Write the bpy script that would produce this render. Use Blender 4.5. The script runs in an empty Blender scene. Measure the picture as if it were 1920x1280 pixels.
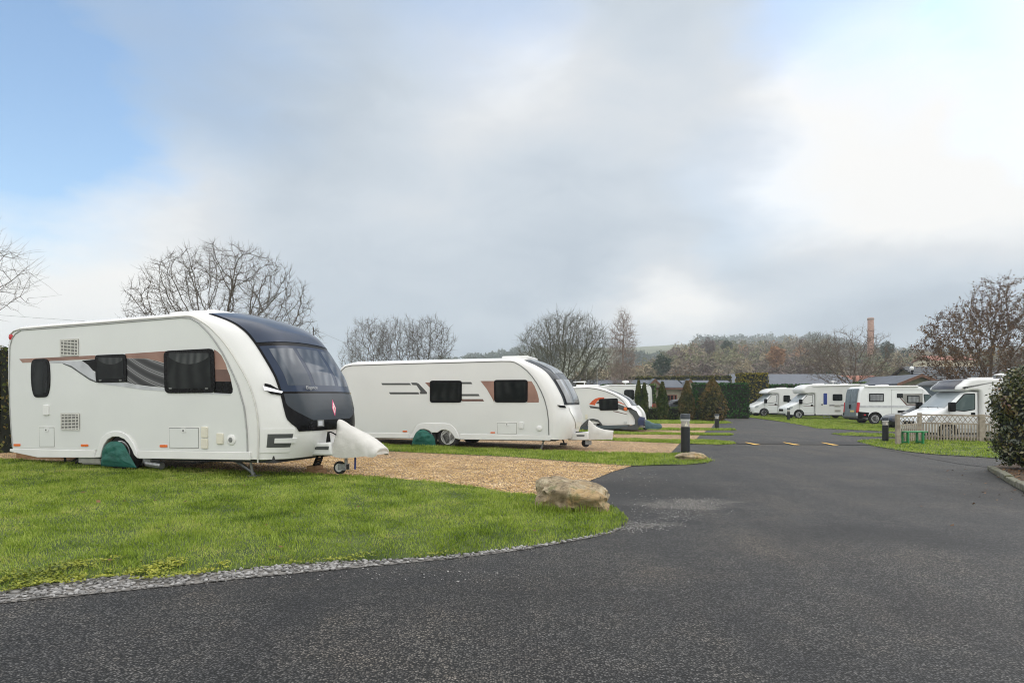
import bpy, bmesh, math, random
import numpy as np
from mathutils import Vector, Matrix
from mathutils.geometry import tessellate_polygon

scene = bpy.context.scene
COL = scene.collection
PI = math.pi
# ---------------------------------------------------------------- camera model
FPX, CX, HY, CZ = 1250.0, 960.0, 750.0, 1.4      # focal length, centre and horizon in photo pixels, eye height
GA, GB = -0.0175, 0.005                          # the site falls gently to the right and rises away


def G(x, y):
    return GA * x + GB * y


def gp(px, py, dz=0.0):
    """point of the sloping ground seen at a photo pixel"""
    u = (px - CX) / FPX
    v = (HY - py) / FPX
    d = (CZ - dz) / (GA * u + GB - v)
    return (u * d, d, CZ + v * d)


def at(px, py, d):
    return ((px - CX) / FPX * d, d, CZ + (HY - py) / FPX * d)


# ---------------------------------------------------------------- materials
def nodes_of(m):
    m.use_nodes = True
    nt = m.node_tree
    return nt, nt.nodes, nt.links, nt.nodes["Principled BSDF"]


def mat(name, col, rough=0.5, metal=0.0, var=0.0, vs=4.0, bump=0.0, bs=60.0, coat=0.0, col2=None, spec=0.5, detail=6, bdist=0.01, island=0.0):
    m = bpy.data.materials.new(name)
    nt, N, L, b = nodes_of(m)
    b.inputs["Roughness"].default_value = rough
    b.inputs["Metallic"].default_value = metal
    b.inputs["Coat Weight"].default_value = coat
    b.inputs["Coat Roughness"].default_value = 0.05
    b.inputs["Specular IOR Level"].default_value = spec
    c1 = (*col, 1)
    b.inputs["Base Color"].default_value = c1
    tc = N.new("ShaderNodeTexCoord")
    if var > 0 or col2 is not None:
        nz = N.new("ShaderNodeTexNoise")
        nz.inputs["Scale"].default_value = vs
        nz.inputs["Detail"].default_value = detail
        L.new(tc.outputs["Object"], nz.inputs["Vector"])
        rp = N.new("ShaderNodeValToRGB")
        rp.color_ramp.elements[0].position = 0.33
        rp.color_ramp.elements[1].position = 0.67
        c2 = col2 if col2 is not None else tuple(c * (1 + var) for c in col)
        ca = col if col2 is not None else tuple(c * (1 - var) for c in col)
        rp.color_ramp.elements[0].color = (*ca, 1)
        rp.color_ramp.elements[1].color = (*c2, 1)
        L.new(nz.outputs["Fac"], rp.inputs["Fac"])
        out = rp.outputs["Color"]
        if island > 0:
            out = _island(nt, out, island)
        L.new(out, b.inputs["Base Color"])
    elif island > 0:
        rgb = N.new("ShaderNodeRGB")
        rgb.outputs[0].default_value = c1
        L.new(_island(nt, rgb.outputs[0], island), b.inputs["Base Color"])
    if bump > 0:
        nb = N.new("ShaderNodeTexNoise")
        nb.inputs["Scale"].default_value = bs
        nb.inputs["Detail"].default_value = 4
        L.new(tc.outputs["Object"], nb.inputs["Vector"])
        bp = N.new("ShaderNodeBump")
        bp.inputs["Strength"].default_value = bump
        bp.inputs["Distance"].default_value = bdist
        L.new(nb.outputs["Fac"], bp.inputs["Height"])
        L.new(bp.outputs["Normal"], b.inputs["Normal"])
    return m


def _island(nt, col_out, amt):
    """every leaf, blade or twig its own shade"""
    N, L = nt.nodes, nt.links
    ge = N.new("ShaderNodeNewGeometry")
    mr = N.new("ShaderNodeMapRange")
    mr.inputs["To Min"].default_value = 1 - amt
    mr.inputs["To Max"].default_value = 1 + amt
    L.new(ge.outputs["Random Per Island"], mr.inputs["Value"])
    mx = N.new("ShaderNodeVectorMath")
    mx.operation = "SCALE"
    L.new(col_out, mx.inputs[0])
    L.new(mr.outputs[0], mx.inputs["Scale"])
    return mx.outputs[0]


def leaf_mat(name, cols, rough=0.55, trans=0.25, vs=0.6, spec=0.4, det=3, nr=0.5):
    """leaf colours picked per leaf along a ramp, shifted by broad patches"""
    m = bpy.data.materials.new(name)
    nt, N, L, b = nodes_of(m)
    ge = N.new("ShaderNodeNewGeometry")
    nz = N.new("ShaderNodeTexNoise")
    nz.inputs["Scale"].default_value = vs
    nz.inputs["Detail"].default_value = det
    nz.inputs["Roughness"].default_value = nr
    tc = N.new("ShaderNodeTexCoord")
    L.new(tc.outputs["Object"], nz.inputs["Vector"])
    ma = N.new("ShaderNodeMath")
    ma.operation = "MULTIPLY_ADD"
    ma.inputs[1].default_value = 0.45
    L.new(ge.outputs["Random Per Island"], ma.inputs[0])
    m2 = N.new("ShaderNodeMath")
    m2.operation = "MULTIPLY_ADD"
    m2.inputs[1].default_value = 1.7
    m2.inputs[2].default_value = -0.58
    L.new(nz.outputs["Fac"], m2.inputs[0])
    L.new(m2.outputs[0], ma.inputs[2])
    rp = N.new("ShaderNodeValToRGB")
    e = rp.color_ramp.elements
    while len(e) < len(cols):
        e.new(0.5)
    for i, c in enumerate(cols):
        e[i].position = 0.05 + 0.9 * i / (len(cols) - 1)
        e[i].color = (*c, 1)
    L.new(ma.outputs[0], rp.inputs["Fac"])
    L.new(rp.outputs["Color"], b.inputs["Base Color"])
    b.inputs["Roughness"].default_value = rough
    b.inputs["Specular IOR Level"].default_value = spec
    if trans > 0:
        tr = N.new("ShaderNodeBsdfTranslucent")
        L.new(rp.outputs["Color"], tr.inputs["Color"])
        mx = N.new("ShaderNodeMixShader")
        mx.inputs[0].default_value = trans
        out = N["Material Output"]
        L.new(b.outputs[0], mx.inputs[1])
        L.new(tr.outputs[0], mx.inputs[2])
        L.new(mx.outputs[0], out.inputs["Surface"])
    return m


def ramp(N, stops):
    rp = N.new("ShaderNodeValToRGB")
    e = rp.color_ramp.elements
    while len(e) < len(stops):
        e.new(0.5)
    for i, (p, c) in enumerate(stops):
        e[i].position = p
        e[i].color = (*c, 1) if len(c) == 3 else c
    return rp


def mixc(nt, fac, a, b, mode="MIX"):
    n = nt.nodes.new("ShaderNodeMix")
    n.data_type = "RGBA"
    n.blend_type = mode
    for sock, v in ((n.inputs[0], fac), (n.inputs[6], a), (n.inputs[7], b)):
        if isinstance(v, (int, float)):
            sock.default_value = v
        elif isinstance(v, tuple):
            sock.default_value = (*v, 1)
        else:
            nt.links.new(v, sock)
    return n.outputs[2]


def noise(nt, vec, scale, detail=4, rough=0.5, dist=0.0):
    n = nt.nodes.new("ShaderNodeTexNoise")
    n.inputs["Scale"].default_value = scale
    n.inputs["Detail"].default_value = detail
    n.inputs["Roughness"].default_value = rough
    n.inputs["Distortion"].default_value = dist
    nt.links.new(vec, n.inputs["Vector"])
    return n


def voro(nt, vec, scale, feature="F1"):
    n = nt.nodes.new("ShaderNodeTexVoronoi")
    n.feature = feature
    n.inputs["Scale"].default_value = scale
    nt.links.new(vec, n.inputs["Vector"])
    return n


def math_n(nt, op, a, b=0.0, c=0.0, clamp=False):
    n = nt.nodes.new("ShaderNodeMath")
    n.operation = op
    n.use_clamp = clamp
    for s, v in zip(n.inputs, (a, b, c)):
        if isinstance(v, (int, float)):
            s.default_value = v
        else:
            nt.links.new(v, s)
    return n.outputs[0]


def smooth(nt, v, lo, hi, tlo=0.0, thi=1.0):
    n = nt.nodes.new("ShaderNodeMapRange")
    n.interpolation_type = "SMOOTHSTEP"
    nt.links.new(v, n.inputs["Value"])
    n.inputs["From Min"].default_value = lo
    n.inputs["From Max"].default_value = hi
    n.inputs["To Min"].default_value = tlo
    n.inputs["To Max"].default_value = thi
    return n.outputs[0]


# ---------------------------------------------------------------- mesh helpers
class MB:
    """collects shapes, then links them as ONE mesh object"""

    def __init__(s):
        s.v, s.f, s.m = [], [], []

    def add(s, vs, fs, mi=0):
        o = len(s.v)
        s.v += [tuple(p) for p in vs]
        s.f += [tuple(i + o for i in f) for f in fs]
        s.m += [mi] * len(fs)
        return s

    def box(s, x0, x1, y0, y1, z0, z1, mi=0):
        vs = [(x, y, z) for x in (x0, x1) for y in (y0, y1) for z in (z0, z1)]
        return s.add(vs, [(0, 1, 3, 2), (4, 6, 7, 5), (0, 4, 5, 1), (2, 3, 7, 6), (0, 2, 6, 4), (1, 5, 7, 3)], mi)

    def prism(s, poly, y0, y1, mi=0):
        """polygon of (x, z) pulled from y0 to y1"""
        n = len(poly)
        vs = [(x, y0, z) for x, z in poly] + [(x, y1, z) for x, z in poly]
        fs = [tuple(range(n)), tuple(range(2 * n - 1, n - 1, -1))]
        fs += [(i, (i + 1) % n, n + (i + 1) % n, n + i) for i in range(n)]
        return s.add(vs, fs, mi)

    def slab(s, poly, z0, z1, mi=0):
        n = len(poly)
        vs = [(x, y, z0) for x, y in poly] + [(x, y, z1) for x, y in poly]
        fs = [tuple(range(n)), tuple(range(2 * n - 1, n - 1, -1))]
        fs += [(i, (i + 1) % n, n + (i + 1) % n, n + i) for i in range(n)]
        return s.add(vs, fs, mi)

    def tube(s, pts, r, k=8, mi=0):
        pts = [Vector(p) for p in pts]
        n = len(pts)
        rs = list(r) if isinstance(r, (list, tuple)) else [r] * n
        rings = []
        up = None
        for i, p in enumerate(pts):
            d = (pts[min(i + 1, n - 1)] - pts[max(i - 1, 0)]).normalized()
            if up is None:
                up = Vector((0, 0, 1)) if abs(d.z) < 0.9 else Vector((1, 0, 0))
            a = d.cross(up).normalized()
            b = a.cross(d).normalized()
            up = b
            rings.append([p + (a * math.cos(t) + b * math.sin(t)) * rs[i] for t in (2 * PI * j / k for j in range(k))])
        vs = [q for ring in rings for q in ring]
        fs = []
        for i in range(n - 1):
            for j in range(k):
                fs.append((i * k + j, i * k + (j + 1) % k, (i + 1) * k + (j + 1) % k, (i + 1) * k + j))
        fs += [tuple(range(k - 1, -1, -1)), tuple((n - 1) * k + j for j in range(k))]
        return s.add(vs, fs, mi)

    def lathe(s, prof, k=24, axis="z", c=(0, 0, 0), mi=0):
        """profile of (radius, height) turned about an axis through c"""
        n = len(prof)
        vs = []
        for r, h in prof:
            for j in range(k):
                t = 2 * PI * j / k
                a, b = r * math.cos(t), r * math.sin(t)
                p = {"z": (a, b, h), "y": (a, h, b), "x": (h, a, b)}[axis]
                vs.append((p[0] + c[0], p[1] + c[1], p[2] + c[2]))
        fs = [(i * k + j, i * k + (j + 1) % k, (i + 1) * k + (j + 1) % k, (i + 1) * k + j) for i in range(n - 1) for j in range(k)]
        if prof[0][0] > 1e-6:
            fs.append(tuple(range(k - 1, -1, -1)))
        if prof[-1][0] > 1e-6:
            fs.append(tuple((n - 1) * k + j for j in range(k)))
        return s.add(vs, fs, mi)

    def grid(s, rows, mi=0, closed=False):
        """rows of points joined into a sheet"""
        nr, nc = len(rows), len(rows[0])
        vs = [p for r in rows for p in r]
        fs = []
        for i in range(nr - 1):
            for j in range(nc if closed else nc - 1):
                fs.append((i * nc + j, i * nc + (j + 1) % nc, (i + 1) * nc + (j + 1) % nc, (i + 1) * nc + j))
        return s.add(vs, fs, mi)

    def build(s, name, mats, parent=None, smooth=35, bevel=0.0, recalc=True, weld=0.0):
        me = bpy.data.meshes.new(name)
        me.from_pydata(s.v, [], s.f)
        if not isinstance(mats, (list, tuple)):
            mats = [mats]
        for m in mats:
            me.materials.append(m)
        me.polygons.foreach_set("material_index", s.m)
        if recalc or weld:
            bm = bmesh.new()
            bm.from_mesh(me)
            if weld:
                bmesh.ops.remove_doubles(bm, verts=bm.verts, dist=weld)
            if recalc:
                bmesh.ops.recalc_face_normals(bm, faces=bm.faces)
            bm.to_mesh(me)
            bm.free()
        if smooth:
            me.polygons.foreach_set("use_smooth", [True] * len(me.polygons))
            me.set_sharp_from_angle(angle=math.radians(smooth))
        me.update()
        o = bpy.data.objects.new(name, me)
        COL.objects.link(o)
        if parent is not None:
            o.parent = parent
        if bevel:
            md = o.modifiers.new("bevel", "BEVEL")
            md.width = bevel
            md.segments = 2
            md.limit_method = "ANGLE"
            md.angle_limit = math.radians(40)
        return o


def arr_obj(name, verts, faces, mats, parent=None, mi=None, smooth_all=False):
    """big mesh straight from numpy arrays (faces: N x k)"""
    me = bpy.data.meshes.new(name)
    nv, nf, k = len(verts), len(faces), faces.shape[1]
    me.vertices.add(nv)
    me.vertices.foreach_set("co", np.ascontiguousarray(verts, dtype=np.float32).ravel())
    me.loops.add(nf * k)
    me.loops.foreach_set("vertex_index", np.ascontiguousarray(faces, dtype=np.int32).ravel())
    me.polygons.add(nf)
    me.polygons.foreach_set("loop_start", np.arange(0, nf * k, k, dtype=np.int32))
    me.polygons.foreach_set("loop_total", np.full(nf, k, dtype=np.int32))
    for m in (mats if isinstance(mats, (list, tuple)) else [mats]):
        me.materials.append(m)
    if mi is not None:
        me.polygons.foreach_set("material_index", np.asarray(mi, dtype=np.int32))
    if smooth_all:
        me.polygons.foreach_set("use_smooth", np.ones(nf, dtype=bool))
    me.update(calc_edges=True)
    o = bpy.data.objects.new(name, me)
    COL.objects.link(o)
    if parent is not None:
        o.parent = parent
    return o


def tag(o, label, cat, group=None, kind=None):
    if label:
        o["label"] = label
    if cat:
        o["category"] = cat
    if group:
        o["group"] = group
    if kind:
        o["kind"] = kind
    return o


def setting(o, kind="structure", label=None):
    o["kind"] = kind
    if label:
        o["label"] = label
    return o


def empty(name, loc, rz, label, cat, group=None):
    o = bpy.data.objects.new(name, None)
    COL.objects.link(o)
    o.location = loc
    o.rotation_euler = (0, 0, rz)
    o.empty_display_size = 0.2
    return tag(o, label, cat, group)


class Frame:
    """a thing's own axes: x forward, y across, z up; reads photo pixels on a plane y = const"""

    def __init__(s, loc, rz):
        s.o = Vector(loc)
        s.rz = rz
        s.ex = Vector((math.cos(rz), math.sin(rz), 0))
        s.ey = Vector((-math.sin(rz), math.cos(rz), 0))

    def side(s, px, py, yo=0.0):
        r = Vector(((px - CX) / FPX, 1.0, (HY - py) / FPX))
        c = Vector((0, 0, CZ))
        t = ((s.o - c).dot(s.ey) + yo) / r.dot(s.ey)
        p = c + r * t - s.o
        return (p.dot(s.ex), p.z)

    def poly(s, pts, yo=0.0):
        return [s.side(x, y, yo) for x, y in pts]

    def world(s, p):
        return s.o + s.ex * p[0] + s.ey * p[1] + Vector((0, 0, p[2]))

    def px(s, p):
        w = s.world(p)
        return (CX + FPX * w.x / w.y, HY - FPX * (w.z - CZ) / w.y)


def rrect(x0, x1, z0, z1, r, n=5):
    out = []
    for cx, cz, a0 in ((x1 - r, z1 - r, 0), (x0 + r, z1 - r, 90), (x0 + r, z0 + r, 180), (x1 - r, z0 + r, 270)):
        for i in range(n + 1):
            a = math.radians(a0 + 90 * i / n)
            out.append((cx + r * math.cos(a), cz + r * math.sin(a)))
    return out


def rpoly(pts, r, n=4):
    """polygon with rounded corners"""
    out = []
    m = len(pts)
    for i in range(m):
        p, a, b = Vector(pts[i]), Vector(pts[i - 1]), Vector(pts[(i + 1) % m])
        la, lb = (a - p).length, (b - p).length
        q = min(r, la * 0.45, lb * 0.45)
        s, e = p + (a - p).normalized() * q, p + (b - p).normalized() * q
        for k in range(n + 1):
            t = k / n
            out.append(tuple(s * (1 - t) ** 2 + p * 2 * t * (1 - t) + e * t * t))
    return out


def inset(pts, d):
    """polygon moved d inward (towards its centroid along bisectors)"""
    m = len(pts)
    area = sum(pts[i - 1][0] * pts[i][1] - pts[i][0] * pts[i - 1][1] for i in range(m))
    sg = 1 if area > 0 else -1
    out = []
    for i in range(m):
        p, a, b = Vector(pts[i]), Vector(pts[i - 1]), Vector(pts[(i + 1) % m])
        e1, e2 = (p - a).normalized(), (b - p).normalized()
        n = Vector((-(e1.y + e2.y), e1.x + e2.x)) * sg
        if n.length < 1e-6:
            n = Vector((-e1.y, e1.x)) * sg
        out.append(tuple(p + n.normalized() * d))
    return out


def spline(pts, n=8):
    """Catmull-Rom through points"""
    out = []
    P = [pts[0]] + list(pts) + [pts[-1]]
    for i in range(1, len(P) - 2):
        p0, p1, p2, p3 = (np.array(P[i + k], float) for k in (-1, 0, 1, 2))
        for k in range(n):
            t = k / n
            out.append(tuple(0.5 * (2 * p1 + (p2 - p0) * t + (2 * p0 - 5 * p1 + 4 * p2 - p3) * t * t + (3 * p1 - p0 - 3 * p2 + p3) * t ** 3)))
    out.append(tuple(pts[-1]))
    return out


def shell(prof, W, y0=0.0, r=0.05, off=None, ns=14, na=5, bottom=None, bottom_far=None, mi=0, crown=0.0):
    """vehicle body: side profile carried across its width, corners rounded with radius r; off(q, i) pushes the front forward"""
    n = len(prof)
    P = np.array(prof, float)
    nrm = np.zeros_like(P)
    for i in range(n):
        d = P[min(i + 1, n - 1)] - P[max(i - 1, 0)]
        d /= max(np.linalg.norm(d), 1e-9)
        nrm[i] = (d[1], -d[0])
    s0 = 1 - r / (W / 2)
    qs = [(-(s0 + (1 - s0) * math.sin(a)), r * (1 - math.cos(a))) for a in (PI / 2 * k / na for k in range(na, 0, -1))]
    qs += [(q, 0.0) for q in np.linspace(-s0, s0, ns)]
    qs += [(-q, i) for q, i in reversed(qs[:na])]
    mb = MB()
    rows = []
    for q, ins in qs:
        row = []
        for i in range(n):
            x, z = P[i] + nrm[i] * ins
            if off:
                x += off(q, i)
            row.append((x, y0 + W / 2 * (1 + q), z + crown * (1 - q * q) * min(1, max(0, (-nrm[i][1] - 0.25) / 0.6))))
        rows.append(row)
    mb.grid(rows, mi)
    for row, bt in ((rows[0], bottom), (rows[-1], bottom_far if bottom_far is not None else bottom)):
        y = row[0][1]
        pts = list(row) + [(x, y, z) for x, z in (bt or [])]
        mb.add(pts, [tuple(range(len(pts)))], mi)
    mb.rows = rows
    mb.prof = P
    mb.qs = [q for q, _ in qs]
    return mb


def add_wheel(parent, x, y, z, R, w, out, tyre, rim, spokes=10, dark=None, hub=None):
    """wheel at its centre; out = +1/-1 is the outer side in y. The tyre is the part, the rim its sub-part"""
    mb = MB()
    prof = [(R * 0.62, -w / 2), (R * 0.9, -w / 2), (R * 0.98, -w * 0.36), (R, 0), (R * 0.98, w * 0.36), (R * 0.9, w / 2), (R * 0.62, w / 2)]
    mb.lathe(prof, 28, "y", (x, y, z))
    t = mb.build("wheel", tyre, parent)
    rb = MB()
    yo = y + out * w * 0.42
    rb.lathe([(R * 0.66, out * w * 0.08), (R * 0.62, out * w * 0.09), (R * 0.56, -out * w * 0.1)], 28, "y", (x, yo, z))
    rb.lathe([(0.001, -out * w * 0.25), (R * 0.6, -out * w * 0.25)], 28, "y", (x, yo, z), 1)
    for k in range(spokes):
        a = 2 * PI * k / spokes
        ca, sa = math.cos(a), math.sin(a)
        wd = R * 0.62 * 0.40 * 5 / max(spokes, 5)
        p = [(R * 0.1, -wd * 0.8), (R * 0.6, -wd * 0.55), (R * 0.6, wd * 0.55), (R * 0.1, wd * 0.8)]
        rb.prism([(x + u * ca - v * sa, z + u * sa + v * ca) for u, v in p], yo - out * w * 0.12, yo + out * w * 0.03)
    rb.lathe([(R * 0.16, -out * w * 0.1), (R * 0.15, out * w * 0.06), (0.001, out * w * 0.07)], 16, "y", (x, yo, z))
    rb.build("rim", [rim, dark or tyre], t)
    return t


def fill_ring(name, poly3, m, z_off=0.0):
    """flat ground patch from a list of (x, y) with the site's slope"""
    tri = tessellate_polygon([[Vector((p[0], p[1], 0)) for p in poly3]])
    vs = [(p[0], p[1], G(p[0], p[1]) + z_off) for p in poly3]
    me = bpy.data.meshes.new(name)
    me.from_pydata(vs, [], [tuple(t) for t in tri])
    me.materials.append(m)
    bm = bmesh.new()
    bm.from_mesh(me)
    bmesh.ops.recalc_face_normals(bm, faces=bm.faces)
    for f in bm.faces:
        if f.normal.z < 0:
            f.normal_flip()
    bm.to_mesh(me)
    bm.free()
    o = bpy.data.objects.new(name, me)
    COL.objects.link(o)
    return o


def in_poly(x, y, poly):
    px = np.array([p[0] for p in poly])
    py = np.array([p[1] for p in poly])
    inside = np.zeros(len(x), bool)
    j = len(px) - 1
    for i in range(len(px)):
        c = ((py[i] > y) != (py[j] > y)) & (x < (px[j] - px[i]) * (y - py[i]) / (py[j] - py[i] + 1e-12) + px[i])
        inside ^= c
        j = i
    return inside


def wob(seed, x, y, s=1.0):
    """cheap smooth 2-D noise in -1..1"""
    r = np.random.RandomState(seed)
    v = 0
    for k in range(6):
        a, b, c = r.uniform(-1, 1, 3)
        v = v + np.sin((x * a * 2 + y * b * 2) / s * (1 + 0.6 * k) + c * 9) / (1 + 0.5 * k)
    return v / 2.6
# ---------------------------------------------------------------- camera
cam = bpy.data.cameras.new("camera")
cam.sensor_width = 36
cam.lens = 36 * FPX / 1920
cam.shift_y = (HY - 640) / 1920
cam.clip_end = 6000
cam.clip_start = 0.05
co = bpy.data.objects.new("camera", cam)
co.location = (0, 0, CZ)
co.rotation_euler = (PI / 2, 0, 0)
COL.objects.link(co)
scene.camera = co
scene.view_settings.view_transform = "Standard"
scene.view_settings.look = "None"
scene.view_settings.gamma = 1
scene.view_settings.exposure = EXPOSURE = 0.0
scene.render.engine = "CYCLES"
scene.cycles.use_denoising = True
scene.cycles.filter_width = 1.05
scene.cycles.max_bounces = 8
scene.cycles.volume_bounces = 1
scene.cycles.transparent_max_bounces = 8
scene.cycles.sample_clamp_indirect = 6

# ---------------------------------------------------------------- sky
SUN_AZ, SUN_EL = math.radians(62), math.radians(34)   # azimuth clockwise from straight ahead
world = bpy.data.worlds.new("World")
scene.world = world
world.use_nodes = True
nt = world.node_tree
N, L = nt.nodes, nt.links
bg = N["Background"]
bg.inputs["Strength"].default_value = 0.1
sky = N.new("ShaderNodeTexSky")
sky.sky_type = "NISHITA"
sky.sun_disc = False
sky.sun_elevation = SUN_EL
sky.sun_rotation = SUN_AZ
sky.air_density = 1.0
sky.dust_density = 0.6
tc = N.new("ShaderNodeTexCoord")
D = tc.outputs["Generated"]
sep = N.new("ShaderNodeSeparateXYZ")
L.new(D, sep.inputs[0])
mp = N.new("ShaderNodeMapping")
mp.inputs["Scale"].default_value = (1, 1, 2.2)
L.new(D, mp.inputs["Vector"])
warp = noise(nt, mp.outputs[0], 2.6, 6, 0.55)
wv = N.new("ShaderNodeVectorMath")
wv.operation = "MULTIPLY_ADD"
L.new(warp.outputs["Color"], wv.inputs[0])
wv.inputs[1].default_value = (0.30, 0.30, 0.18)
wv.inputs[2].default_value = (-0.15, -0.15, -0.09)
add = N.new("ShaderNodeVectorMath")
L.new(D, add.inputs[0])
L.new(wv.outputs[0], add.inputs[1])
DW = add.outputs[0]


def blob(px, py, rpx, amt, sharp=0.25, squash=1.0):
    """a soft patch of sky round one direction"""
    d = Vector(((px - CX) / FPX, 1, (HY - py) / FPX)).normalized()
    vm = N.new("ShaderNodeVectorMath")
    vm.operation = "SUBTRACT"
    L.new(DW, vm.inputs[0])
    vm.inputs[1].default_value = d
    sc = N.new("ShaderNodeVectorMath")
    sc.operation = "MULTIPLY"
    L.new(vm.outputs[0], sc.inputs[0])
    sc.inputs[1].default_value = (1, 1, squash)
    ln = N.new("ShaderNodeVectorMath")
    ln.operation = "LENGTH"
    L.new(sc.outputs[0], ln.inputs[0])
    r = rpx / FPX
    return smooth(nt, ln.outputs["Value"], r * sharp, r, amt, 0.0)


def total(items):
    acc = items[0]
    for it in items[1:]:
        acc = math_n(nt, "ADD", acc, it)
    return acc


blue = total([blob(20, 235, 265, 1.0, 0.4, 1.25), blob(-60, 90, 220, 0.75, 0.3), blob(1985, 40, 190, 1.2, 0.35), blob(1640, -70, 240, 0.55, 0.3),
              blob(870, -50, 260, 0.45), blob(230, -70, 380, 0.6), blob(1410, 370, 160, 0.12)])
light = total([blob(40, 485, 430, 1.15, 0.4, 1.2), blob(1790, 260, 370, 1.3, 0.35, 1.3), blob(1290, 110, 380, 0.34), blob(930, 140, 250, 0.55, 0.15, 1.3),
               blob(1255, 535, 190, 0.65, 0.1, 1.6), blob(1240, 600, 420, 0.85, 0.2, 4.5), blob(620, 500, 300, 0.12)])
dark = total([blob(420, 210, 480, 0.55, 0.1), blob(1150, 470, 380, 0.40, 0.1, 1.3), blob(1750, 505, 340, 0.6, 0.15, 1.8), blob(830, 600, 480, 0.35, 0.1, 2.2),
              blob(1350, 660, 800, 0.5, 0.2, 8.0), blob(1280, -40, 330, 0.35, 0.2, 1.3), blob(500, 655, 700, 0.2, 0.2, 6.0)])
fine = noise(nt, mp.outputs[0], 7.0, 7, 0.55, 0.6)
fn = math_n(nt, "MULTIPLY_ADD", fine.outputs["Fac"], 0.65, -0.325)
big = noise(nt, mp.outputs[0], 1.7, 4, 0.5)
bn = math_n(nt, "MULTIPLY_ADD", big.outputs["Fac"], 0.7, -0.35)
tone = math_n(nt, "ADD", math_n(nt, "SUBTRACT", light, dark), math_n(nt, "ADD", fn, bn))
tone = math_n(nt, "MULTIPLY_ADD", tone, 0.5, 0.5, clamp=True)
rp = ramp(N, [(0.0, (0.36, 0.43, 0.52)), (0.3, (0.51, 0.585, 0.67)), (0.5, (0.63, 0.695, 0.765)), (0.72, (0.75, 0.78, 0.815)), (0.9, (0.92, 0.93, 0.935)), (1.0, (1.0, 0.99, 0.97))])
L.new(tone, rp.inputs["Fac"])
# extra sky brightness added overhead and behind the viewer to light the scene
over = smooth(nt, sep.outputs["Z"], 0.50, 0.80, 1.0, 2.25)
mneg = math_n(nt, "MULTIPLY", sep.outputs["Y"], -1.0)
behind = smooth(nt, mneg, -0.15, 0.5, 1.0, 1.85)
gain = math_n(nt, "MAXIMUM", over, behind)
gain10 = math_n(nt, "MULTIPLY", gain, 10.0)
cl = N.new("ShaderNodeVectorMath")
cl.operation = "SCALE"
thin = smooth(nt, gain, 1.0, 1.8)  # neutral tint where the unseen sky is brightened
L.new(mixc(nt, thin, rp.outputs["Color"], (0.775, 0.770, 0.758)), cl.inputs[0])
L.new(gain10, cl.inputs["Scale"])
bmask = math_n(nt, "MULTIPLY", blue, math_n(nt, "MULTIPLY_ADD", fine.outputs["Fac"], 1.0, 0.5), clamp=True)
skl = N.new("ShaderNodeVectorMath")
skl.operation = "MULTIPLY"
L.new(sky.outputs["Color"], skl.inputs[0])
skl.inputs[1].default_value = (2.05, 2.25, 2.3)
SKYGAIN = skl
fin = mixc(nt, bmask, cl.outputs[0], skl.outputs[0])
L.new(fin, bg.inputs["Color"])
world.cycles.sampling_method = "MANUAL"
world.cycles.sample_map_resolution = 1024

sun = bpy.data.lights.new("sun", "SUN")
sun.energy = 1.4
sun.angle = math.radians(48)
sun.color = (1.0, 0.965, 0.92)
so = bpy.data.objects.new("sun", sun)
sd = Vector((math.sin(SUN_AZ) * math.cos(SUN_EL), math.cos(SUN_AZ) * math.cos(SUN_EL), math.sin(SUN_EL)))
so.rotation_euler = (-sd).to_track_quat("-Z", "Y").to_euler()
so.location = (20, -10, 40)
COL.objects.link(so)

# ---------------------------------------------------------------- ground materials


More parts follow.
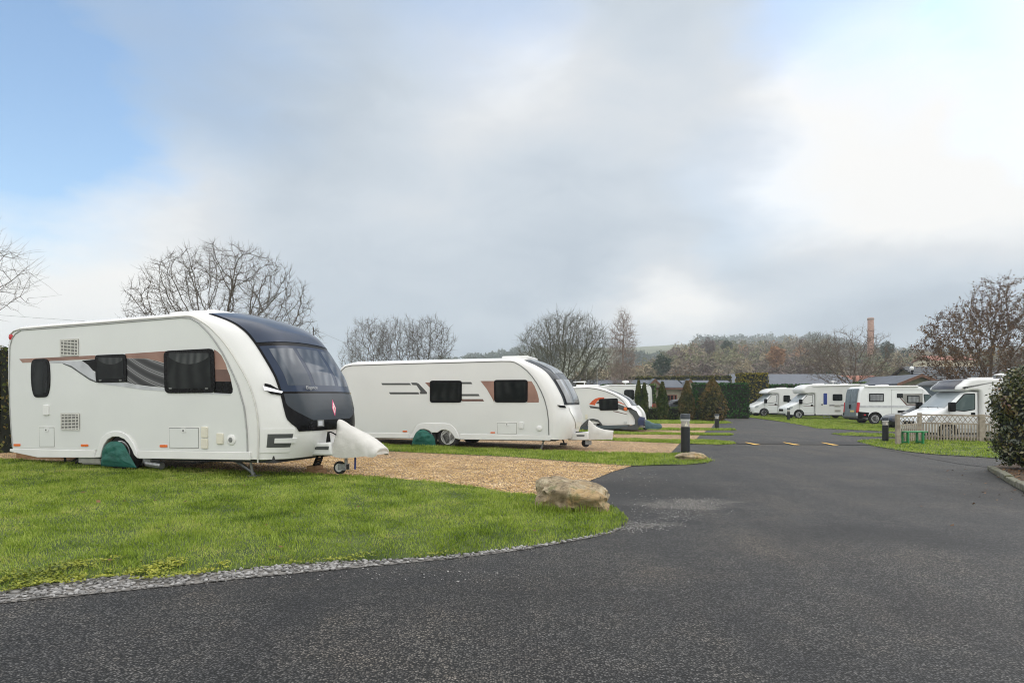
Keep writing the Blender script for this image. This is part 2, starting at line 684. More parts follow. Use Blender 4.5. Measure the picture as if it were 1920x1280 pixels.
def asphalt_mat(name, base=0.05, dark=1.0):
    m = bpy.data.materials.new(name)
    nt, N, L, b = nodes_of(m)
    tc = N.new("ShaderNodeTexCoord")
    P = tc.outputs["Object"]
    v1 = voro(nt, P, 78)
    v2 = voro(nt, P, 210)
    cell = N.new("ShaderNodeSeparateColor")
    L.new(v1.outputs["Color"], cell.inputs[0])
    r1 = ramp(N, [(0.0, (base * 0.35, base * 0.35, base * 0.36)), (0.4, (base * 0.85, base * 0.84, base * 0.82)), (0.8, (base * 1.75, base * 1.68, base * 1.58)), (0.985, (base * 2.3, base * 2.2, base * 2.1)), (1.0, (base * 3.3, base * 3.2, base * 3.0))])
    L.new(cell.outputs[0], r1.inputs["Fac"])
    gap = smooth(nt, v1.outputs["Distance"], 0.28, 0.62, 1.0, 0.08)
    c = mixc(nt, 1.0, r1.outputs["Color"], gap, "MULTIPLY")
    big = noise(nt, P, 0.5, 5, 0.6, 0.8)
    tone = ramp(N, [(0.32, (0.62, 0.64, 0.69)), (0.5, (1, 1, 1)), (0.68, (1.34, 1.25, 1.15))])
    L.new(big.outputs["Fac"], tone.inputs["Fac"])
    c = mixc(nt, 1.0, c, tone.outputs["Color"], "MULTIPLY")
    wide = noise(nt, P, 0.16, 4, 0.6, 1.2)
    t0 = ramp(N, [(0.34, (0.80, 0.82, 0.86)), (0.5, (1, 1, 1)), (0.66, (1.16, 1.08, 0.99))])
    L.new(wide.outputs["Fac"], t0.inputs["Fac"])
    c = mixc(nt, 1.0, c, t0.outputs["Color"], "MULTIPLY")
    trk = N.new("ShaderNodeMapping")          # wheel-polished streaks along the drive
    trk.inputs["Rotation"].default_value = (0, 0, math.radians(20))
    trk.inputs["Scale"].default_value = (1.1, 0.07, 1)
    L.new(P, trk.inputs["Vector"])
    st = noise(nt, trk.outputs[0], 1.0, 4, 0.55)
    t3 = ramp(N, [(0.36, (0.80, 0.80, 0.82)), (0.5, (1, 1, 1)), (0.64, (1.17, 1.13, 1.08))])
    L.new(st.outputs["Fac"], t3.inputs["Fac"])
    c = mixc(nt, 1.0, c, t3.outputs["Color"], "MULTIPLY")
    mid = noise(nt, P, 3.2, 5, 0.65)
    t2 = ramp(N, [(0.3, (0.72, 0.73, 0.76)), (0.52, (1, 1, 1)), (0.75, (1.28, 1.20, 1.10))])
    L.new(mid.outputs["Fac"], t2.inputs["Fac"])
    c = mixc(nt, 1.0, c, t2.outputs["Color"], "MULTIPLY")
    # dark stains, the right-hand shrub's cast shadow painted in, and pale grit trails
    wn = noise(nt, P, 1.4, 4, 0.6)

    def spot(x, y, r, sx=1.0):
        vm = N.new("ShaderNodeVectorMath")
        vm.operation = "MULTIPLY_ADD"
        L.new(wn.outputs["Color"], vm.inputs[0])
        vm.inputs[1].default_value = (1.6, 1.6, 0)
        vm.inputs[2].default_value = (-x - 0.8, -y - 0.8, 0)
        ad = N.new("ShaderNodeVectorMath")
        L.new(P, ad.inputs[0])
        L.new(vm.outputs[0], ad.inputs[1])
        mu = N.new("ShaderNodeVectorMath")
        mu.operation = "MULTIPLY"
        L.new(ad.outputs[0], mu.inputs[0])
        mu.inputs[1].default_value = (1 / sx, 1, 0)
        le = N.new("ShaderNodeVectorMath")
        le.operation = "LENGTH"
        L.new(mu.outputs[0], le.inputs[0])
        return smooth(nt, le.outputs["Value"], r * 0.3, r, 1.0, 0.0)

    for (px, py, r, sx, k) in ((1190, 915, 1.6, 1.5, 0.4), (1640, 1005, 0.9, 1.8, 0.6), (1890, 930, 1.5, 1.2, 0.5), (1150, 955, 0.6, 1.3, 0.55), (700, 1110, 0.9, 3.0, 0.7), (1750, 1150, 0.5, 1.6, 0.75)):
        g = gp(px, py)
        s = spot(g[0], g[1], r, sx)
        c = mixc(nt, math_n(nt, "MULTIPLY", s, 0.9), c, mixc(nt, 1.0, c, (k, k, k * 1.02), "MULTIPLY"))
    for (px, py, r, sx) in ((1290, 947, 0.45, 2.2), (1215, 985, 0.22, 2.6), (1330, 940, 0.3, 1.6)):
        g = gp(px, py)
        s = spot(g[0], g[1], r, sx)
        grit = smooth(nt, cell.outputs[1], 0.35, 0.75)
        c = mixc(nt, math_n(nt, "MULTIPLY", math_n(nt, "MULTIPLY", s, grit), 0.7), c, (0.2, 0.185, 0.165))
    L.new(c, b.inputs["Base Color"])
    b.inputs["Roughness"].default_value = 0.72
    b.inputs["Specular IOR Level"].default_value = 0.35
    h = math_n(nt, "MULTIPLY_ADD", v1.outputs["Distance"], -1.0, 1.0)
    h = math_n(nt, "ADD", h, math_n(nt, "MULTIPLY", v2.outputs["Distance"], -0.3))
    bp = N.new("ShaderNodeBump")
    bp.inputs["Strength"].default_value = 0.9
    bp.inputs["Distance"].default_value = 0.005
    L.new(h, bp.inputs["Height"])
    L.new(bp.outputs["Normal"], b.inputs["Normal"])
    return m


def gravel_mat(name):
    m = bpy.data.materials.new(name)
    nt, N, L, b = nodes_of(m)
    tc = N.new("ShaderNodeTexCoord")
    P = tc.outputs["Object"]
    v1 = voro(nt, P, 34)
    cell = N.new("ShaderNodeSeparateColor")
    L.new(v1.outputs["Color"], cell.inputs[0])
    r1 = ramp(N, [(0.0, (0.15, 0.08, 0.028)), (0.25, (0.39, 0.225, 0.09)), (0.5, (0.59, 0.365, 0.165)), (0.75, (0.73, 0.495, 0.26)), (1.0, (0.88, 0.70, 0.48))])
    L.new(cell.outputs[0], r1.inputs["Fac"])
    gap = smooth(nt, v1.outputs["Distance"], 0.3, 0.72, 1.0, 0.22)
    c = mixc(nt, 1.0, r1.outputs["Color"], gap, "MULTIPLY")
    big = noise(nt, P, 0.9, 5, 0.6)
    t = ramp(N, [(0.3, (0.78, 0.76, 0.74)), (0.6, (1.06, 1.05, 1.02))])
    L.new(big.outputs["Fac"], t.inputs["Fac"])
    c = mixc(nt, 1.0, c, t.outputs["Color"], "MULTIPLY")
    L.new(c, b.inputs["Base Color"])
    b.inputs["Roughness"].default_value = 0.8
    bp = N.new("ShaderNodeBump")
    bp.inputs["Strength"].default_value = 1.0
    bp.inputs["Distance"].default_value = 0.012
    h = math_n(nt, "MULTIPLY_ADD", v1.outputs["Distance"], -1.0, cell.outputs[1])
    L.new(h, bp.inputs["Height"])
    L.new(bp.outputs["Normal"], b.inputs["Normal"])
    return m


def rock_mat(name):
    m = bpy.data.materials.new(name)
    nt, N, L, b = nodes_of(m)
    tc = N.new("ShaderNodeTexCoord")
    P = tc.outputs["Object"]
    n1 = noise(nt, P, 4.5, 8, 0.62, 0.6)
    r1 = ramp(N, [(0.28, (0.11, 0.085, 0.05)), (0.45, (0.27, 0.21, 0.13)), (0.58, (0.40, 0.34, 0.23)), (0.72, (0.55, 0.49, 0.38))])
    L.new(n1.outputs["Fac"], r1.inputs["Fac"])
    n2 = noise(nt, P, 2.3, 4, 0.6)
    c = mixc(nt, smooth(nt, n2.outputs["Fac"], 0.48, 0.62, 0.0, 0.75), r1.outputs["Color"], (0.36, 0.23, 0.09))
    n3 = noise(nt, P, 16, 6, 0.7)
    c = mixc(nt, smooth(nt, n3.outputs["Fac"], 0.50, 0.66, 0.0, 0.8), c, (0.07, 0.055, 0.035))
    n4 = noise(nt, P, 6.5, 6, 0.6)
    c = mixc(nt, smooth(nt, n4.outputs["Fac"], 0.54, 0.64, 0.0, 0.7), c, (0.12, 0.125, 0.045))
    L.new(c, b.inputs["Base Color"])
    b.inputs["Roughness"].default_value = 0.88
    bp = N.new("ShaderNodeBump")
    bp.inputs["Strength"].default_value = 1.0
    bp.inputs["Distance"].default_value = 0.035
    h = math_n(nt, "ADD", n1.outputs["Fac"], math_n(nt, "MULTIPLY", n3.outputs["Fac"], 0.35))
    L.new(h, bp.inputs["Height"])
    L.new(bp.outputs["Normal"], b.inputs["Normal"])
    return m


M = {}
M["asphalt"] = asphalt_mat("asphalt", 0.071)
M["gravel"] = gravel_mat("gravel")
M["turf"] = mat("turf", (0.03, 0.052, 0.008), 0.9, vs=2.2, col2=(0.075, 0.105, 0.018), bump=0.6, bs=45, bdist=0.03)
M["soil"] = mat("soil", (0.05, 0.033, 0.02), 0.95, vs=6, col2=(0.10, 0.065, 0.04), bump=0.8, bs=40, bdist=0.03)
M["grass"] = leaf_mat("grass blade", [(0.040, 0.082, 0.006), (0.135, 0.215, 0.013), (0.275, 0.375, 0.036), (0.40, 0.475, 0.10), (0.56, 0.49, 0.17)], 0.55, 0.35, 1.3, det=7, nr=0.72)
M["moss"] = leaf_mat("stonecrop leaf", [(0.12, 0.16, 0.02), (0.28, 0.31, 0.035), (0.42, 0.42, 0.06)], 0.6, 0.25, 2.5)
M["pebble"] = mat("grey pebble", (0.25, 0.245, 0.24), 0.75, island=0.55, bump=0.3, bs=90)
M["rock"] = rock_mat("limestone")
M["yellow"] = mat("yellow road paint", (0.70, 0.42, 0.08), 0.7, var=0.25, vs=30)
M["concrete"] = mat("concrete", (0.30, 0.28, 0.25), 0.85, vs=9, col2=(0.17, 0.16, 0.13), bump=0.5, bs=50)

# ---------------------------------------------------------------- ground sheets
mb = MB()
rows = []
for y in np.concatenate([np.linspace(-30, 60, 25), np.linspace(66, 96, 8)]):
    rows.append([(x, y, G(x, y) - 0.03) for x in np.linspace(-170, 190, 60)])
mb.grid(rows)
setting(mb.build("ground", M["turf"]))


def ring(pts):
    return [gp(x, y)[:2] for x, y in pts]


LAWN_FRONT = [(-420, 1150), (-150, 1122), (0, 1110), (67, 1098), (150, 1087), (233, 1081), (333, 1080), (433, 1070), (533, 1060), (640, 1053), (726, 1050), (864, 1040), (967, 1027), (1070, 1013), (1130, 1000), (1163, 990)]
ASPH_EDGE = [(-420, 1172), (-150, 1146), (0, 1131), (160, 1115), (333, 1098), (500, 1080), (640, 1067), (726, 1059), (850, 1047), (967, 1033), (1104, 1009), (1150, 998), (1172, 986)]
LAWN_BACK = [(1175, 976), (1155, 962), (1125, 950), (1060, 941), (1001, 934), (967, 933), (898, 921), (812, 911), (726, 903), (650, 897), (520, 891), (400, 887), (200, 877), (0, 866), (-200, 857), (-420, 850)]
lawn_ring = ring(LAWN_FRONT + LAWN_BACK)
LAWN_H = 0.05


_FX = [gp(*p)[0] for p in LAWN_FRONT]
_FY = [gp(*p)[1] for p in LAWN_FRONT]


def lawn_h(x, y):
    """the lawn swells gently up from its front edge"""
    d = np.clip((np.asarray(y) - np.interp(x, _FX, _FY)) / 0.55, 0, 1)
    return 0.010 + LAWN_H * d * (2 - d) + 0.012 * wob(3, np.asarray(x), np.asarray(y), 0.8) * d


def strip_h(x, y):
    return 0.014 + 0 * np.asarray(x)


strip_specs = [
    ([(300, 816), (600, 828), (720, 834), (960, 843), (1127, 849), (1256, 851), (1290, 851), (1318, 857), (1335, 864)], [(1322, 868), (1293, 871), (1240, 872), (1179, 874), (1085, 867), (960, 857), (720, 846), (600, 840), (300, 828)]),
    ([(1000, 815), (1149, 822), (1271, 825), (1340, 826), (1376, 829)], [(1378, 832), (1350, 834), (1271, 831.5), (1149, 826.5), (1000, 821)]),
    ([(1000, 803), (1151, 810), (1300, 812.5), (1372, 813.5)], [(1374, 816), (1300, 816), (1151, 814), (1000, 807)]),
    ([(1150, 800.5), (1206, 803), (1290, 803.5), (1376, 804)], [(1380, 806.5), (1290, 807), (1206, 806.5), (1150, 804)]),
    ([(1180, 787), (1250, 788), (1340, 788), (1362, 790)], [(1372, 793), (1340, 794.5), (1250, 794), (1180, 793)]),
]
bays = [
    [(-420, 840), (0, 846), (300, 838), (600, 838), (960, 853), (1190, 872), (1147, 885), (1100, 904), (1085, 925), (1020, 940), (960, 938), (726, 908), (400, 893), (0, 873), (-420, 855)],
    [(400, 818), (700, 822), (1149, 824), (1276, 830), (1256, 851), (1200, 853), (960, 846), (720, 838), (500, 830)],
    [(1000, 805), (1151, 812), (1313, 814.5), (1302, 828), (1149, 824), (1000, 818)],
    [(1100, 800), (1206, 804.5), (1326, 806), (1316, 814), (1151, 813), (1060, 806)],
    [(1180, 792), (1250, 793), (1340, 793.5), (1331, 805), (1206, 805), (1160, 801)],
]
road_ring = ring([(-900, 1500), (-420, 1165), (0, 1125), (333, 1090), (640, 1060), (967, 1027), (1130, 1000), (1120, 940), (1080, 900), (1180, 870), (1230, 850), (1262, 830), (1300, 812), (1330, 798), (1345, 790), (1340, 784), (1352, 779.5), (1380, 779), (1430, 786), (1500, 795), (1640, 801), (1760, 802), (1900, 812),
                  (2150, 850), (2500, 880), (3600, 1000), (5200, 1500)])
setting(fill_ring("road", road_ring, M["asphalt"], 0.0))
for i, b in enumerate(bays):
    setting(fill_ring("gravel_pitch", ring(b), M["gravel"], 0.008))
right_specs = [
    [(1378, 778), (1411, 783), (1458, 789), (1514, 799), (1530, 803), (1600, 806), (1690, 810), (1900, 812), (2000, 800), (1900, 790), (1700, 782), (1500, 774)],
    [(1557, 813), (1580, 816.5), (1677, 820), (1720, 822), (1760, 819), (1680, 814), (1600, 811.5)],
    [(1605, 827), (1630, 834.5), (1658, 840), (1702, 847), (1757, 852.5), (1866, 859), (1960, 866), (2050, 850), (1960, 826), (1870, 822), (1760, 820), (1700, 823), (1640, 824)],
]
strip_rings = [ring(a + b) for a, b in strip_specs]
right_rings = [ring(a) for a in right_specs]
_fr, _bk = [np.array(ring(p)) for p in (LAWN_FRONT, LAWN_BACK[::-1])]
_pt = lambda c, t: np.array([np.interp(t * (len(c) - 1), np.arange(len(c)), c[:, k]) for k in (0, 1)])
mb = MB()
rows = []
for t in np.linspace(0, 1, 110):
    f_, b_ = _pt(_fr, t), _pt(_bk, t)
    rows.append([(p[0], p[1], G(p[0], p[1]) + float(lawn_h(p[0], p[1]))) for p in (f_ + (b_ - f_) * s for s in np.linspace(0, 1, 46) ** 1.7)])
mb.grid(rows)
setting(mb.build("lawn", M["turf"], smooth=180))
for r_ in strip_rings:
    setting(fill_ring("grass_strip", r_, M["turf"], 0.014))
for r_ in right_rings:
    setting(fill_ring("lawn", r_, M["turf"], 0.014))
pitch_ring = [gp(*p)[:2] for p in ASPH_EDGE] + [gp(*p)[:2] for p in reversed(LAWN_FRONT)]
setting(fill_ring("pebble_bed", pitch_ring, mat("stone dust", (0.16, 0.15, 0.14), 0.9, var=0.4, vs=40), 0.004))


setting(fill_ring("path", ring([(1640, 838.5), (1702, 848), (1757, 853), (1866, 860), (1985, 868), (2060, 884), (1960, 886), (1880, 879), (1800, 870), (1720, 855)]), asphalt_mat("path asphalt", 0.058), 0.006))


# ---------------------------------------------------------------- grass blades
def blades(name, rings_, dens, hmin, hmax, zoff, seed, wmul=1.0, far=None, m="grass", lean=0.5, clump=None):
    rs = np.random.RandomState(seed)
    V, Fc, base = [], [], 0
    for rg in rings_:
        xs, ys = [p[0] for p in rg], [p[1] for p in rg]
        x0, x1, y0, y1 = max(min(xs), -14), min(max(xs), 60), min(ys), max(ys)
        n = int(dens * (x1 - x0) * (y1 - y0))
        x = rs.uniform(x0, x1, n)
        y = rs.uniform(y0, y1, n)
        # jitter the edge so the turf frays over its border
        ok = in_poly(x + rs.normal(0, 0.03, n), y + rs.normal(0, 0.035, n), rg)
        u = x / np.maximum(y, 0.5) * FPX + CX
        ok &= (u > -460) & (u < 2400)
        if far:
            ok &= rs.uniform(0, 1, n) < np.clip((far / np.maximum(y, 1)) ** 1.3, 0, 1)
        if clump is not None:
            ok &= clump(x, y, rs)
        x, y = x[ok], y[ok]
        n = len(x)
        patch = wob(seed + 5, x, y, 0.55) * 0.5 + wob(seed + 6, x, y, 0.16) * 0.5
        h = (hmin + (hmax - hmin) * rs.uniform(0, 1, n) ** 1.4) * (1 + 0.55 * patch)
        w = (0.0016 + 0.0010 * rs.uniform(0, 1, n)) * wmul * np.maximum(1, y / 6.0)
        a = rs.uniform(0, 2 * PI, n)
        ang = wob(seed + 9, x, y, 0.4) * PI * 2 + rs.normal(0, 0.9, n)
        ln = h * lean * rs.uniform(0.3, 1.6, n)
        lx, ly = np.cos(ang) * ln, np.sin(ang) * ln
        z = G(x, y) + zoff(x, y) - 0.008
        wx, wy = np.cos(a) * w, np.sin(a) * w
        v = np.empty((n, 5, 3))
        v[:, 0] = np.stack([x - wx, y - wy, z], 1)
        v[:, 1] = np.stack([x + wx, y + wy, z], 1)
        v[:, 2] = np.stack([x - wx * 0.8 + lx * 0.35, y - wy * 0.8 + ly * 0.35, z + h * 0.6], 1)
        v[:, 3] = np.stack([x + wx * 0.8 + lx * 0.35, y + wy * 0.8 + ly * 0.35, z + h * 0.6], 1)
        v[:, 4] = np.stack([x + lx, y + ly, z + h], 1)
        f = np.array([[0, 1, 3], [0, 3, 2], [2, 3, 4]])
        fc = (np.arange(n) * 5)[:, None, None] + f[None] + base
        V.append(v.reshape(-1, 3))
        Fc.append(fc.reshape(-1, 3))
        base += n * 5
    return setting(arr_obj(name, np.concatenate(V), np.concatenate(Fc), M[m]), "stuff")


blades("grass", [lawn_ring], 4600, 0.016, 0.048, lawn_h, 11, 1.35, far=7.0)
_tuft = lambda x, y, rs: (wob(91, x, y, 0.22) + 0.5 * wob(92, x, y, 0.09)) > 0.62
blades("grass", [lawn_ring], 2600, 0.035, 0.072, lawn_h, 17, 1.4, far=7.0, clump=_tuft)
_q = gp(1075, 962)
_oval = lambda a, b: [(_q[0] + a * math.cos(t), _q[1] + 0.10 + b * math.sin(t)) for t in np.linspace(0, 2 * PI, 25)[:-1]]
blades("grass", [_oval(0.58, 0.42)], 3800, 0.05, 0.125, lawn_h, 18, 1.4, clump=lambda x, y, rs: (y < _q[1] + 0.02) & (x < _q[0] + 0.42))
blades("grass", strip_rings, 1000, 0.03, 0.075, strip_h, 12, 1.2, far=22)
blades("grass", right_rings, 280, 0.03, 0.07, strip_h, 13, 1.3, far=24)


# yellow-green stonecrop creeping along the lawn's front edge
def near_front(x, y, rs):
    fx = np.array([gp(*p)[0] for p in LAWN_FRONT])
    fy = np.array([gp(*p)[1] for p in LAWN_FRONT])
    d = y - np.interp(x, fx, fy)
    reach = (0.16 + 0.22 * wob(31, x, y, 0.3)) * np.clip(0.2 - 0.3 * x, 0, 1.6)
    return (d < reach) & (x < -0.4) & (rs.uniform(0, 1, len(x)) < np.clip(0.25 - x * 0.25, 0.1, 0.95)) & (wob(33, x, y, 0.16) > -0.2)


def clover(name, rg, dens, seed, sel, zoff, size, m, rise=0.012):
    rs = np.random.RandomState(seed)
    xs, ys = [p[0] for p in rg], [p[1] for p in rg]
    x0, x1, y0, y1 = max(min(xs), -8), max(xs), min(ys), max(ys)
    n = int(dens * (x1 - x0) * (y1 - y0))
    x, y = rs.uniform(x0, x1, n), rs.uniform(y0, y1, n)
    ok = in_poly(x, y + 0.02, rg)
    x, y = x[ok], y[ok]
    ok = sel(x, y, rs)
    x, y = x[ok], y[ok]
    n = len(x)
    c = np.stack([x, y, G(x, y) + lawn_h(x, y) + zoff + rs.uniform(0, rise, n) + 0.012 * (wob(seed, x, y, 0.1) + 1)], 1)
    return c, leaf_quads(name, c, size, rs, m, flat=0.7)


def leaf_quads(name, c, size, rs, m, flat=0.0, parent=None, nrm=None, aspect=0.6, smin=0.6):
    """one small pointed leaf (a kite of two triangles) at every centre"""
    n = len(c)
    a = rs.normal(0, 1, (n, 3))
    if flat:
        a[:, 2] += flat * 3 * np.sign(a[:, 2])
    if nrm is not None:
        a = a * 0.55 + nrm
    a /= np.linalg.norm(a, axis=1)[:, None]
    t = rs.normal(0, 1, (n, 3))
    t -= (t * a).sum(1)[:, None] * a
    t /= np.linalg.norm(t, axis=1)[:, None] + 1e-9
    b = np.cross(a, t)
    s = (size * (smin + (1 - smin) * 2 * rs.uniform(0, 1, n)))[:, None]
    v = np.empty((n, 4, 3))
    v[:, 0] = c - t * s * 0.5
    v[:, 1] = c + b * s * 0.5 * aspect + a * s * 0.08
    v[:, 2] = c + t * s * 0.5
    v[:, 3] = c - b * s * 0.5 * aspect + a * s * 0.08
    f = (np.arange(n) * 4)[:, None] + np.array([[0, 1, 2, 3]])
    return arr_obj(name, v.reshape(-1, 3), f, m, parent)


_, g_ = clover("ground_cover", [(x, y - (0.05 if x > -2.2 else 0.16)) for x, y in lawn_ring], 5200, 41, near_front, 0.014, 0.026, M["moss"])
setting(g_, "stuff")


# ---------------------------------------------------------------- pebbles along the lawn
def pebbles(name, pts, sizes, seed, m, flat=0.6, parent=None):
    bm = bmesh.new()
    bmesh.ops.create_icosphere(bm, subdivisions=1, radius=1)
    bv = np.array([v.co[:] for v in bm.verts])
    bf = np.array([[v.index for v in f.verts] for f in bm.faces])
    bm.free()
    rs = np.random.RandomState(seed)
    n, k = len(pts), len(bv)
    sc = sizes[:, None] * rs.uniform(0.65, 1.25, (n, 3))
    sc[:, 2] *= flat
    v = bv[None] * (1 + rs.normal(0, 0.14, (n, k)))[:, :, None] * sc[:, None, :]
    a = rs.uniform(0, 2 * PI, n)
    ca, sa = np.cos(a)[:, None], np.sin(a)[:, None]
    x = v[:, :, 0] * ca - v[:, :, 1] * sa
    y = v[:, :, 0] * sa + v[:, :, 1] * ca
    v = np.stack([x, y, v[:, :, 2]], 2) + pts[:, None, :]
    f = (np.arange(n) * k)[:, None, None] + bf[None]
    return arr_obj(name, v.reshape(-1, 3), f.reshape(-1, 3), m, parent)


rs = np.random.RandomState(5)
xs, ys = [p[0] for p in pitch_ring], [p[1] for p in pitch_ring]
n = 30000
x, y = rs.uniform(-7, max(xs), n), rs.uniform(min(ys), max(ys), n)
ok = in_poly(x, y, pitch_ring)
x, y = x[ok], y[ok]
keep = rs.uniform(0, 1, len(x)) < 0.95
x, y = x[keep], y[keep]
sz = rs.uniform(0.008, 0.022, len(x))
pp = np.stack([x, y, G(x, y) + 0.006 + sz * 0.25], 1)
# grit washed out onto the tarmac
gx = []
for (px, py, sxx, syy, k) in ((1215, 983, 26, 5, 260), (1260, 965, 40, 6, 200), (1180, 990, 16, 4, 160), (1300, 945, 40, 8, 140), (600, 1078, 300, 9, 120), (1180, 945, 50, 18, 120), (1170, 888, 60, 10, 120)):
    for _ in range(k):
        q = gp(px + rs.normal(0, sxx), py + rs.normal(0, syy))
        gx.append((q[0], q[1], q[2] + 0.003))
gx = np.array(gx)
pp2 = np.concatenate([pp, gx])
sz2 = np.concatenate([sz, rs.uniform(0.0035, 0.009, len(gx))])
setting(pebbles("pebbles", pp2, sz2, 6, M["pebble"]), "stuff")

# loose stones on the near gravel pitch
M["gravel_stone"] = leaf_mat("gravel stone", [(0.17, 0.095, 0.035), (0.50, 0.33, 0.135), (0.69, 0.50, 0.245), (0.88, 0.72, 0.47)], 0.8, 0.0, 3.0)
q = rs.uniform(0, 1, (26000, 2))
rg = ring(bays[0])
x = -6 + q[:, 0] * 9
y = 6.5 + q[:, 1] * 8
ok = in_poly(x, y, rg) & ~in_poly(x, y, lawn_ring)
x, y = x[ok], y[ok]
setting(pebbles("gravel", np.stack([x, y, G(x, y) + 0.011], 1), rs.uniform(0.007, 0.015, len(x)), 8, M["gravel_stone"]), "stuff")

# speed hump with its yellow arrows
hump0, hump1 = gp(1366, 829.5), gp(1606, 831.5)
h0, h1 = Vector(hump0), Vector(hump1)
dx = (h1 - h0)
acr = Vector((-dx.y, dx.x, 0)).normalized()
mb = MB()
rows = []
for k in range(13):
    t = -1 + 2 * k / 12
    rows.append([tuple(h0 + dx * s + acr * (t * 0.75) + Vector((0, 0, 0.006 + 0.045 * (1 - t * t) ** 1.2))) for s in np.linspace(0, 1, 10)])
mb.grid(rows)
hump = mb.build("speed_hump", asphalt_mat("hump asphalt", 0.042))
tag(hump, "low dark tarmac speed hump laid across the drive", "speed hump")
mb = MB()
for (pa, pb) in (((1398, 831.4), (1421, 834.4)), ((1469, 831.6), (1495, 834.6)), ((1541, 832.0), (1567, 835.0))):
    a, b = Vector(gp(*pa)), Vector(gp(*pb))
    dd = (b - a)
    nn = Vector((-dd.y, dd.x, 0)).normalized() * 0.11
    q = [a - nn * 0.3, b - nn, b + nn, a + nn * 0.3]
    t = lambda p: (p.x, p.y, p.z + 0.060 - min(0.042, 0.05 * (abs((p - h0).dot(acr)) / 0.75) ** 2))
    MB().add([t(p) for p in q], [(0, 1, 2, 3)]).build("road_marking", M["yellow"], hump, smooth=0)
# ---------------------------------------------------------------- vehicle materials
M["white"] = mat("white gelcoat", (0.77, 0.775, 0.765), 0.28, var=0.035, vs=1.3, coat=0.3)
M["white2"] = mat("white moulding", (0.78, 0.78, 0.765), 0.33, var=0.03, vs=2.0, coat=0.2)
M["panel"] = mat("side panel", (0.71, 0.725, 0.71), 0.38, var=0.03, vs=0.9, coat=0.15, bump=0.05, bs=3.0, bdist=0.02)
M["cream"] = mat("cream plastic", (0.72, 0.69, 0.58), 0.5, var=0.04, vs=12)
M["black"] = mat("black plastic", (0.005, 0.005, 0.006), 0.25, var=0.3, vs=20, spec=0.12)
M["gutter"] = mat("gutter rubber", (0.16, 0.165, 0.16), 0.6, var=0.2, vs=6)
M["gutter2"] = mat("pale gutter trim", (0.36, 0.365, 0.36), 0.5, var=0.15, vs=6)
M["tyre"] = mat("tyre rubber", (0.018, 0.018, 0.019), 0.85, var=0.3, vs=20)
M["alloy"] = mat("alloy", (0.78, 0.79, 0.80), 0.3, metal=0.3, var=0.06, vs=20)
M["steel"] = mat("galvanised steel", (0.36, 0.37, 0.38), 0.45, metal=0.75, var=0.25, vs=25)
M["dark"] = mat("dark chassis", (0.03, 0.03, 0.032), 0.7, var=0.4, vs=8)
M["chrome"] = mat("chrome", (0.75, 0.76, 0.78), 0.12, metal=1.0, var=0.03, vs=9)
M["orange"] = mat("amber reflector", (0.75, 0.16, 0.03), 0.25, var=0.2, vs=60)
M["red"] = mat("red lamp", (0.55, 0.02, 0.03), 0.2, var=0.15, vs=30)
M["copper"] = mat("copper vinyl", (0.20, 0.105, 0.08), 0.34, metal=0.25, vs=1.6, col2=(0.36, 0.215, 0.165), bump=0.1, bs=240)
M["brown"] = mat("brown vinyl", (0.14, 0.075, 0.058), 0.4, var=0.15, vs=6)
M["silver"] = mat("silver vinyl", (0.42, 0.43, 0.45), 0.3, metal=0.4, vs=3, col2=(0.60, 0.61, 0.64))
M["charcoal"] = mat("charcoal vinyl", (0.07, 0.075, 0.075), 0.45, var=0.15, vs=6)
M["navy"] = mat("dark blue front panel", (0.022, 0.034, 0.064), 0.16, var=0.12, vs=2.0, coat=0.0, spec=0.2)
M["navy_roof"] = mat("dark blue roof glass", (0.030, 0.043, 0.075), 0.1, var=0.12, vs=2.0, spec=0.24)
M["navy2"] = mat("charcoal front locker", (0.040, 0.048, 0.058), 0.24, var=0.12, vs=2.0, coat=0.0, spec=0.2)
M["wood"] = mat("timber block", (0.30, 0.18, 0.09), 0.8, vs=12, col2=(0.20, 0.11, 0.05))
M["blue"] = mat("blue paint", (0.02, 0.05, 0.25), 0.5, var=0.2, vs=9)
M["green_cloth"] = mat("green nylon cover", (0.003, 0.075, 0.056), 0.65, vs=5, col2=(0.006, 0.12, 0.09), bump=0.8, bs=11, bdist=0.03)
M["white_cloth"] = mat("off-white cover cloth", (0.56, 0.55, 0.515), 0.75, var=0.06, vs=6, bump=0.3, bs=25, bdist=0.02)
M["grime"] = mat("grimy moulding", (0.62, 0.61, 0.57), 0.5, var=0.08, vs=7)


def glass_mat(name, col, curtain=None, scale=9.0, rough=0.07, wash=0.5, spec=0.3):
    """tinted acrylic with the pleats of a drawn curtain showing faintly through"""
    m = bpy.data.materials.new(name)
    nt, N, L, b = nodes_of(m)
    tc = N.new("ShaderNodeTexCoord")
    b.inputs["Roughness"].default_value = rough
    b.inputs["Base Color"].default_value = (*col, 1)
    b.inputs["Specular IOR Level"].default_value = spec
    if curtain:
        sp = N.new("ShaderNodeSeparateXYZ")
        L.new(tc.outputs["Object"], sp.inputs[0])
        nz = noise(nt, tc.outputs["Object"], 1.6, 3)
        ph = math_n(nt, "ADD", math_n(nt, "MULTIPLY", math_n(nt, "ADD", sp.outputs[0], sp.outputs[1]), scale * 6), math_n(nt, "MULTIPLY", nz.outputs["Fac"], 9))
        sn = math_n(nt, "MULTIPLY_ADD", math_n(nt, "SINE", ph), 0.5, 0.5)
        k = math_n(nt, "MULTIPLY", sn, smooth(nt, nz.outputs["Fac"], 0.38, 0.62))
        L.new(mixc(nt, math_n(nt, "MULTIPLY", k, wash), col, curtain), b.inputs["Base Color"])
    return m


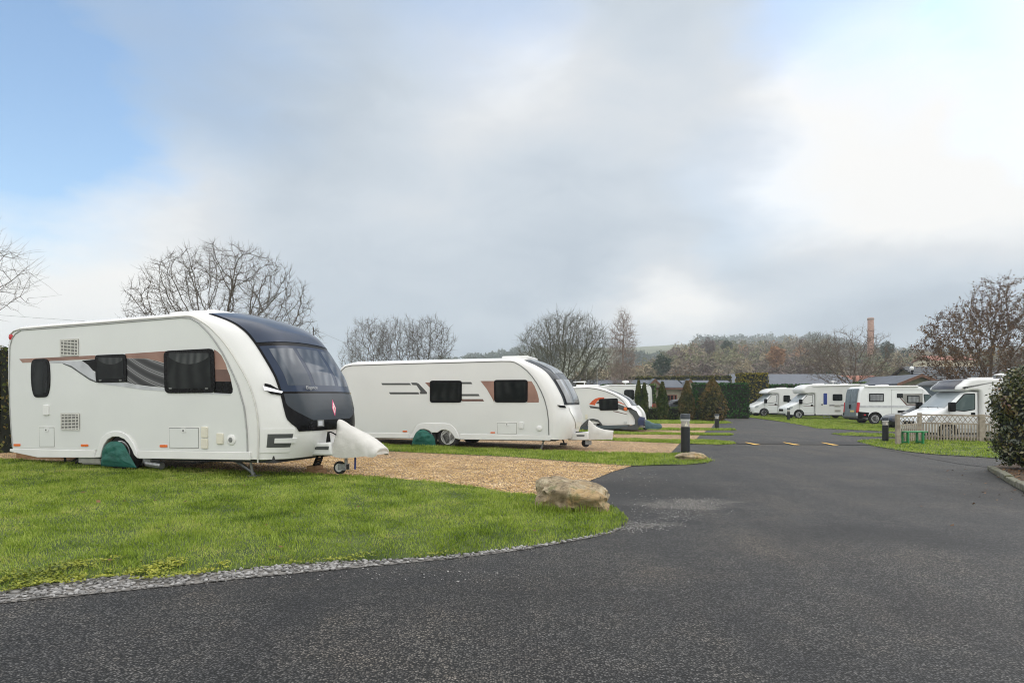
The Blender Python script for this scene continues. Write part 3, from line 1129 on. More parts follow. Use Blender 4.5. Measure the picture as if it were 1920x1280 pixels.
M["glass"] = glass_mat("tinted window", (0.006, 0.008, 0.008), (0.030, 0.034, 0.033), 4, spec=0.11, wash=0.6)
M["glass_front"] = glass_mat("tinted front window", (0.045, 0.058, 0.08), (0.22, 0.235, 0.26), 5, 0.06, 0.5, 0.2)
M["glass_light"] = glass_mat("window with pale blind", (0.17, 0.18, 0.19), (0.34, 0.35, 0.36), 4, 0.1, 0.6)
M["glass_cab"] = glass_mat("cab window", (0.055, 0.09, 0.09), (0.13, 0.17, 0.165), 2, 0.05, 0.6)
M["screen"] = glass_mat("windscreen with silver blind", (0.30, 0.34, 0.36), (0.42, 0.45, 0.47), 2, 0.06, 0.6)
M["van_white"] = mat("white van paint", (0.80, 0.82, 0.82), 0.25, var=0.03, vs=2, coat=0.4)
M["van_grey"] = mat("grey van door", (0.17, 0.21, 0.235), 0.3, var=0.1, vs=2.5, coat=0.3)
M["lens"] = mat("lamp lens", (0.55, 0.57, 0.58), 0.12, var=0.2, vs=25)
M["swag"] = glass_mat("swag behind tinted pane", (0.03, 0.034, 0.035), (0.10, 0.105, 0.105), 7, spec=0.12, wash=0.8)
M["letter"] = mat("grey lettering", (0.34, 0.35, 0.36), 0.5, var=0.05, vs=30, spec=0.1)
M["pink"] = mat("pink sticker", (0.75, 0.12, 0.25), 0.5, var=0.1, vs=40)
M["headlamp"] = mat("headlamp", (0.45, 0.48, 0.50), 0.1, var=0.35, vs=18)


def swirl_mat():
    """printed side graphic: broad dark and silver sweeps"""
    m = bpy.data.materials.new("swept stripe graphic")
    nt, N, L, b = nodes_of(m)
    tc = N.new("ShaderNodeTexCoord")
    sp = N.new("ShaderNodeSeparateXYZ")
    L.new(tc.outputs["Object"], sp.inputs[0])
    ph = math_n(nt, "ADD", math_n(nt, "MULTIPLY", sp.outputs[0], 15.0), math_n(nt, "MULTIPLY", sp.outputs[2], 34.0))
    ph = math_n(nt, "ADD", ph, math_n(nt, "MULTIPLY", math_n(nt, "SINE", math_n(nt, "MULTIPLY", sp.outputs[0], 3.0)), 2.0))
    s = math_n(nt, "MULTIPLY_ADD", math_n(nt, "SINE", ph), 0.5, 0.5)
    rp = ramp(N, [(0.0, (0.010, 0.010, 0.012)), (0.4, (0.03, 0.03, 0.033)), (0.8, (0.11, 0.11, 0.115)), (0.96, (0.27, 0.27, 0.28)), (1.0, (0.015, 0.015, 0.015))])
    L.new(s, rp.inputs["Fac"])
    L.new(rp.outputs[0], b.inputs["Base Color"])
    b.inputs["Roughness"].default_value = 0.3
    return m


M["swirl"] = swirl_mat()


def Z(pts, k, ox, oy):
    return [(ox + x / k, oy + y / k) for x, y in pts]


def window(parent, poly, out, r=0.06, border=0.045, glass="glass", proud=0.022, y=0.0, inner=True):
    """black-edged acrylic window (part) with its pane (sub-part); out = -1 / +1 is the outward y direction"""
    P = rpoly(poly, r)
    w = MB().prism(P, y - out * 0.006, y + out * proud).build("window", M["black"], parent, bevel=0.0025)
    if inner:
        MB().prism(inset(P, border), y + out * (proud - 0.004), y + out * (proud + 0.003)).build("pane", M[glass], w, smooth=0)
    return w


def plate(name, parent, poly, out, m, proud=0.006, y=0.0, r=0.0, bevel=0.0, back=0.004):
    P = rpoly(poly, r) if r else poly
    return MB().prism(P, y - out * back, y + out * proud).build(name, m, parent, bevel=bevel, smooth=35 if r or bevel else 0)


def quadpx(fr, x0, y0, x1, y1, yo=0.0):
    return fr.poly([(x0, y0), (x1, y0), (x1, y1), (x0, y1)], yo)


def vent(parent, poly, out, n=10):
    """white louvred vent"""
    xs, zs = [p[0] for p in poly], [p[1] for p in poly]
    x0, x1, z0, z1 = min(xs), max(xs), min(zs), max(zs)
    mb = MB()
    mb.prism(rrect(x0, x1, z0, z1, 0.02), 0.004 * -out, out * 0.018, 1)
    b = 0.022
    mb.box(x0, x1, 0, out * 0.028, z1 - b, z1)
    mb.box(x0, x1, 0, out * 0.028, z0, z0 + b)
    mb.box(x0, x0 + b, 0, out * 0.028, z0 + b, z1 - b)
    mb.box(x1 - b, x1, 0, out * 0.028, z0 + b, z1 - b)
    h = (z1 - z0 - 2 * b) / n
    for k in range(n):
        z = z0 + b + h * k
        mb.box(x0 + b, x1 - b, out * 0.018, out * 0.025, z + h * 0.5, z + h)
    for k in range(1, 5):
        x = x0 + (x1 - x0) * k / 5
        mb.box(x - 0.006, x + 0.006, out * 0.0185, out * 0.027, z0 + b, z1 - b)
    return mb.build("vent", [M["grime"], M["black"]], parent, smooth=0)


def hatch(parent, poly, out, handle=True, name="locker_door"):
    P = rpoly(poly, 0.03)
    d = MB().prism(P, -out * 0.004, out * 0.012).build(name, M["white2"], parent, bevel=0.005)
    q = inset(poly, 0.03)
    mb = MB()
    mb.prism(q, out * 0.011, out * 0.0135)
    mb.build("recess", M["gutter"], d, smooth=0)
    MB().prism(inset(poly, 0.042), out * 0.012, out * 0.016).build("door_panel", M["panel"], d, smooth=0)
    if handle:
        xs, zs = [p[0] for p in poly], [p[1] for p in poly]
        xc, zt = (min(xs) + max(xs)) / 2, max(zs) - 0.05
        h = MB().prism(rrect(xc - 0.05, xc + 0.05, zt - 0.045, zt + 0.02, 0.01), out * 0.016, out * 0.026)
        h.prism(rrect(xc - 0.012, xc + 0.012, zt - 0.03, zt - 0.006, 0.008), out * 0.026, out * 0.03, 1)
        h.build("handle", [M["white"], M["black"]], d)
    return d


def loft(stations, k=14, power=2.4, crease=0.0, seed=0, axis_y=0.0):
    """open-bottomed cover: stations (x, z_low, z_high, half width)"""
    mb = MB()
    rows = []
    rs = random.Random(seed)
    for x, zb, zt, hw in stations:
        row = []
        for j in range(k + 1):
            a = PI * j / k
            c, s = math.cos(a), math.sin(a)
            yy = hw * math.copysign(abs(c) ** (2 / power), c)
            zz = zb + (zt - zb) * abs(s) ** (2 / power)
            n = crease * (math.sin(x * 23 + j * 1.1 + 3 * math.sin(zz * 17)) * 0.5 + math.sin(x * 11 - zz * 29 + j * 0.4) * 0.5 + rs.uniform(-0.35, 0.35))
            row.append((x, axis_y + yy * (1 + n), zz + n * (zt - zb) * 0.35))
        rows.append(row)
    mb.grid(rows)
    for row, rev in ((rows[0], 1), (rows[-1], 0)):
        mb.add(row, [tuple(range(len(row)))[:: -1 if rev else 1]])
    return mb


def pillow(poly, y_edge, y_mid, rings=7, crease=0.0, seed=0):
    """soft cover: polygon swelling outward from y_edge to y_mid with creases"""
    rs = random.Random(seed)
    cx = sum(p[0] for p in poly) / len(poly)
    cz = sum(p[1] for p in poly) / len(poly)
    rows = []
    ph = [rs.uniform(0, 6) for _ in range(4)]
    for i in range(rings + 1):
        t = i / rings
        y = y_edge + (y_mid - y_edge) * math.sin(t * PI / 2) ** 0.7
        row = []
        for x, z in poly:
            X, Y = x + (cx - x) * t * 0.98, z + (cz - z) * t * 0.98
            n = crease * (math.sin(X * 31 + Y * 19 + ph[0]) + math.sin(X * 13 - Y * 37 + ph[1]) + 0.6 * math.sin(X * 57 + ph[2])) * min(1, t * 3)
            row.append((X, y + n, Y))
        rows.append(row)
    mb = MB()
    mb.grid(rows, closed=True)
    mb.add(rows[-1], [tuple(range(len(poly)))])
    return mb


class Front:
    """the curved nose of a caravan, read as (s across, t down)"""

    def __init__(s, fr, mb, i0, i1):
        s.fr = fr
        s.R = np.array([[p for p in row[i0:i1 + 1]] for row in mb.rows])    # s x t x 3
        ns, nt_ = s.R.shape[:2]
        s.q = np.array(mb.qs)
        du = np.gradient(s.R, axis=0)
        dv = np.gradient(s.R, axis=1)
        n = np.cross(du, dv)
        n /= np.linalg.norm(n, axis=2)[:, :, None] + 1e-12
        mid = n[ns // 2, nt_ // 2]
        if mid[0] < 0:
            n = -n
        s.Nm = n
        s.nt = nt_

    def at(s, q, t, eps=0.0):
        """q in -1..1, t in 0..1"""
        q = min(max(q, s.q[0]), s.q[-1])
        i = int(np.clip(np.searchsorted(s.q, q) - 1, 0, len(s.q) - 2))
        a = (q - s.q[i]) / (s.q[i + 1] - s.q[i])
        f = t * (s.nt - 1)
        j = int(np.clip(math.floor(f), 0, s.nt - 2))
        b = f - j
        w = ((i, j, (1 - a) * (1 - b)), (i + 1, j, a * (1 - b)), (i, j + 1, (1 - a) * b), (i + 1, j + 1, a * b))
        p = sum(s.R[x, y] * k for x, y, k in w)
        n = sum(s.Nm[x, y] * k for x, y, k in w)
        return p + n / np.linalg.norm(n) * eps

    def table(s):
        if not hasattr(s, "_t"):
            qs = np.linspace(-1, 1, 121)
            ts = np.linspace(0, 1, 161)
            s._q, s._tt = np.meshgrid(qs, ts, indexing="ij")
            s._t = np.array([[s.fr.px(s.at(a, b)) for b in ts] for a in qs])
            P = np.array([[s.at(a, b) for b in ts] for a in qs])
            s._d = P
        return s._t

    def find(s, px, py, near=True):
        """(q, t) of the visible surface point at a photo pixel"""
        T = s.table()
        d = np.hypot(T[:, :, 0] - px, T[:, :, 1] - py)
        i, j = np.unravel_index(np.argmin(d), d.shape)
        return float(s._q[i, j]), float(s._tt[i, j])

    def patch(s, name, edge, t0, t1, m, parent, eps=0.008, rows=28, cols=22, mirror=True, q0=None, q1=None, thick=0.006):
        """sheet lying on the nose between -edge(t) and +edge(t) (or q0(t)..q1(t))"""
        R = []
        for i in range(rows + 1):
            t = t0 + (t1 - t0) * i / rows
            a = q0(t) if q0 else -edge(t)
            b = q1(t) if q1 else edge(t)
            R.append([tuple(s.at(a + (b - a) * k / cols, t, eps)) for k in range(cols + 1)])
        mb = MB()
        mb.grid(R)
        # turned-in rim so the sheet has thickness
        per = [(i, 0) for i in range(rows + 1)] + [(rows, k) for k in range(1, cols + 1)] + [(i, cols) for i in range(rows - 1, -1, -1)] + [(0, k) for k in range(cols - 1, 0, -1)]
        ts = lambda i: t0 + (t1 - t0) * i / rows
        qa = lambda i, k: ((q0(ts(i)) if q0 else -edge(ts(i))) * (1 - k / cols) + (q1(ts(i)) if q1 else edge(ts(i))) * k / cols)
        outer = [R[i][k] for i, k in per]
        inner = [tuple(s.at(qa(i, k), ts(i), eps - thick - 0.004)) for i, k in per]
        mb.grid([outer, inner], closed=True)
        return mb.build(name, m, parent, smooth=40, weld=1e-5)

    def poly(s, name, pts, m, parent, eps=0.012, thick=0.01, st=False, bevel=0.0):
        """raised plate whose outline is given by photo pixels (or (q, t) pairs)"""
        qt = pts if st else [s.find(*p) for p in pts]
        n = len(qt)
        top = [tuple(s.at(a, b, eps)) for a, b in qt]
        bot = [tuple(s.at(a, b, eps - thick)) for a, b in qt]
        fs = [tuple(range(n)), tuple(range(2 * n - 1, n - 1, -1))] + [(i, (i + 1) % n, n + (i + 1) % n, n + i) for i in range(n)]
        return MB().add(top + bot, fs).build(name, m, parent, smooth=0, bevel=bevel)


def interp(xs, ys):
    o = sorted(zip(xs, ys))
    X, Y = [a for a, _ in o], [b for _, b in o]
    return lambda t: float(np.interp(t, X, Y))


def text_mesh(name, body, size, shear, m, parent, loc, xaxis, zaxis, ext=0.002):
    """raised lettering: xaxis is the reading direction, zaxis up"""
    cu = bpy.data.curves.new(name, "FONT")
    cu.body = body
    cu.size = size
    cu.shear = shear
    cu.extrude = ext
    cu.align_x = "CENTER"
    tmp = bpy.data.objects.new(name, cu)
    COL.objects.link(tmp)
    dg = bpy.context.evaluated_depsgraph_get()
    me = bpy.data.meshes.new_from_object(tmp.evaluated_get(dg))
    bpy.data.objects.remove(tmp)
    bpy.data.curves.remove(cu)
    me.name = name
    me.materials.clear()
    me.materials.append(m)
    o = bpy.data.objects.new(name, me)
    COL.objects.link(o)
    X = Vector(xaxis).normalized()
    Zv = Vector(zaxis)
    Zv = (Zv - X * Zv.dot(X)).normalized()
    Nn = X.cross(Zv)
    mtx = Matrix((X, Zv, Nn)).transposed().to_4x4()
    mtx.translation = Vector(loc)
    o.parent = parent
    o.matrix_local = mtx
    return o


# ================================================================ caravan nearest the viewer
C1 = Frame((-6.644, 11.3, G(-6.644, 11.3)), math.radians(-20))
z1 = lambda pts: Z(pts, 3.555, 0, 560)
z2 = lambda pts: Z(pts, 3.555, 340, 560)
c1 = empty("touring_caravan", C1.o, C1.rz, "white touring caravan with dark blue front and copper swoosh beside the front lawn", "caravan", "touring caravans on the gravel pitches")
W1 = 2.25
rear = C1.poly([(21, 846), (17, 810), (14, 770), (12, 710), (12, 650), (14, 634), (18, 624), (26, 616), (39, 612)])
roof = C1.poly([(100, 606.5), (180, 600.5), (260, 593.6), (349, 587)])
gut = C1.poly([(362, 589), (380, 601), (394, 615), (410, 636), (422, 655), (434, 677), (444, 697), (453, 718), (464, 760), (468.5, 807), (471, 861)])
E = [0.0, 0.04, 0.07, 0.10, 0.12, 0.135, 0.15, 0.16, 0.17, 0.17, 0.13]
frontp = [(x + e, z) for (x, z), e in zip(gut, E)]
sp = spline([roof[-1]] + frontp, 5)
nose_lift = C1.side(471, 861)[1]
prof1 = rear + roof[:-1] + sp
i0 = len(rear) + len(roof) - 1
zt1, zb1 = sp[0][1], sp[-1][1]
nfp = len(sp)


def kfun(i, amount=0.545):
    if i < i0:
        return 0.0
    f = (i - i0) / (nfp - 1)
    z = prof1[i][1]
    h = (zt1 - z) / (zt1 - zb1)
    up = math.sin(min(1, h / 0.18) * PI / 2)
    dn = 1.0 if h < 0.78 else 1.0 - 0.32 * ((h - 0.78) / 0.22) ** 1.5
    return amount * (0.25 * min(1, f * 4) + 0.75 * up) * dn


def off1(q, i):
    return kfun(i) * (1 - abs(q) ** 5.5)


arch = C1.poly(z1([(925, 1060), (905, 1040), (890, 1005), (868, 965), (840, 935), (800, 918), (760, 918), (728, 936), (700, 975), (690, 1010), (680, 1055)]))
bot_near = C1.poly([(419, 861), (262, 858)]) + arch + C1.poly([(180, 857), (73, 856)])
bot_far = C1.poly([(262, 858), (73, 856)])
sh1 = shell(prof1, W1, 0, 0.07, off1, ns=31, na=4, crown=0.12, bottom=bot_near, bottom_far=bot_far)
# underside of the nose rises towards the hitch
body1 = sh1.build("body", M["white2"], c1, smooth=30)
F1 = Front(C1, sh1, i0, len(prof1) - 1)
MB().prism([(rear[0][0] + 0.25, 0.30)] + [(sp[-1][0] + 0.2, 0.36), (sp[-1][0] + 0.2, 0.25), (rear[0][0] + 0.5, 0.20)], 0.12, W1 - 0.12).build("chassis", M["dark"], c1, smooth=0)
# flat side skin inside the gutter line
edge = C1.poly([(25, 838), (22, 800), (19.5, 760), (19, 700), (20, 650), (24, 635), (30, 626), (41, 619), (180, 608.5), (340, 595.5), (358, 596.5)]) + C1.poly([(374, 606), (390, 622), (404, 640), (417, 660), (428, 681), (438, 702), (447, 723), (458.5, 763), (463.5, 807), (465, 846)])
skin = edge + C1.poly([(419, 845.5), (262, 843.5), (255, 825), (243, 812), (230, 808.5), (212, 809), (200, 817), (188, 843), (120, 842)])
MB().prism(skin, -0.010, 0.004).build("side_panel", M["panel"], c1, smooth=0)
gm = MB()
gm.tube([(x, -0.012, z) for x, z in edge], 0.012, 6)
gm.build("gutter", M["gutter2"], c1)
ow = [(x, -0.004, z) for x, z in [(a[0] + 0.0, a[1]) for a in (rear[4:] + roof + sp)]]
MB().tube([(p[0] - 0.0, -0.006, p[2] - 0.045) for p in ow[2:]], 0.011, 6).build("awning_rail", M["grime"], c1)
# skirt in two lengths and the wheel-arch moulding
MB().prism(C1.poly([(21, 841), (181, 843.5), (180, 857.5), (73, 857), (21, 846)]), -0.028, 0.002).build("skirt", M["white2"], c1, bevel=0.008)
MB().prism(C1.poly([(261, 844), (471, 847), (471, 862), (262, 859)]), -0.028, 0.002).build("skirt", M["white2"], c1, bevel=0.008)
ao = C1.poly(z1([(640, 1057), (655, 1015), (668, 970), (690, 920), (725, 892), (765, 882), (805, 882), (842, 894), (872, 922), (900, 965), (918, 1010), (930, 1061)]))
MB().prism(ao + arch, -0.034, 0.01).build("wheel_arch", M["white"], c1, bevel=0.012)
ax, az = C1.side(222, 872)
add_wheel(c1, ax, 0.14, 0.32, 0.33, 0.2, -1, M["tyre"], M["alloy"])
add_wheel(c1, ax, W1 - 0.14, 0.32, 0.33, 0.2, 1, M["tyre"], M["alloy"])
wc = C1.poly(z1([(684, 1112), (686, 1070), (692, 1025), (705, 985), (725, 962), (750, 950), (785, 948), (815, 955), (838, 975), (856, 1005), (880, 1050), (900, 1085), (922, 1125)]))
wc = [wc[0]] + wc[1:-1] + [wc[-1]]
wcov = pillow([tuple(p) for p in spline(wc, 3)], -0.03, -0.13, 9, 0.010, 3).build("wheel_cover", M["green_cloth"], None, smooth=60)
wcov.location, wcov.rotation_euler = C1.o, (0, 0, C1.rz)
tag(wcov, "creased green cloth cover over the wheel of the caravan beside the front lawn", "wheel cover", "green wheel covers")
# graphics
plate("copper_stripe", c1, C1.poly(z1([(133, 401), (640, 377), (640, 401), (340, 414), (155, 427)])), -1, M["copper"], 0.0135)
plate("silver_swoosh", c1, C1.poly(z1([(340, 416), (440, 414), (545, 415), (590, 440), (625, 480), (650, 512), (650, 552), (600, 532), (540, 492), (480, 450), (420, 430), (340, 428)])), -1, M["silver"], 0.0128)
plate("black_stripe", c1, C1.poly(z1([(548, 412), (650, 403), (650, 490), (625, 478), (592, 440)])), -1, M["black"], 0.0145)
plate("chrome_stripe", c1, C1.poly(z1([(420, 428), (480, 447), (540, 489), (600, 529), (650, 552), (650, 560), (600, 540), (540, 499), (480, 458), (425, 434)])), -1, M["charcoal"], 0.0150)
plate("copper_stripe", c1, C1.poly(z1([(840, 367), (1110, 349), (1110, 432), (1050, 414), (980, 398), (840, 396)])), -1, M["copper"], 0.0135)
plate("swept_panel", c1, C1.poly(z1([(840, 398), (980, 400), (1050, 416), (1110, 434), (1110, 592), (1000, 582), (900, 570), (840, 556)])), -1, M["swirl"], 0.0130)
plate("chrome_stripe", c1, C1.poly(z1([(680, 558), (840, 560), (950, 580), (1110, 596), (1110, 616), (950, 604), (800, 582), (690, 568)])), -1, M["silver"], 0.0150)
cw = z2([(222, 338), (245, 352), (270, 378), (297, 430), (310, 472), (222, 472)])
plate("copper_stripe", c1, C1.poly(cw), -1, M["copper"], 0.0135)
plate("brown_stripe", c1, C1.poly(z2([(222, 472), (310, 472), (326, 510), (336, 552), (222, 550)])), -1, M["brown"], 0.0130)
plate("black_stripe", c1, C1.poly(z2([(222, 550), (336, 552), (346, 600), (345, 622), (335, 632), (222, 630)])), -1, M["black"], 0.0138)
plate("chrome_stripe", c1, C1.poly(z2([(150, 624), (335, 632), (330, 640), (150, 634)])), -1, M["silver"], 0.0148)
# windows
window(c1, C1.poly(z1([(217, 402), (333, 398), (342, 520), (338, 600), (322, 655), (235, 657), (220, 600), (213, 520)])), -1, 0.12, 0.05, proud=0.026)
window(c1, C1.poly(z1([(640, 376), (846, 368), (853, 555), (648, 560)])), -1, 0.07, 0.06, proud=0.028)
window(c1, C1.poly(z1([(1098, 348), (1432, 331), (1442, 626), (1105, 629)])), -1, 0.10, 0.075, proud=0.028)
for wtop, wl, wr, dp in ((393, 668, 826, 46), (362, 1135, 1400, 74)):
    n_ = 12
    sw = [(wl + (wr - wl) * k / n_, wtop) for k in range(n_ + 1)] + [(wr - (wr - wl) * k / n_, wtop + dp * (0.35 + 0.65 * math.sin(PI * k / n_) ** 0.8)) for k in range(n_ + 1)]
    MB().prism(C1.poly(z1(sw)), -0.0325, -0.030).build("curtain", M["swag"], c1, smooth=0)
    for wx_ in (wl + 12, wr - 12):
        cz_ = C1.side(*z1([(wx_, wtop + (150 if dp < 60 else 235))])[0])
        MB().prism(rrect(cz_[0] - 0.03, cz_[0] + 0.03, cz_[1] - 0.012, cz_[1] + 0.012, 0.008), -0.038, -0.030).build("catch", M["gutter"], c1)
vent(c1, quadpx(C1, 115, 636, 149, 666.5), -1)
vent(c1, C1.poly([(116, 774), (151, 774), (151, 805.5), (116, 805.5)]), -1)
hatch(c1, C1.poly(z1([(259, 848), (372, 848), (374, 994), (262, 994)])), -1, True, "cassette_door")
hatch(c1, C1.poly(z1([(1124, 850), (1336, 851), (1337, 1004), (1126, 1002)])), -1)
for nm, q in (("inlet_cover", [(295, 707), (333, 707), (334, 776), (297, 776)]), ("socket_cover", [(1349, 851), (1391, 852), (1391, 925), (1349, 924)]), ("socket_cover", [(1350, 929), (1391, 930), (1391, 998), (1350, 997)])):
    plate(nm, c1, C1.poly(z1(q)), -1, M["cream"] if nm == "socket_cover" else M["white2"], 0.035, r=0.02, bevel=0.008)
plate("socket_cover", c1, C1.poly(z2([(243, 894), (285, 896), (285, 968), (243, 967)])), -1, M["cream"], 0.035, r=0.02, bevel=0.008)
wx, wz = C1.side(*z2([(337, 939)])[0])
mb = MB().lathe([(0.085, 0.0), (0.085, -0.02), (0.07, -0.028), (0.04, -0.03), (0.001, -0.03)], 24, "y", (wx, 0, wz))
mb.lathe([(0.04, -0.03), (0.035, -0.04), (0.001, -0.04)], 16, "y", (wx, 0, wz), 1)
mb.build("water_inlet", [M["white2"], M["gutter"]], c1)
for q in ((98, 966, 141, 981), (546, 968, 593, 983), (1071, 972, 1120, 988)):
    p = z1([(q[0], q[1]), (q[2], q[3])])
    plate("reflector", c1, quadpx(C1, p[0][0], p[0][1], p[1][0], p[1][1]), -1, M["orange"], 0.022, r=0.012)
x, z = C1.side(14, 630)
MB().lathe([(0.001, -0.03), (0.05, -0.015), (0.055, 0.03)], 12, "y", (x + 0.10, 0, z - 0.02)).build("marker_lamp", M["red"], c1)
# roof fittings
ra, rb = C1.side(370, 584, 0.5), C1.side(478, 592, 0.5)
zr = C1.side(366, 587)[1]
rl = MB()
rl.slab(rrect(roof[-1][0] - 1.0, roof[-1][0] + 0.05, 0.55, 1.75, 0.1), zr - 0.10, zr + 0.14)
rl.build("rooflight", M["white2"], c1, bevel=0.03)
axx, azz = C1.side(150, 599, 0.7)
az0 = C1.side(150, 603)[1]
an = MB()
an.lathe([(0.03, 0), (0.03, 0.10)], 10, "z", (axx - 0.1, 0.75, az0 - 0.02))
an.lathe([(0.02, 0.03), (0.17, 0.035), (0.19, 0.05), (0.16, 0.075), (0.001, 0.09)], 20, "z", (axx, 0.75, az0 + 0.0))
an.prism([(axx - 0.45, az0 + 0.045), (axx - 0.1, az0 + 0.035), (axx - 0.1, az0 + 0.075), (axx - 0.43, az0 + 0.06)], 0.70, 0.80)
an.build("aerial", M["cream"], c1)
# legs and mover under the floor
lx, lz = C1.side(452, 868)
lg = MB()
lg.tube([(lx - 0.55, 0.35, 0.36), (lx, 0.30, 0.03)], 0.022, 6)
lg.tube([(lx - 0.02, 0.2, 0.38), (lx, 0.26, 0.03)], 0.022, 6)
lg.tube([(lx - 0.5, 0.2, 0.36), (lx + 0.02, 0.28, 0.05)], 0.022, 6)
lg.box(lx - 0.09, lx + 0.09, 0.2, 0.36, 0.0, 0.025)
lg.build("corner_steady", M["steel"], c1)
lx2, _ = C1.side(85, 858)
lg = MB()
lg.tube([(lx2 + 0.6, 0.35, 0.3), (lx2 + 0.1, 0.3, 0.03)], 0.022, 6)
lg.tube([(lx2 + 0.0, 0.35, 0.3), (lx2 + 0.1, 0.3, 0.03)], 0.022, 6)
lg.box(lx2, lx2 + 0.2, 0.2, 0.36, 0.0, 0.025)
lg.build("corner_steady", M["dark"], c1)
mv = MB()
m0, _ = C1.side(132, 862)
m1, _ = C1.side(176, 862)
mv.box(m0, m0 + 0.2, 0.15, 0.4, 0.12, 0.25)
mv.tube([(m0 + 0.1, 0.2, 0.17), (m1, 0.2, 0.18)], 0.085, 12)
mv.tube([(m0 - 0.12, 0.2, 0.10), (m0 + 0.15, 0.2, 0.27)], 0.03, 6, 1)
mv.build("motor_mover", [M["grime"], M["dark"]], c1)
mv = MB()
m0, _ = C1.side(262, 866)
m1, _ = C1.side(290, 866)
mv.tube([(m0, 0.15, 0.16), (m1, 0.15, 0.13)], 0.06, 10)
mv.box(m0 - 0.05, m0 + 0.12, 0.1, 0.3, 0.17, 0.24)
mv.build("motor_mover", M["steel"], c1)

# ---- nose: dark roof window, front windows, locker
left = z2([(150, 108), (205, 132), (260, 170), (305, 212), (350, 252), (390, 300), (420, 340), (480, 425), (540, 520), (575, 580), (600, 640), (640, 720), (700, 800), (740, 840), (780, 868)])
qt = [F1.find(*p) for p in left]
ws = [(t, -q) for q, t in qt]
T_TOP = ws[0][1 - 1]
T_BOT = max(t for t, _ in ws) + 0.006
hw = interp([t for t, _ in ws], [min(0.83, w) for _, w in ws])
tb = T_BOT
hw_b = hw(tb)


def edge_all(t):
    return max(0.05, hw(t))


tA = F1.find(*z2([(650, 297)])[0])[1]
tB = F1.find(*z2([(650, 316)])[0])[1]
tC = F1.find(*z2([(760, 615)])[0])[1]
F1.patch("front_panel", edge_all, T_TOP, T_BOT, M["black"], c1, 0.013, rows=60, cols=40)
F1.patch("roof_window", lambda t: edge_all(t) - 0.02, T_TOP + 0.01, tA - 0.006, M["navy_roof"], c1, 0.022)
fw = F1.patch("front_window", lambda t: edge_all(t) - 0.02, tB, tC, M["navy"], c1, 0.018)
d = 0.012
for q0, q1 in ((lambda t: -edge_all(t) + 0.10, lambda t: -0.33), (lambda t: -0.25, lambda t: 0.25), (lambda t: 0.33, lambda t: edge_all(t) - 0.10)):
    F1.patch("pane", None, tB + 0.022, tC - 0.025, M["glass_front"], fw, 0.020, q0=q0, q1=q1, cols=8)
tD = tC + (T_BOT - tC) * 0.74
F1.patch("front_locker", lambda t: min(edge_all(t) - 0.03, 0.80 - 0.35 * max(0, (t - tD + 0.07) / 0.07) ** 2), tC + 0.008, tD, M["navy2"], c1, 0.020)
# marker lights either side
for sgn in (-1, 1):
    if sgn < 0:
        pl = z2([(540, 588), (552, 585), (675, 618), (662, 636), (560, 612)])
        pd = z2([(552, 566), (600, 575), (680, 622), (655, 642), (590, 630), (545, 600)])
        qs_l, qs_d = [F1.find(*p) for p in pl], [F1.find(*p) for p in pd]
    else:
        qs_l, qs_d = [(-q, t) for q, t in qs_l], [(-q, t) for q, t in qs_d]
    o = F1.poly("marker_light", qs_d, M["black"], c1, 0.026, 0.02, st=True)
    F1.poly("lens", qs_l, M["chrome"], o, 0.036, 0.012, st=True)
# lettering, sticker and badge
q, t = F1.find(*z2([(855, 606)])[0])
p = F1.at(q, t, 0.050)
ex_ = F1.at(q + 0.1, t, 0.030) - F1.at(q - 0.1, t, 0.030)
ez_ = F1.at(q, t - 0.03, 0.030) - F1.at(q, t + 0.03, 0.030)
text_mesh("lettering", "Elegance", 0.082, 0.3, M["letter"], c1, p, ex_, ez_)
q, t = F1.find(*z2([(1008, 725)])[0])
F1.poly("sticker", [(q - 0.045, t), (q, t - 0.032), (q + 0.045, t), (q, t + 0.032)], M["pink"], c1, 0.026, 0.004, st=True)
F1.poly("sticker", [(q - 0.030, t), (q, t - 0.022), (q + 0.030, t), (q, t + 0.022)], M["white2"], c1, 0.028, 0.004, st=True)
F1.poly("sticker", [(q - 0.010, t), (q, t - 0.014), (q + 0.010, t), (q, t + 0.014)], M["red"], c1, 0.030, 0.004, st=True)
q, t = F1.find(*z2([(925, 832)])[0])
F1.poly("badge", [(q - 0.075, t - 0.012), (q + 0.075, t - 0.012), (q + 0.075, t + 0.012), (q - 0.075, t + 0.012)], M["gutter"], c1, 0.022, 0.01, st=True)
F1.poly("badge", [(q - 0.065, t - 0.008), (q + 0.03, t - 0.008), (q + 0.03, t + 0.008), (q - 0.065, t + 0.008)], M["silver"], c1, 0.027, 0.01, st=True)
# sculpted bumper: dark C-shaped recess round a white bar, both ends
fq = lambda x, y: F1.find(*z2([(x, y)])[0])
qL, qR = fq(566, 940)[0], fq(738, 940)[0]
tt_, tb_, t1_, t2_ = fq(650, 902)[1], fq(650, 982)[1], fq(650, 926)[1], fq(650, 962)[1]
for sgn in (-1, 1):
    lo, hi = (qL, qR) if sgn < 0 else (-qR, -qL)
    rim = F1.patch("bumper_rim", None, tt_ - 0.016, tb_ + 0.016, M["white2"], c1, 0.012, q0=lambda t: lo - 0.035, q1=lambda t: hi + 0.02, rows=8, cols=14)
    F1.patch("recess", None, tt_, tb_, M["charcoal"], rim, 0.017, q0=lambda t: lo, q1=lambda t: hi, rows=8, cols=14)
    b0_, b1_ = (lo + (hi - lo) * 0.24, hi + 0.05) if sgn < 0 else (lo - 0.05, hi - (hi - lo) * 0.24)
    F1.patch("bar", None, t1_, t2_, M["white"], rim, 0.035, q0=lambda t: b0_, q1=lambda t: b1_, rows=5, cols=12, thick=0.02)
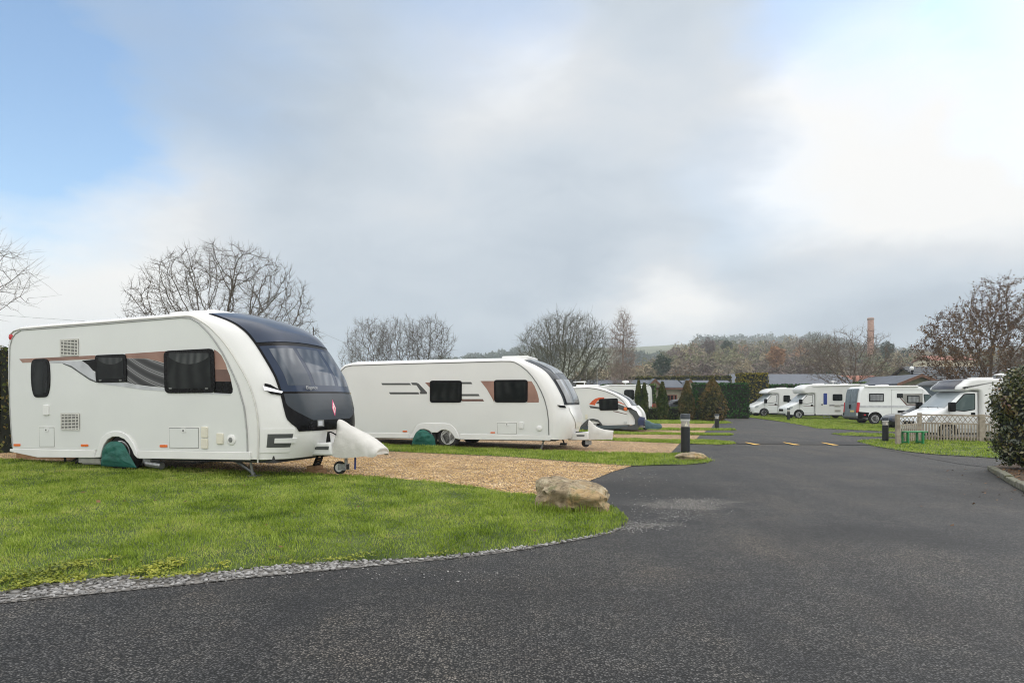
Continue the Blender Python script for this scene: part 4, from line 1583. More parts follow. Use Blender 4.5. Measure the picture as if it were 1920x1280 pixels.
# lower apron sweeping up under the nose to the hitch
YC = W1 / 2
pxz = lambda pts, yo=YC: C1.poly(z2(pts), yo)
fa = MB()
A0 = pxz([(830, 990), (870, 962), (1060, 948), (1075, 1035), (820, 1035)])
fa.prism(A0, YC - 0.30, YC + 0.30)
fa.build("hitch_fairing", M["white"], c1, bevel=0.03)
sl = C1.poly(z2([(890, 990), (905, 984), (985, 982), (980, 1006), (892, 1004)]), YC - 0.30)
MB().prism(sl, YC - 0.305, YC - 0.28).build("fairing_slot", M["charcoal"], c1, smooth=0)
fx = sp[-1][0]
zn = prof1[-1][1]
ap = MB()
rows = []
for k in range(17):
    qv = -0.97 + 1.94 * k / 16
    base = F1.at(qv, 1.0)
    up = 0.10 * (1 - abs(qv) ** 2)
    rows.append([(base[0] - 0.002, base[1], base[2] + 0.004), (base[0] - 0.18, base[1], base[2] - 0.03 + 0.0 * up), (base[0] - 0.6, base[1] * 0.9 + YC * 0.1, base[2] - 0.02)])
ap.grid(rows)
ap.build("apron", M["grime"], c1)
hx, hz = C1.side(*z2([(1300, 1000)])[0], YC)
MB().tube([(fx - 0.2, YC, hz + 0.02), (hx, YC, hz)], 0.06, 8).build("drawbar", M["dark"], c1)
# jockey wheel, prop leg on its block, lead
jx, jz = C1.side(*z2([(1045, 1160)])[0], YC)
jc = C1.side(*z2([(1098, 1050)])[0], YC)
jw = MB()
jw.tube([(jc[0], YC, jc[1] + 0.1), (jc[0], YC, 0.16)], 0.028, 10)
jw.box(jc[0] - 0.12, jc[0] + 0.03, YC - 0.06, YC - 0.04, 0.07, 0.17)
jw.box(jc[0] - 0.12, jc[0] + 0.03, YC + 0.04, YC + 0.06, 0.07, 0.17)
jk = jw.build("jockey_wheel", M["steel"], c1)
tw = MB().lathe([(0.06, -0.03), (0.105, -0.03), (0.11, 0), (0.105, 0.03), (0.06, 0.03)], 20, "y", (jc[0] - 0.12, YC, 0.105)).build("tyre", M["tyre"], jk)
MB().lathe([(0.001, -0.034), (0.07, -0.034), (0.07, 0.034), (0.001, 0.034)], 16, "y", (jc[0] - 0.12, YC, 0.105)).build("rim", M["alloy"], jk)
px0 = C1.side(*z2([(930, 1045)])[0], YC)
px1 = C1.side(*z2([(900, 1120)])[0], YC)
pr = MB()
pr.box(-0.035, 0.035, YC - 0.06, YC - 0.04, 0, 1)
pl_ = MB()
for yy in (YC - 0.07, YC + 0.07):
    pl_.tube([(px0[0], yy, px0[1] + 0.03), (px1[0], yy, 0.12)], 0.022, 6)
for k in range(3):
    t = 0.3 + 0.25 * k
    pl_.tube([(px0[0] + (px1[0] - px0[0]) * t, YC - 0.07, px0[1] + (0.12 - px0[1]) * t), (px0[0] + (px1[0] - px0[0]) * t, YC + 0.07, px0[1] + (0.12 - px0[1]) * t)], 0.02, 6)
pl_.build("prop_leg", M["black"], c1)
blk = MB().box(px1[0] - 0.13, px1[0] + 0.13, YC - 0.15, YC + 0.12, 0.0, 0.06).box(px1[0] - 0.1, px1[0] + 0.07, YC - 0.13, YC + 0.1, 0.06, 0.125).build("timber_block", M["wood"], None, bevel=0.006)
blk.location, blk.rotation_euler = C1.o, (0, 0, C1.rz)
tag(blk, "brown timber block stacked under the front prop leg of the dark fronted caravan", "timber block")
pin0 = C1.side(*z2([(1160, 1050)])[0], YC)
pin1 = C1.side(*z2([(1158, 1135)])[0], YC)
MB().tube([(pin0[0], YC, pin0[1] + 0.05), (pin1[0], YC, pin1[1])], 0.016, 8).build("lock_pin", M["blue"], c1)
cb = C1.poly(z2([(980, 945), (983, 905), (988, 888), (1010, 893), (1045, 914), (1070, 925)]), YC - 0.2)
cable = MB().tube([(x, YC - 0.2, z) for x, z in spline(cb, 5)], 0.010, 6)
b0 = C1.side(*z2([(980, 950)])[0], YC - 0.2)
cable.lathe([(0.04, -0.04), (0.035, 0.03), (0.015, 0.16)], 10, "z", (b0[0], YC - 0.2, b0[1]))
cable.build("power_lead", M["black"], c1)
# cloth thrown over the hitch head
top = [(1048, 805), (1060, 800), (1085, 815), (1110, 838), (1150, 858), (1200, 885), (1250, 915), (1290, 942), (1325, 972), (1345, 990), (1340, 1010)]
low = [(1085, 875), (1062, 930), (1058, 985), (1062, 1030), (1110, 1050), (1200, 1050), (1280, 1040), (1300, 1046), (1330, 1047), (1340, 1040), (1340, 1035)]
tp, lp = spline(pxz(top), 6), spline(pxz(low), 6)
hc = MB()
rows = []
n = len(tp)
for i in range(n):
    f = i / (n - 1)
    hwid = 0.035 + 0.235 * min(1, f * 3.2) - 0.11 * max(0, (f - 0.6) / 0.4)
    row = []
    for j in range(33):
        a = PI * j / 32
        c, s_ = math.cos(a), math.sin(a) ** 0.8
        x = lp[i][0] + (tp[i][0] - lp[i][0]) * s_
        zz = lp[i][1] + (tp[i][1] - lp[i][1]) * s_
        w = hwid * math.copysign(abs(c) ** 0.75, c)
        rg_ = lambda v: 1 - 2 * abs(math.sin(v)) ** 0.7
        cr = (0.013 * (rg_(x * 6 + zz * 9) + rg_(x * 9 - zz * 5 + 1.0)) + 0.010 * math.sin(j * 0.75 + 9 * f) * (1 - f)) * math.sin(a) ** 0.4
        row.append((x, YC + w + math.copysign(cr, c) * min(1, abs(c) * 3), zz + 0.5 * cr))
    rows.append(row)
hc.grid(rows)
hc.add(rows[0], [tuple(range(33))])
hc.add(rows[-1], [tuple(range(33))])
hco = hc.build("hitch_cover", M["white_cloth"], None, smooth=50)
hco.location, hco.rotation_euler = C1.o, (0, 0, C1.rz)
tag(hco, "creased off-white cloth with a peaked corner over the hitch of the dark fronted caravan", "hitch cover", "white hitch covers")
# ================================================================ second caravan, twin axle
C2 = Frame((-1.747, 18.2, G(-1.747, 18.2) - 0.02), math.radians(-14.9))
z3 = lambda pts: Z(pts, 5.053, 620, 640)
z4 = lambda pts: Z(pts, 5.053, 880, 640)
c2 = empty("touring_caravan", C2.o, C2.rz, "white twin axle caravan with grey line graphics and pale front, second along the gravel", "caravan", "touring caravans on the gravel pitches")
W2 = 2.25
rear = C2.poly([(640, 812), (637, 790), (635, 740), (635.5, 700), (638, 690), (645, 684)])
roof = C2.poly([(660, 680), (760, 677.3), (860, 675), (940, 673.5)])
gut = C2.poly(z4([(395, 168), (440, 182), (500, 215), (560, 262), (610, 318), (655, 385), (695, 460), (730, 545), (752, 640), (765, 740), (768, 930)]))
E2 = [0.0, 0.03, 0.06, 0.085, 0.105, 0.12, 0.13, 0.145, 0.15, 0.16, 0.12]
sp = spline([roof[-1]] + [(x + e, z) for (x, z), e in zip(gut, E2)], 5)
prof2 = rear + roof[:-1] + sp
i2 = len(rear) + len(roof) - 1
nf2, zt2, zb2 = len(sp), sp[0][1], sp[-1][1]


def kfun2(i, amount=0.42):
    if i < i2:
        return 0.0
    h = (zt2 - prof2[i][1]) / (zt2 - zb2)
    up = math.sin(min(1, h / 0.2) * PI / 2)
    dn = 1.0 if h < 0.8 else 1.0 - 0.3 * ((h - 0.8) / 0.2) ** 1.5
    return amount * (0.25 * min(1, (i - i2) / (nf2 - 1) * 4) + 0.75 * up) * dn


arch2 = C2.poly(z3([(1215, 925), (1180, 915), (1160, 880), (1130, 850), (1090, 835), (1050, 838), (1015, 862), (960, 862), (930, 840), (890, 828), (850, 832), (815, 862), (795, 905), (785, 915)]))
bot2 = C2.poly(z3([(1900, 932), (1225, 925)])) + arch2 + C2.poly(z3([(745, 915), (90, 908)]))
sh2 = shell(prof2, W2, 0, 0.07, lambda q, i: kfun2(i) * (1 - abs(q) ** 5), ns=29, na=4, crown=0.09, bottom=bot2, bottom_far=C2.poly(z3([(1225, 925), (745, 915), (90, 908)])))
sh2.build("body", M["white2"], c2, smooth=30)
F2 = Front(C2, sh2, i2, len(prof2) - 1)
MB().prism([(rear[0][0] + 0.25, 0.40), (sp[-1][0], 0.42), (sp[-1][0], 0.22), (rear[0][0] + 0.5, 0.22)], 0.12, W2 - 0.12).build("chassis", M["dark"], c2, smooth=0)
edge2 = C2.poly([(643, 800), (640, 780), (638, 740), (638.5, 705), (641, 694), (648, 687.5)]) + C2.poly([(660, 685), (760, 682), (860, 679.5), (940, 677.3)]) + C2.poly(z4([(392, 190), (432, 198), (485, 228), (545, 275), (595, 330), (640, 395), (680, 470), (714, 553), (737, 645), (750, 745), (754, 885)]))
skin2 = edge2 + C2.poly(z3([(1900, 884), (1225, 876), (1190, 815), (1140, 782), (1080, 774), (830, 772), (795, 810), (770, 868), (300, 864)]))
MB().prism(skin2, -0.010, 0.004).build("side_panel", M["panel"], c2, smooth=0)
MB().tube([(x, -0.012, z) for x, z in edge2], 0.013, 6).build("gutter", M["gutter"], c2)
MB().prism(C2.poly(z3([(90, 862), (748, 868), (745, 916), (90, 908)])), -0.028, 0.002).build("skirt", M["white2"], c2, bevel=0.008)
MB().prism(C2.poly(z4([(-85, 875), (769, 890), (769, 936), (-85, 926)])), -0.028, 0.002).build("skirt", M["white2"], c2, bevel=0.008)
ao2 = C2.poly(z3([(745, 917), (775, 895), (795, 850), (815, 800), (850, 776), (900, 772), (1000, 772), (1090, 774), (1140, 784), (1180, 822), (1205, 870), (1226, 926)]))
MB().prism(ao2 + arch2, -0.034, 0.01).build("wheel_arch", M["white"], c2, bevel=0.012)
for pxw in (797, 839):
    xw = C2.side(pxw, 825)[0]
    add_wheel(c2, xw, 0.13, 0.30, 0.315, 0.2, -1, M["tyre"], M["alloy"], 10)
    add_wheel(c2, xw, W2 - 0.13, 0.30, 0.315, 0.2, 1, M["tyre"], M["alloy"], 10)
wc = C2.poly(z3([(765, 1000), (775, 955), (790, 905), (812, 862), (840, 842), (880, 836), (915, 845), (940, 866), (975, 890), (992, 930), (1000, 1000)]))
o = pillow([tuple(p) for p in spline(wc, 3)], -0.03, -0.14, 8, 0.010, 8).build("wheel_cover", M["green_cloth"], None, smooth=60)
o.location, o.rotation_euler = C2.o, (0, 0, C2.rz)
tag(o, "green cloth cover over one wheel of the twin axle caravan, beside its bare alloy wheel", "wheel cover", "green wheel covers")
for nm, q, m_ in (("grey_stripe", [(480, 394), (748, 394), (765, 412), (492, 412)], "charcoal"), ("grey_stripe", [(553, 480), (832, 480), (842, 499), (566, 499)], "charcoal"),
                  ("grey_stripe", [(762, 390), (815, 390), (835, 398), (915, 482), (912, 497), (852, 497), (842, 482), (855, 474), (815, 414), (778, 412)], "charcoal"),
                  ("copper_stripe", [(895, 388), (945, 388), (945, 440)], "copper"), ("grey_stripe", [(1240, 384), (1332, 384), (1343, 403), (1240, 403)], "charcoal"),
                  ("grey_stripe", [(1240, 497), (1402, 497), (1413, 517), (1240, 517)], "charcoal"), ("brown_stripe", [(1240, 545), (1442, 545), (1455, 566), (1250, 566), (1240, 556)], "brown")):
    plate(nm, c2, C2.poly(z3(q)), -1, M[m_], 0.0135)
plate("copper_stripe", c2, C2.poly(z3([(1420, 374), (1550, 374), (1550, 577), (1535, 545), (1480, 450)])), -1, M["copper"], 0.0135)
plate("copper_stripe", c2, C2.poly(z4([(550, 374), (590, 376), (618, 420), (645, 485), (660, 545), (658, 577), (550, 577)])), -1, M["copper"], 0.0135)
window(c2, C2.poly(z3([(942, 370), (1245, 370), (1243, 578), (942, 578)])), -1, 0.08, 0.06, proud=0.028)
window(c2, C2.poly(z3([(1548, 364), (1869, 362), (1867, 577), (1552, 577)])), -1, 0.08, 0.06, proud=0.028)
hatch(c2, C2.poly(z3([(1570, 760), (1770, 762), (1770, 884), (1572, 882)])), -1)
plate("socket_cover", c2, C2.poly(z3([(1786, 763), (1830, 763), (1830, 824), (1786, 824)])), -1, M["white"], 0.04, r=0.03, bevel=0.008)
for q in ((684, 844, 727, 857), (1516, 856, 1558, 868)):
    p = z3([(q[0], q[1]), (q[2], q[3])])
    plate("reflector", c2, quadpx(C2, p[0][0], p[0][1], p[1][0], p[1][1]), -1, M["orange"], 0.022, r=0.01)
x, z = C2.side(*z4([(664, 822)])[0])
MB().lathe([(0.075, 0.0), (0.075, -0.02), (0.06, -0.03), (0.001, -0.03)], 20, "y", (x, -0.008, z)).build("water_inlet", M["white"], c2)
zr = roof[-1][1]
MB().slab(rrect(roof[-1][0] - 0.15, roof[-1][0] + 0.62, 0.5, 1.75, 0.1), zr - 0.12, zr + 0.12).build("rooflight", M["white2"], c2, bevel=0.03)
for (pxa, zz, w_) in ((688, 0.03, 0.22), (775, 0.06, 0.2), (860, 0.03, 0.2)):
    x, _ = C2.side(pxa, 676, 1.0)
    MB().slab(rrect(x - w_, x + w_, 0.7, 1.5, 0.08), C2.side(pxa, 676)[1] - 0.05, C2.side(pxa, 676)[1] + zz).build("roof_vent", M["white2"], c2, bevel=0.02)
x1, _ = C2.side(*z4([(680, 1000)])[0])
lg = MB()
lg.tube([(x1 - 0.3, 0.3, 0.42), (x1, 0.28, 0.2)], 0.02, 6)
lg.tube([(x1 + 0.08, 0.3, 0.42), (x1 - 0.06, 0.28, 0.0)], 0.024, 6)
lg.build("corner_steady", M["steel"], c2)
x1, _ = C2.side(*z4([(880, 1000)])[0], 1.9)
lg = MB()
lg.tube([(x1 - 0.1, 1.95, 0.42), (x1 + 0.05, 1.92, 0.06)], 0.024, 6)
lg.box(x1 - 0.06, x1 + 0.12, 1.84, 2.0, 0, 0.06)
lg.build("corner_steady", M["dark"], c2)
# nose
left = z4([(520, 178), (560, 205), (610, 245), (660, 290), (700, 335), (735, 370), (775, 440), (815, 510), (850, 570), (870, 600)])
qt = [F2.find(*p) for p in left]
hw2 = interp([t for _, t in qt], [-q for q, _ in qt])
t0, t1 = qt[0][1], F2.find(*z4([(900, 598)])[0])[1]
tA = F2.find(*z4([(800, 308)])[0])[1]
tB = F2.find(*z4([(810, 358)])[0])[1]
ew = lambda t: min(0.83, max(0.3, hw2(t)))
F2.patch("front_panel", ew, t0, t1, M["navy2"], c2, 0.012, rows=50, cols=40)
F2.patch("roof_window", lambda t: ew(t) - 0.16, t0 + 0.02, tA, M["glass_light"], c2, 0.022)
fw = F2.patch("front_window", lambda t: ew(t) - 0.03, tB, t1 - 0.008, M["black"], c2, 0.020)
for q0, q1 in ((lambda t: -ew(t) + 0.06, lambda t: -0.42), (lambda t: -0.38, lambda t: 0.38), (lambda t: 0.42, lambda t: ew(t) - 0.06)):
    F2.patch("pane", None, tB + 0.006, t1 - 0.016, M["glass_light"], fw, 0.026, q0=q0, q1=q1, cols=8)
tl0, tl1 = t1 + 0.02, F2.find(*z4([(990, 800)])[0])[1]
F2.patch("front_locker", lambda t: 0.72 - 0.4 * ((t - tl0) / (tl1 - tl0)) ** 3, tl0, tl1, M["white"], c2, 0.016)
q, t = F2.find(*z4([(992, 690)])[0])
for dt in (-0.03, 0.0, 0.04):
    F2.poly("badge", [(q - 0.02, t + dt - 0.01), (q + 0.02, t + dt - 0.01), (q + 0.02, t + dt + 0.012), (q - 0.02, t + dt + 0.012)], M["gutter"], c2, 0.024, 0.008, st=True)
for sgn in (-1, 1):
    q, t = F2.find(*z4([(880, 612)])[0])
    q = q if sgn < 0 else -q
    F2.poly("marker_light", [(q - 0.07, t - 0.012), (q + 0.05, t - 0.004), (q + 0.07, t + 0.016), (q - 0.04, t + 0.010)], M["black"], c2, 0.03, 0.02, st=True)
YC = W2 / 2
A0 = C2.poly(z4([(960, 885), (1010, 862), (1140, 852), (1140, 928), (950, 930)]), YC)
MB().prism(A0, YC - 0.28, YC + 0.28).build("hitch_fairing", M["white"], c2, bevel=0.02)
MB().prism(C2.poly(z4([(1015, 884), (1092, 884), (1090, 898), (1018, 898)]), YC - 0.28), YC - 0.285, YC - 0.26).build("fairing_slot", M["charcoal"], c2, smooth=0)
jc = C2.side(*z4([(1150, 940)])[0], YC)
jw = MB().tube([(jc[0], YC, jc[1] + 0.25), (jc[0], YC, 0.25)], 0.03, 8)
jw.box(jc[0] - 0.14, jc[0] + 0.03, YC - 0.06, YC - 0.04, 0.08, 0.2)
jk = jw.build("jockey_wheel", M["steel"], c2)
MB().lathe([(0.05, -0.03), (0.11, -0.03), (0.115, 0), (0.11, 0.03), (0.05, 0.03)], 18, "y", (jc[0] - 0.14, YC, 0.12)).build("tyre", M["tyre"], jk)
MB().tube([(sp[-1][0] - 0.3, YC, jc[1] + 0.2), (C2.side(1148, 820, YC)[0], YC, jc[1] + 0.2)], 0.05, 8).build("drawbar", M["dark"], c2)
# stiff white sail over the hitch
top = [(1132, 742), (1150, 752), (1180, 785), (1215, 810), (1260, 828), (1310, 838), (1366, 842)]
low = [(1132, 930), (1160, 928), (1190, 926), (1225, 925), (1265, 925), (1310, 925), (1352, 926)]
tp, lp = spline(C2.poly(z4(top), YC), 3), spline(C2.poly(z4(low), YC), 3)
hc = MB()
rows = []
for i in range(len(tp)):
    f = i / (len(tp) - 1)
    row = []
    for j in range(13):
        a = PI * j / 12
        c, s_ = math.cos(a), math.sin(a)
        hwid = 0.16 - 0.05 * f
        cr = 0.008 * math.sin(tp[i][0] * 19 + j * 1.3)
        row.append((lp[i][0] + (tp[i][0] - lp[i][0]) * s_, YC + hwid * c + cr, lp[i][1] + (tp[i][1] - lp[i][1]) * s_))
    rows.append(row)
hc.grid(rows)
hc.add(rows[0], [tuple(range(13))])
hc.add(rows[-1], [tuple(range(13))])
o = hc.build("hitch_cover", M["white_cloth"], None, smooth=50)
o.location, o.rotation_euler = C2.o, (0, 0, C2.rz)
tag(o, "smooth white triangular cover over the hitch of the twin axle caravan", "hitch cover", "white hitch covers")

# ================================================================ third caravan: small, raked, with orange flash
g3 = gp(1150, 808)
C3 = Frame(g3, math.radians(-13))
z5 = lambda pts: Z(pts, 7.11, 1060, 680)
c3 = empty("touring_caravan", C3.o, C3.rz, "small white caravan with an orange flash and dark grey front corners, third along the gravel", "caravan", "touring caravans on the gravel pitches")
W3 = 2.15
rear = C3.poly([(985, 803), (982, 770), (984, 738), (990, 729)])
roof = C3.poly([(1010, 726.5), (1060, 724.5), (1090, 724)])
gut = C3.poly(z5([(330, 325), (430, 340), (540, 370), (640, 410), (720, 455), (780, 505), (820, 560), (850, 590), (900, 640), (930, 700), (940, 780), (930, 830)]))
sp = spline([roof[-1]] + [(x + 0.04, z + 0.05 if i < 6 else z) for i, (x, z) in enumerate(gut)], 4)
prof3 = rear + roof[:-1] + sp
i3 = len(rear) + len(roof) - 1
nf3, zt3, zb3 = len(sp), sp[0][1], sp[-1][1]


def kfun3(i):
    if i < i3:
        return 0.0
    h = (zt3 - prof3[i][1]) / (zt3 - zb3)
    up = min(1, h / 0.5)
    return 0.30 * up * up * (3 - 2 * up)


sh3 = shell(prof3, W3, 0, 0.07, lambda q, i: kfun3(i) * (1 - abs(q) ** 3), ns=17, na=4, bottom=C3.poly(z5([(560, 832), (490, 828), (430, 760), (370, 745), (300, 765), (240, 830), (-400, 830)])))
sh3.build("body", M["white"], c3, smooth=30)
F3 = Front(C3, sh3, i3, len(prof3) - 1)
edge3 = C3.poly([(990, 790), (988, 745), (994, 732), (1060, 728.5), (1100, 727.2)]) + C3.poly(z5([(330, 338), (430, 352), (540, 382), (640, 422), (715, 465), (770, 512), (805, 566), (835, 600), (845, 690), (845, 820)]))
MB().prism(edge3, -0.01, 0.004).build("side_panel", M["panel"], c3, smooth=0)
MB().tube([(x, -0.012, z) for x, z in edge3[:-2]], 0.014, 6).build("gutter", M["gutter"], c3)
MB().prism(C3.poly(z5([(-400, 838), (835, 838), (830, 870), (560, 888), (-400, 888)])), -0.03, W3 - 0.1).build("chassis", mat("slate grey sill", (0.06, 0.085, 0.095), 0.6, var=0.2, vs=4), c3, bevel=0.02)
MB().prism(rpoly(C3.poly(z5([(200, 850), (245, 800), (300, 752), (370, 742), (440, 758), (480, 800), (500, 835), (480, 835), (440, 790), (370, 770), (310, 785), (270, 850)])), 0.03), -0.04, 0.01).build("wheel_arch", M["charcoal"], c3)
xw = C3.side(*z5([(350, 850)])[0])[0]
add_wheel(c3, xw, 0.14, 0.32, 0.32, 0.2, -1, M["tyre"], M["alloy"], 5)
add_wheel(c3, xw, W3 - 0.14, 0.32, 0.32, 0.2, 1, M["tyre"], M["alloy"], 5)
M["flash"] = mat("orange flash vinyl", (0.62, 0.10, 0.025), 0.35, var=0.12, vs=5)
plate("orange_flash", c3, C3.poly(z5([(318, 553), (360, 505), (400, 478), (450, 462), (520, 460), (520, 475), (450, 500), (430, 505), (400, 545), (400, 566)])), -1, M["flash"], 0.0135)
plate("grey_flash", c3, C3.poly(z5([(318, 570), (460, 590), (460, 616), (335, 602)])), -1, M["charcoal"], 0.0135)
plate("grey_flash", c3, C3.poly(z5([(405, 540), (440, 510), (460, 510), (460, 550)])), -1, M["charcoal"], 0.0145)
plate("orange_flash", c3, C3.poly(z5([(700, 515), (740, 527), (795, 556), (790, 562), (735, 538), (700, 528)])), -1, M["flash"], 0.0135)
plate("grey_flash", c3, C3.poly(z5([(690, 545), (790, 580), (800, 640), (690, 610)])), -1, M["charcoal"], 0.0140)
plate("brown_stripe", c3, C3.poly(z5([(640, 640), (700, 650), (830, 686), (828, 692), (700, 662), (640, 650)])), -1, M["brown"], 0.0142)
window(c3, C3.poly(z5([(450, 480), (700, 472), (706, 630), (456, 634)])), -1, 0.07, 0.05, proud=0.04)
plate("inlet_cover", c3, C3.poly(z5([(265, 685), (297, 685), (297, 748), (265, 748)])), -1, M["cream"], 0.03, bevel=0.006)
plate("inlet_cover", c3, C3.poly(z5([(778, 780), (820, 778), (818, 812), (780, 814)])), -1, M["lens"], 0.03, bevel=0.006)
# dark grey corner bumper sweeping from the lamp down to the sill
cb3 = z5([(775, 610), (800, 585), (870, 600), (960, 640), (985, 720), (1000, 800), (985, 860), (900, 880), (820, 870), (850, 840), (930, 810), (935, 760), (900, 700), (850, 650), (800, 645)])
q3 = [F3.find(*p) for p in z5([(835, 592), (870, 600), (930, 625), (965, 650), (985, 720), (1000, 800), (985, 850), (930, 850), (935, 800), (935, 750), (905, 690), (860, 640)])]
for sgn in (-1, 1):
    F3.poly("corner_bumper", [(-q if sgn > 0 else q, t) for q, t in q3], M["charcoal"], c3, 0.05, 0.06, st=True, bevel=0.01)
MB().prism(rpoly(C3.poly(z5([(775, 612), (800, 586), (850, 600), (850, 650), (900, 700), (935, 770), (930, 815), (850, 842), (830, 850), (750, 850), (750, 885), (960, 892), (990, 850), (980, 700), (950, 640), (870, 600)])), 0.02), -0.06, 0.02).build("corner_bumper", M["charcoal"], c3, bevel=0.01)
x, z = C3.side(*z5([(803, 614)])[0])
MB().lathe([(0.001, -0.08), (0.06, -0.075), (0.085, -0.05), (0.085, 0.0)], 18, "y", (x, 0, z)).build("marker_light", M["orange"], c3)
tt0, tt1 = F3.find(*z5([(600, 345)])[0])[1], F3.find(*z5([(890, 570)])[0])[1]
F3.patch("front_panel", lambda t: 0.82, tt0, tt1, M["navy2"], c3, 0.012)
F3.patch("front_window", lambda t: 0.66, tt0 + 0.10, tt1 - 0.02, M["glass_light"], c3, 0.022)
F3.patch("front_hood", lambda t: 0.55, tt1 + 0.03, 0.93, M["white"], c3, 0.07, thick=0.07)
x, z = C3.side(*z5([(210, 255)])[0], 1.0)
ae = MB().tube([(x + 0.15, 1.0, z - 0.35), (x + 0.15, 1.0, z)], 0.025, 8)
ae.prism([(x - 0.35, z - 0.01), (x + 0.2, z - 0.03), (x + 0.2, z + 0.04), (x - 0.3, z + 0.02)], 0.9, 1.1)
ae.build("aerial", M["white"], c3)
x, z = C3.side(1098, 724)
MB().slab(rrect(x - 0.5, x + 0.5, 0.5, 1.6, 0.1), z - 0.1, z + 0.08).build("rooflight", M["white2"], c3, bevel=0.03)
YC = W3 / 2
MB().prism(C3.poly(z5([(950, 812), (1110, 808), (1112, 860), (1000, 862)]), YC), YC - 0.2, YC + 0.2).build("hitch_fairing", M["white"], c3, bevel=0.02)
MB().prism(C3.poly(z5([(1040, 828), (1096, 828), (1096, 842), (1040, 842)]), YC - 0.2), YC - 0.206, YC - 0.18).build("fairing_slot", M["black"], c3, smooth=0)
jc = C3.side(*z5([(1130, 870)])[0], YC)
jw = MB().tube([(jc[0], YC, jc[1] + 0.2), (jc[0], YC, 0.2)], 0.03, 8)
for pxx in (1168, 1246):
    xx = C3.side(*z5([(pxx, 880)])[0], YC)[0]
    MB().tube([(xx, YC, jc[1] + 0.15), (xx, YC, 0.25)], 0.02, 6).build("prop_leg", M["steel"], c3)
jk = jw.build("jockey_wheel", M["steel"], c3)
MB().lathe([(0.03, -0.03), (0.10, -0.03), (0.105, 0), (0.10, 0.03), (0.03, 0.03)], 16, "y", (jc[0] - 0.2, YC, 0.11)).build("tyre", M["tyre"], jk)
MB().tube([(sp[-1][0] - 0.2, YC, jc[1] + 0.1), (C3.side(1238, 798, YC)[0], YC, jc[1] + 0.12)], 0.05, 8).build("drawbar", M["dark"], c3)
M["teal_cloth"] = mat("dark teal cover cloth", (0.03, 0.075, 0.09), 0.65, vs=4, col2=(0.05, 0.10, 0.11), bump=0.5, bs=10, bdist=0.03)
pts = [(1075, 745, 860), (1100, 752, 862), (1130, 768, 864), (1160, 785, 866), (1200, 795, 868), (1240, 795, 868), (1270, 802, 862), (1290, 822, 850)]
st = []
for k, (a, tz, lz) in enumerate(pts):
    x, zt_ = C3.side(*z5([(a, tz)])[0], YC)
    _, zl = C3.side(*z5([(a, lz)])[0], YC)
    st.append((x, zl, zt_, 0.22 - 0.012 * k))
sst = [tuple(v) for v in spline(st, 3)]
o = loft(sst, 12, 2.2, 0.10, 4).build("hitch_cover", M["teal_cloth"], None, smooth=60)
o.location, o.rotation_euler = C3.o, (0, 0, C3.rz)
tag(o, "dark teal cloth draped over the hitch of the small caravan with the orange flash", "hitch cover")
# blue bag behind the hitch
b0, b1 = C3.side(*z5([(1020, 690)])[0], YC + 0.6), C3.side(*z5([(1068, 805)])[0], YC + 0.6)
bg_ = loft([(b0[0] - 0.1, b1[1] - 0.02, b0[1] - 0.16, 0.14), (b0[0] + 0.0, b1[1] - 0.02, b0[1] - 0.05, 0.17), (b0[0] + 0.18, b1[1] - 0.02, b0[1] - 0.07, 0.17), (b1[0] + 0.02, b1[1] - 0.02, b0[1] - 0.24, 0.12)], 12, 3.0, 0.06, 9)
bo = bg_.build("front_bag", mat("blue nylon bag", (0.02, 0.03, 0.085), 0.6, var=0.3, vs=8), None, smooth=60)
bo.name = "cover_bag"
bo.location, bo.rotation_euler = C3.o, (0, 0, C3.rz)
tag(bo, "blue nylon bag tucked against the nose of the small caravan with the orange flash", "bag")


# ================================================================ motorhomes and the panel van
def wheel_arch_ring(x, z, R, w=0.07, n=14, a0=-8, a1=188):
    o_ = [(x + (R + w) * math.cos(math.radians(a0 + (a1 - a0) * k / n)), z + (R + w) * math.sin(math.radians(a0 + (a1 - a0) * k / n))) for k in range(n + 1)]
    i_ = [(x + R * math.cos(math.radians(a1 - (a1 - a0) * k / n)), z + R * math.sin(math.radians(a1 - (a1 - a0) * k / n))) for k in range(n + 1)]
    return o_ + i_


def notch(x, z, R, zb, n=12):
    """bottom edge of a body rising round a wheel, front to rear"""
    h = math.asin(max(-1, min(1, (zb - z) / R)))
    return [(x + R * math.cos(a), z + R * math.sin(a)) for a in (h + (PI - 2 * h) * k / n for k in range(n + 1))]


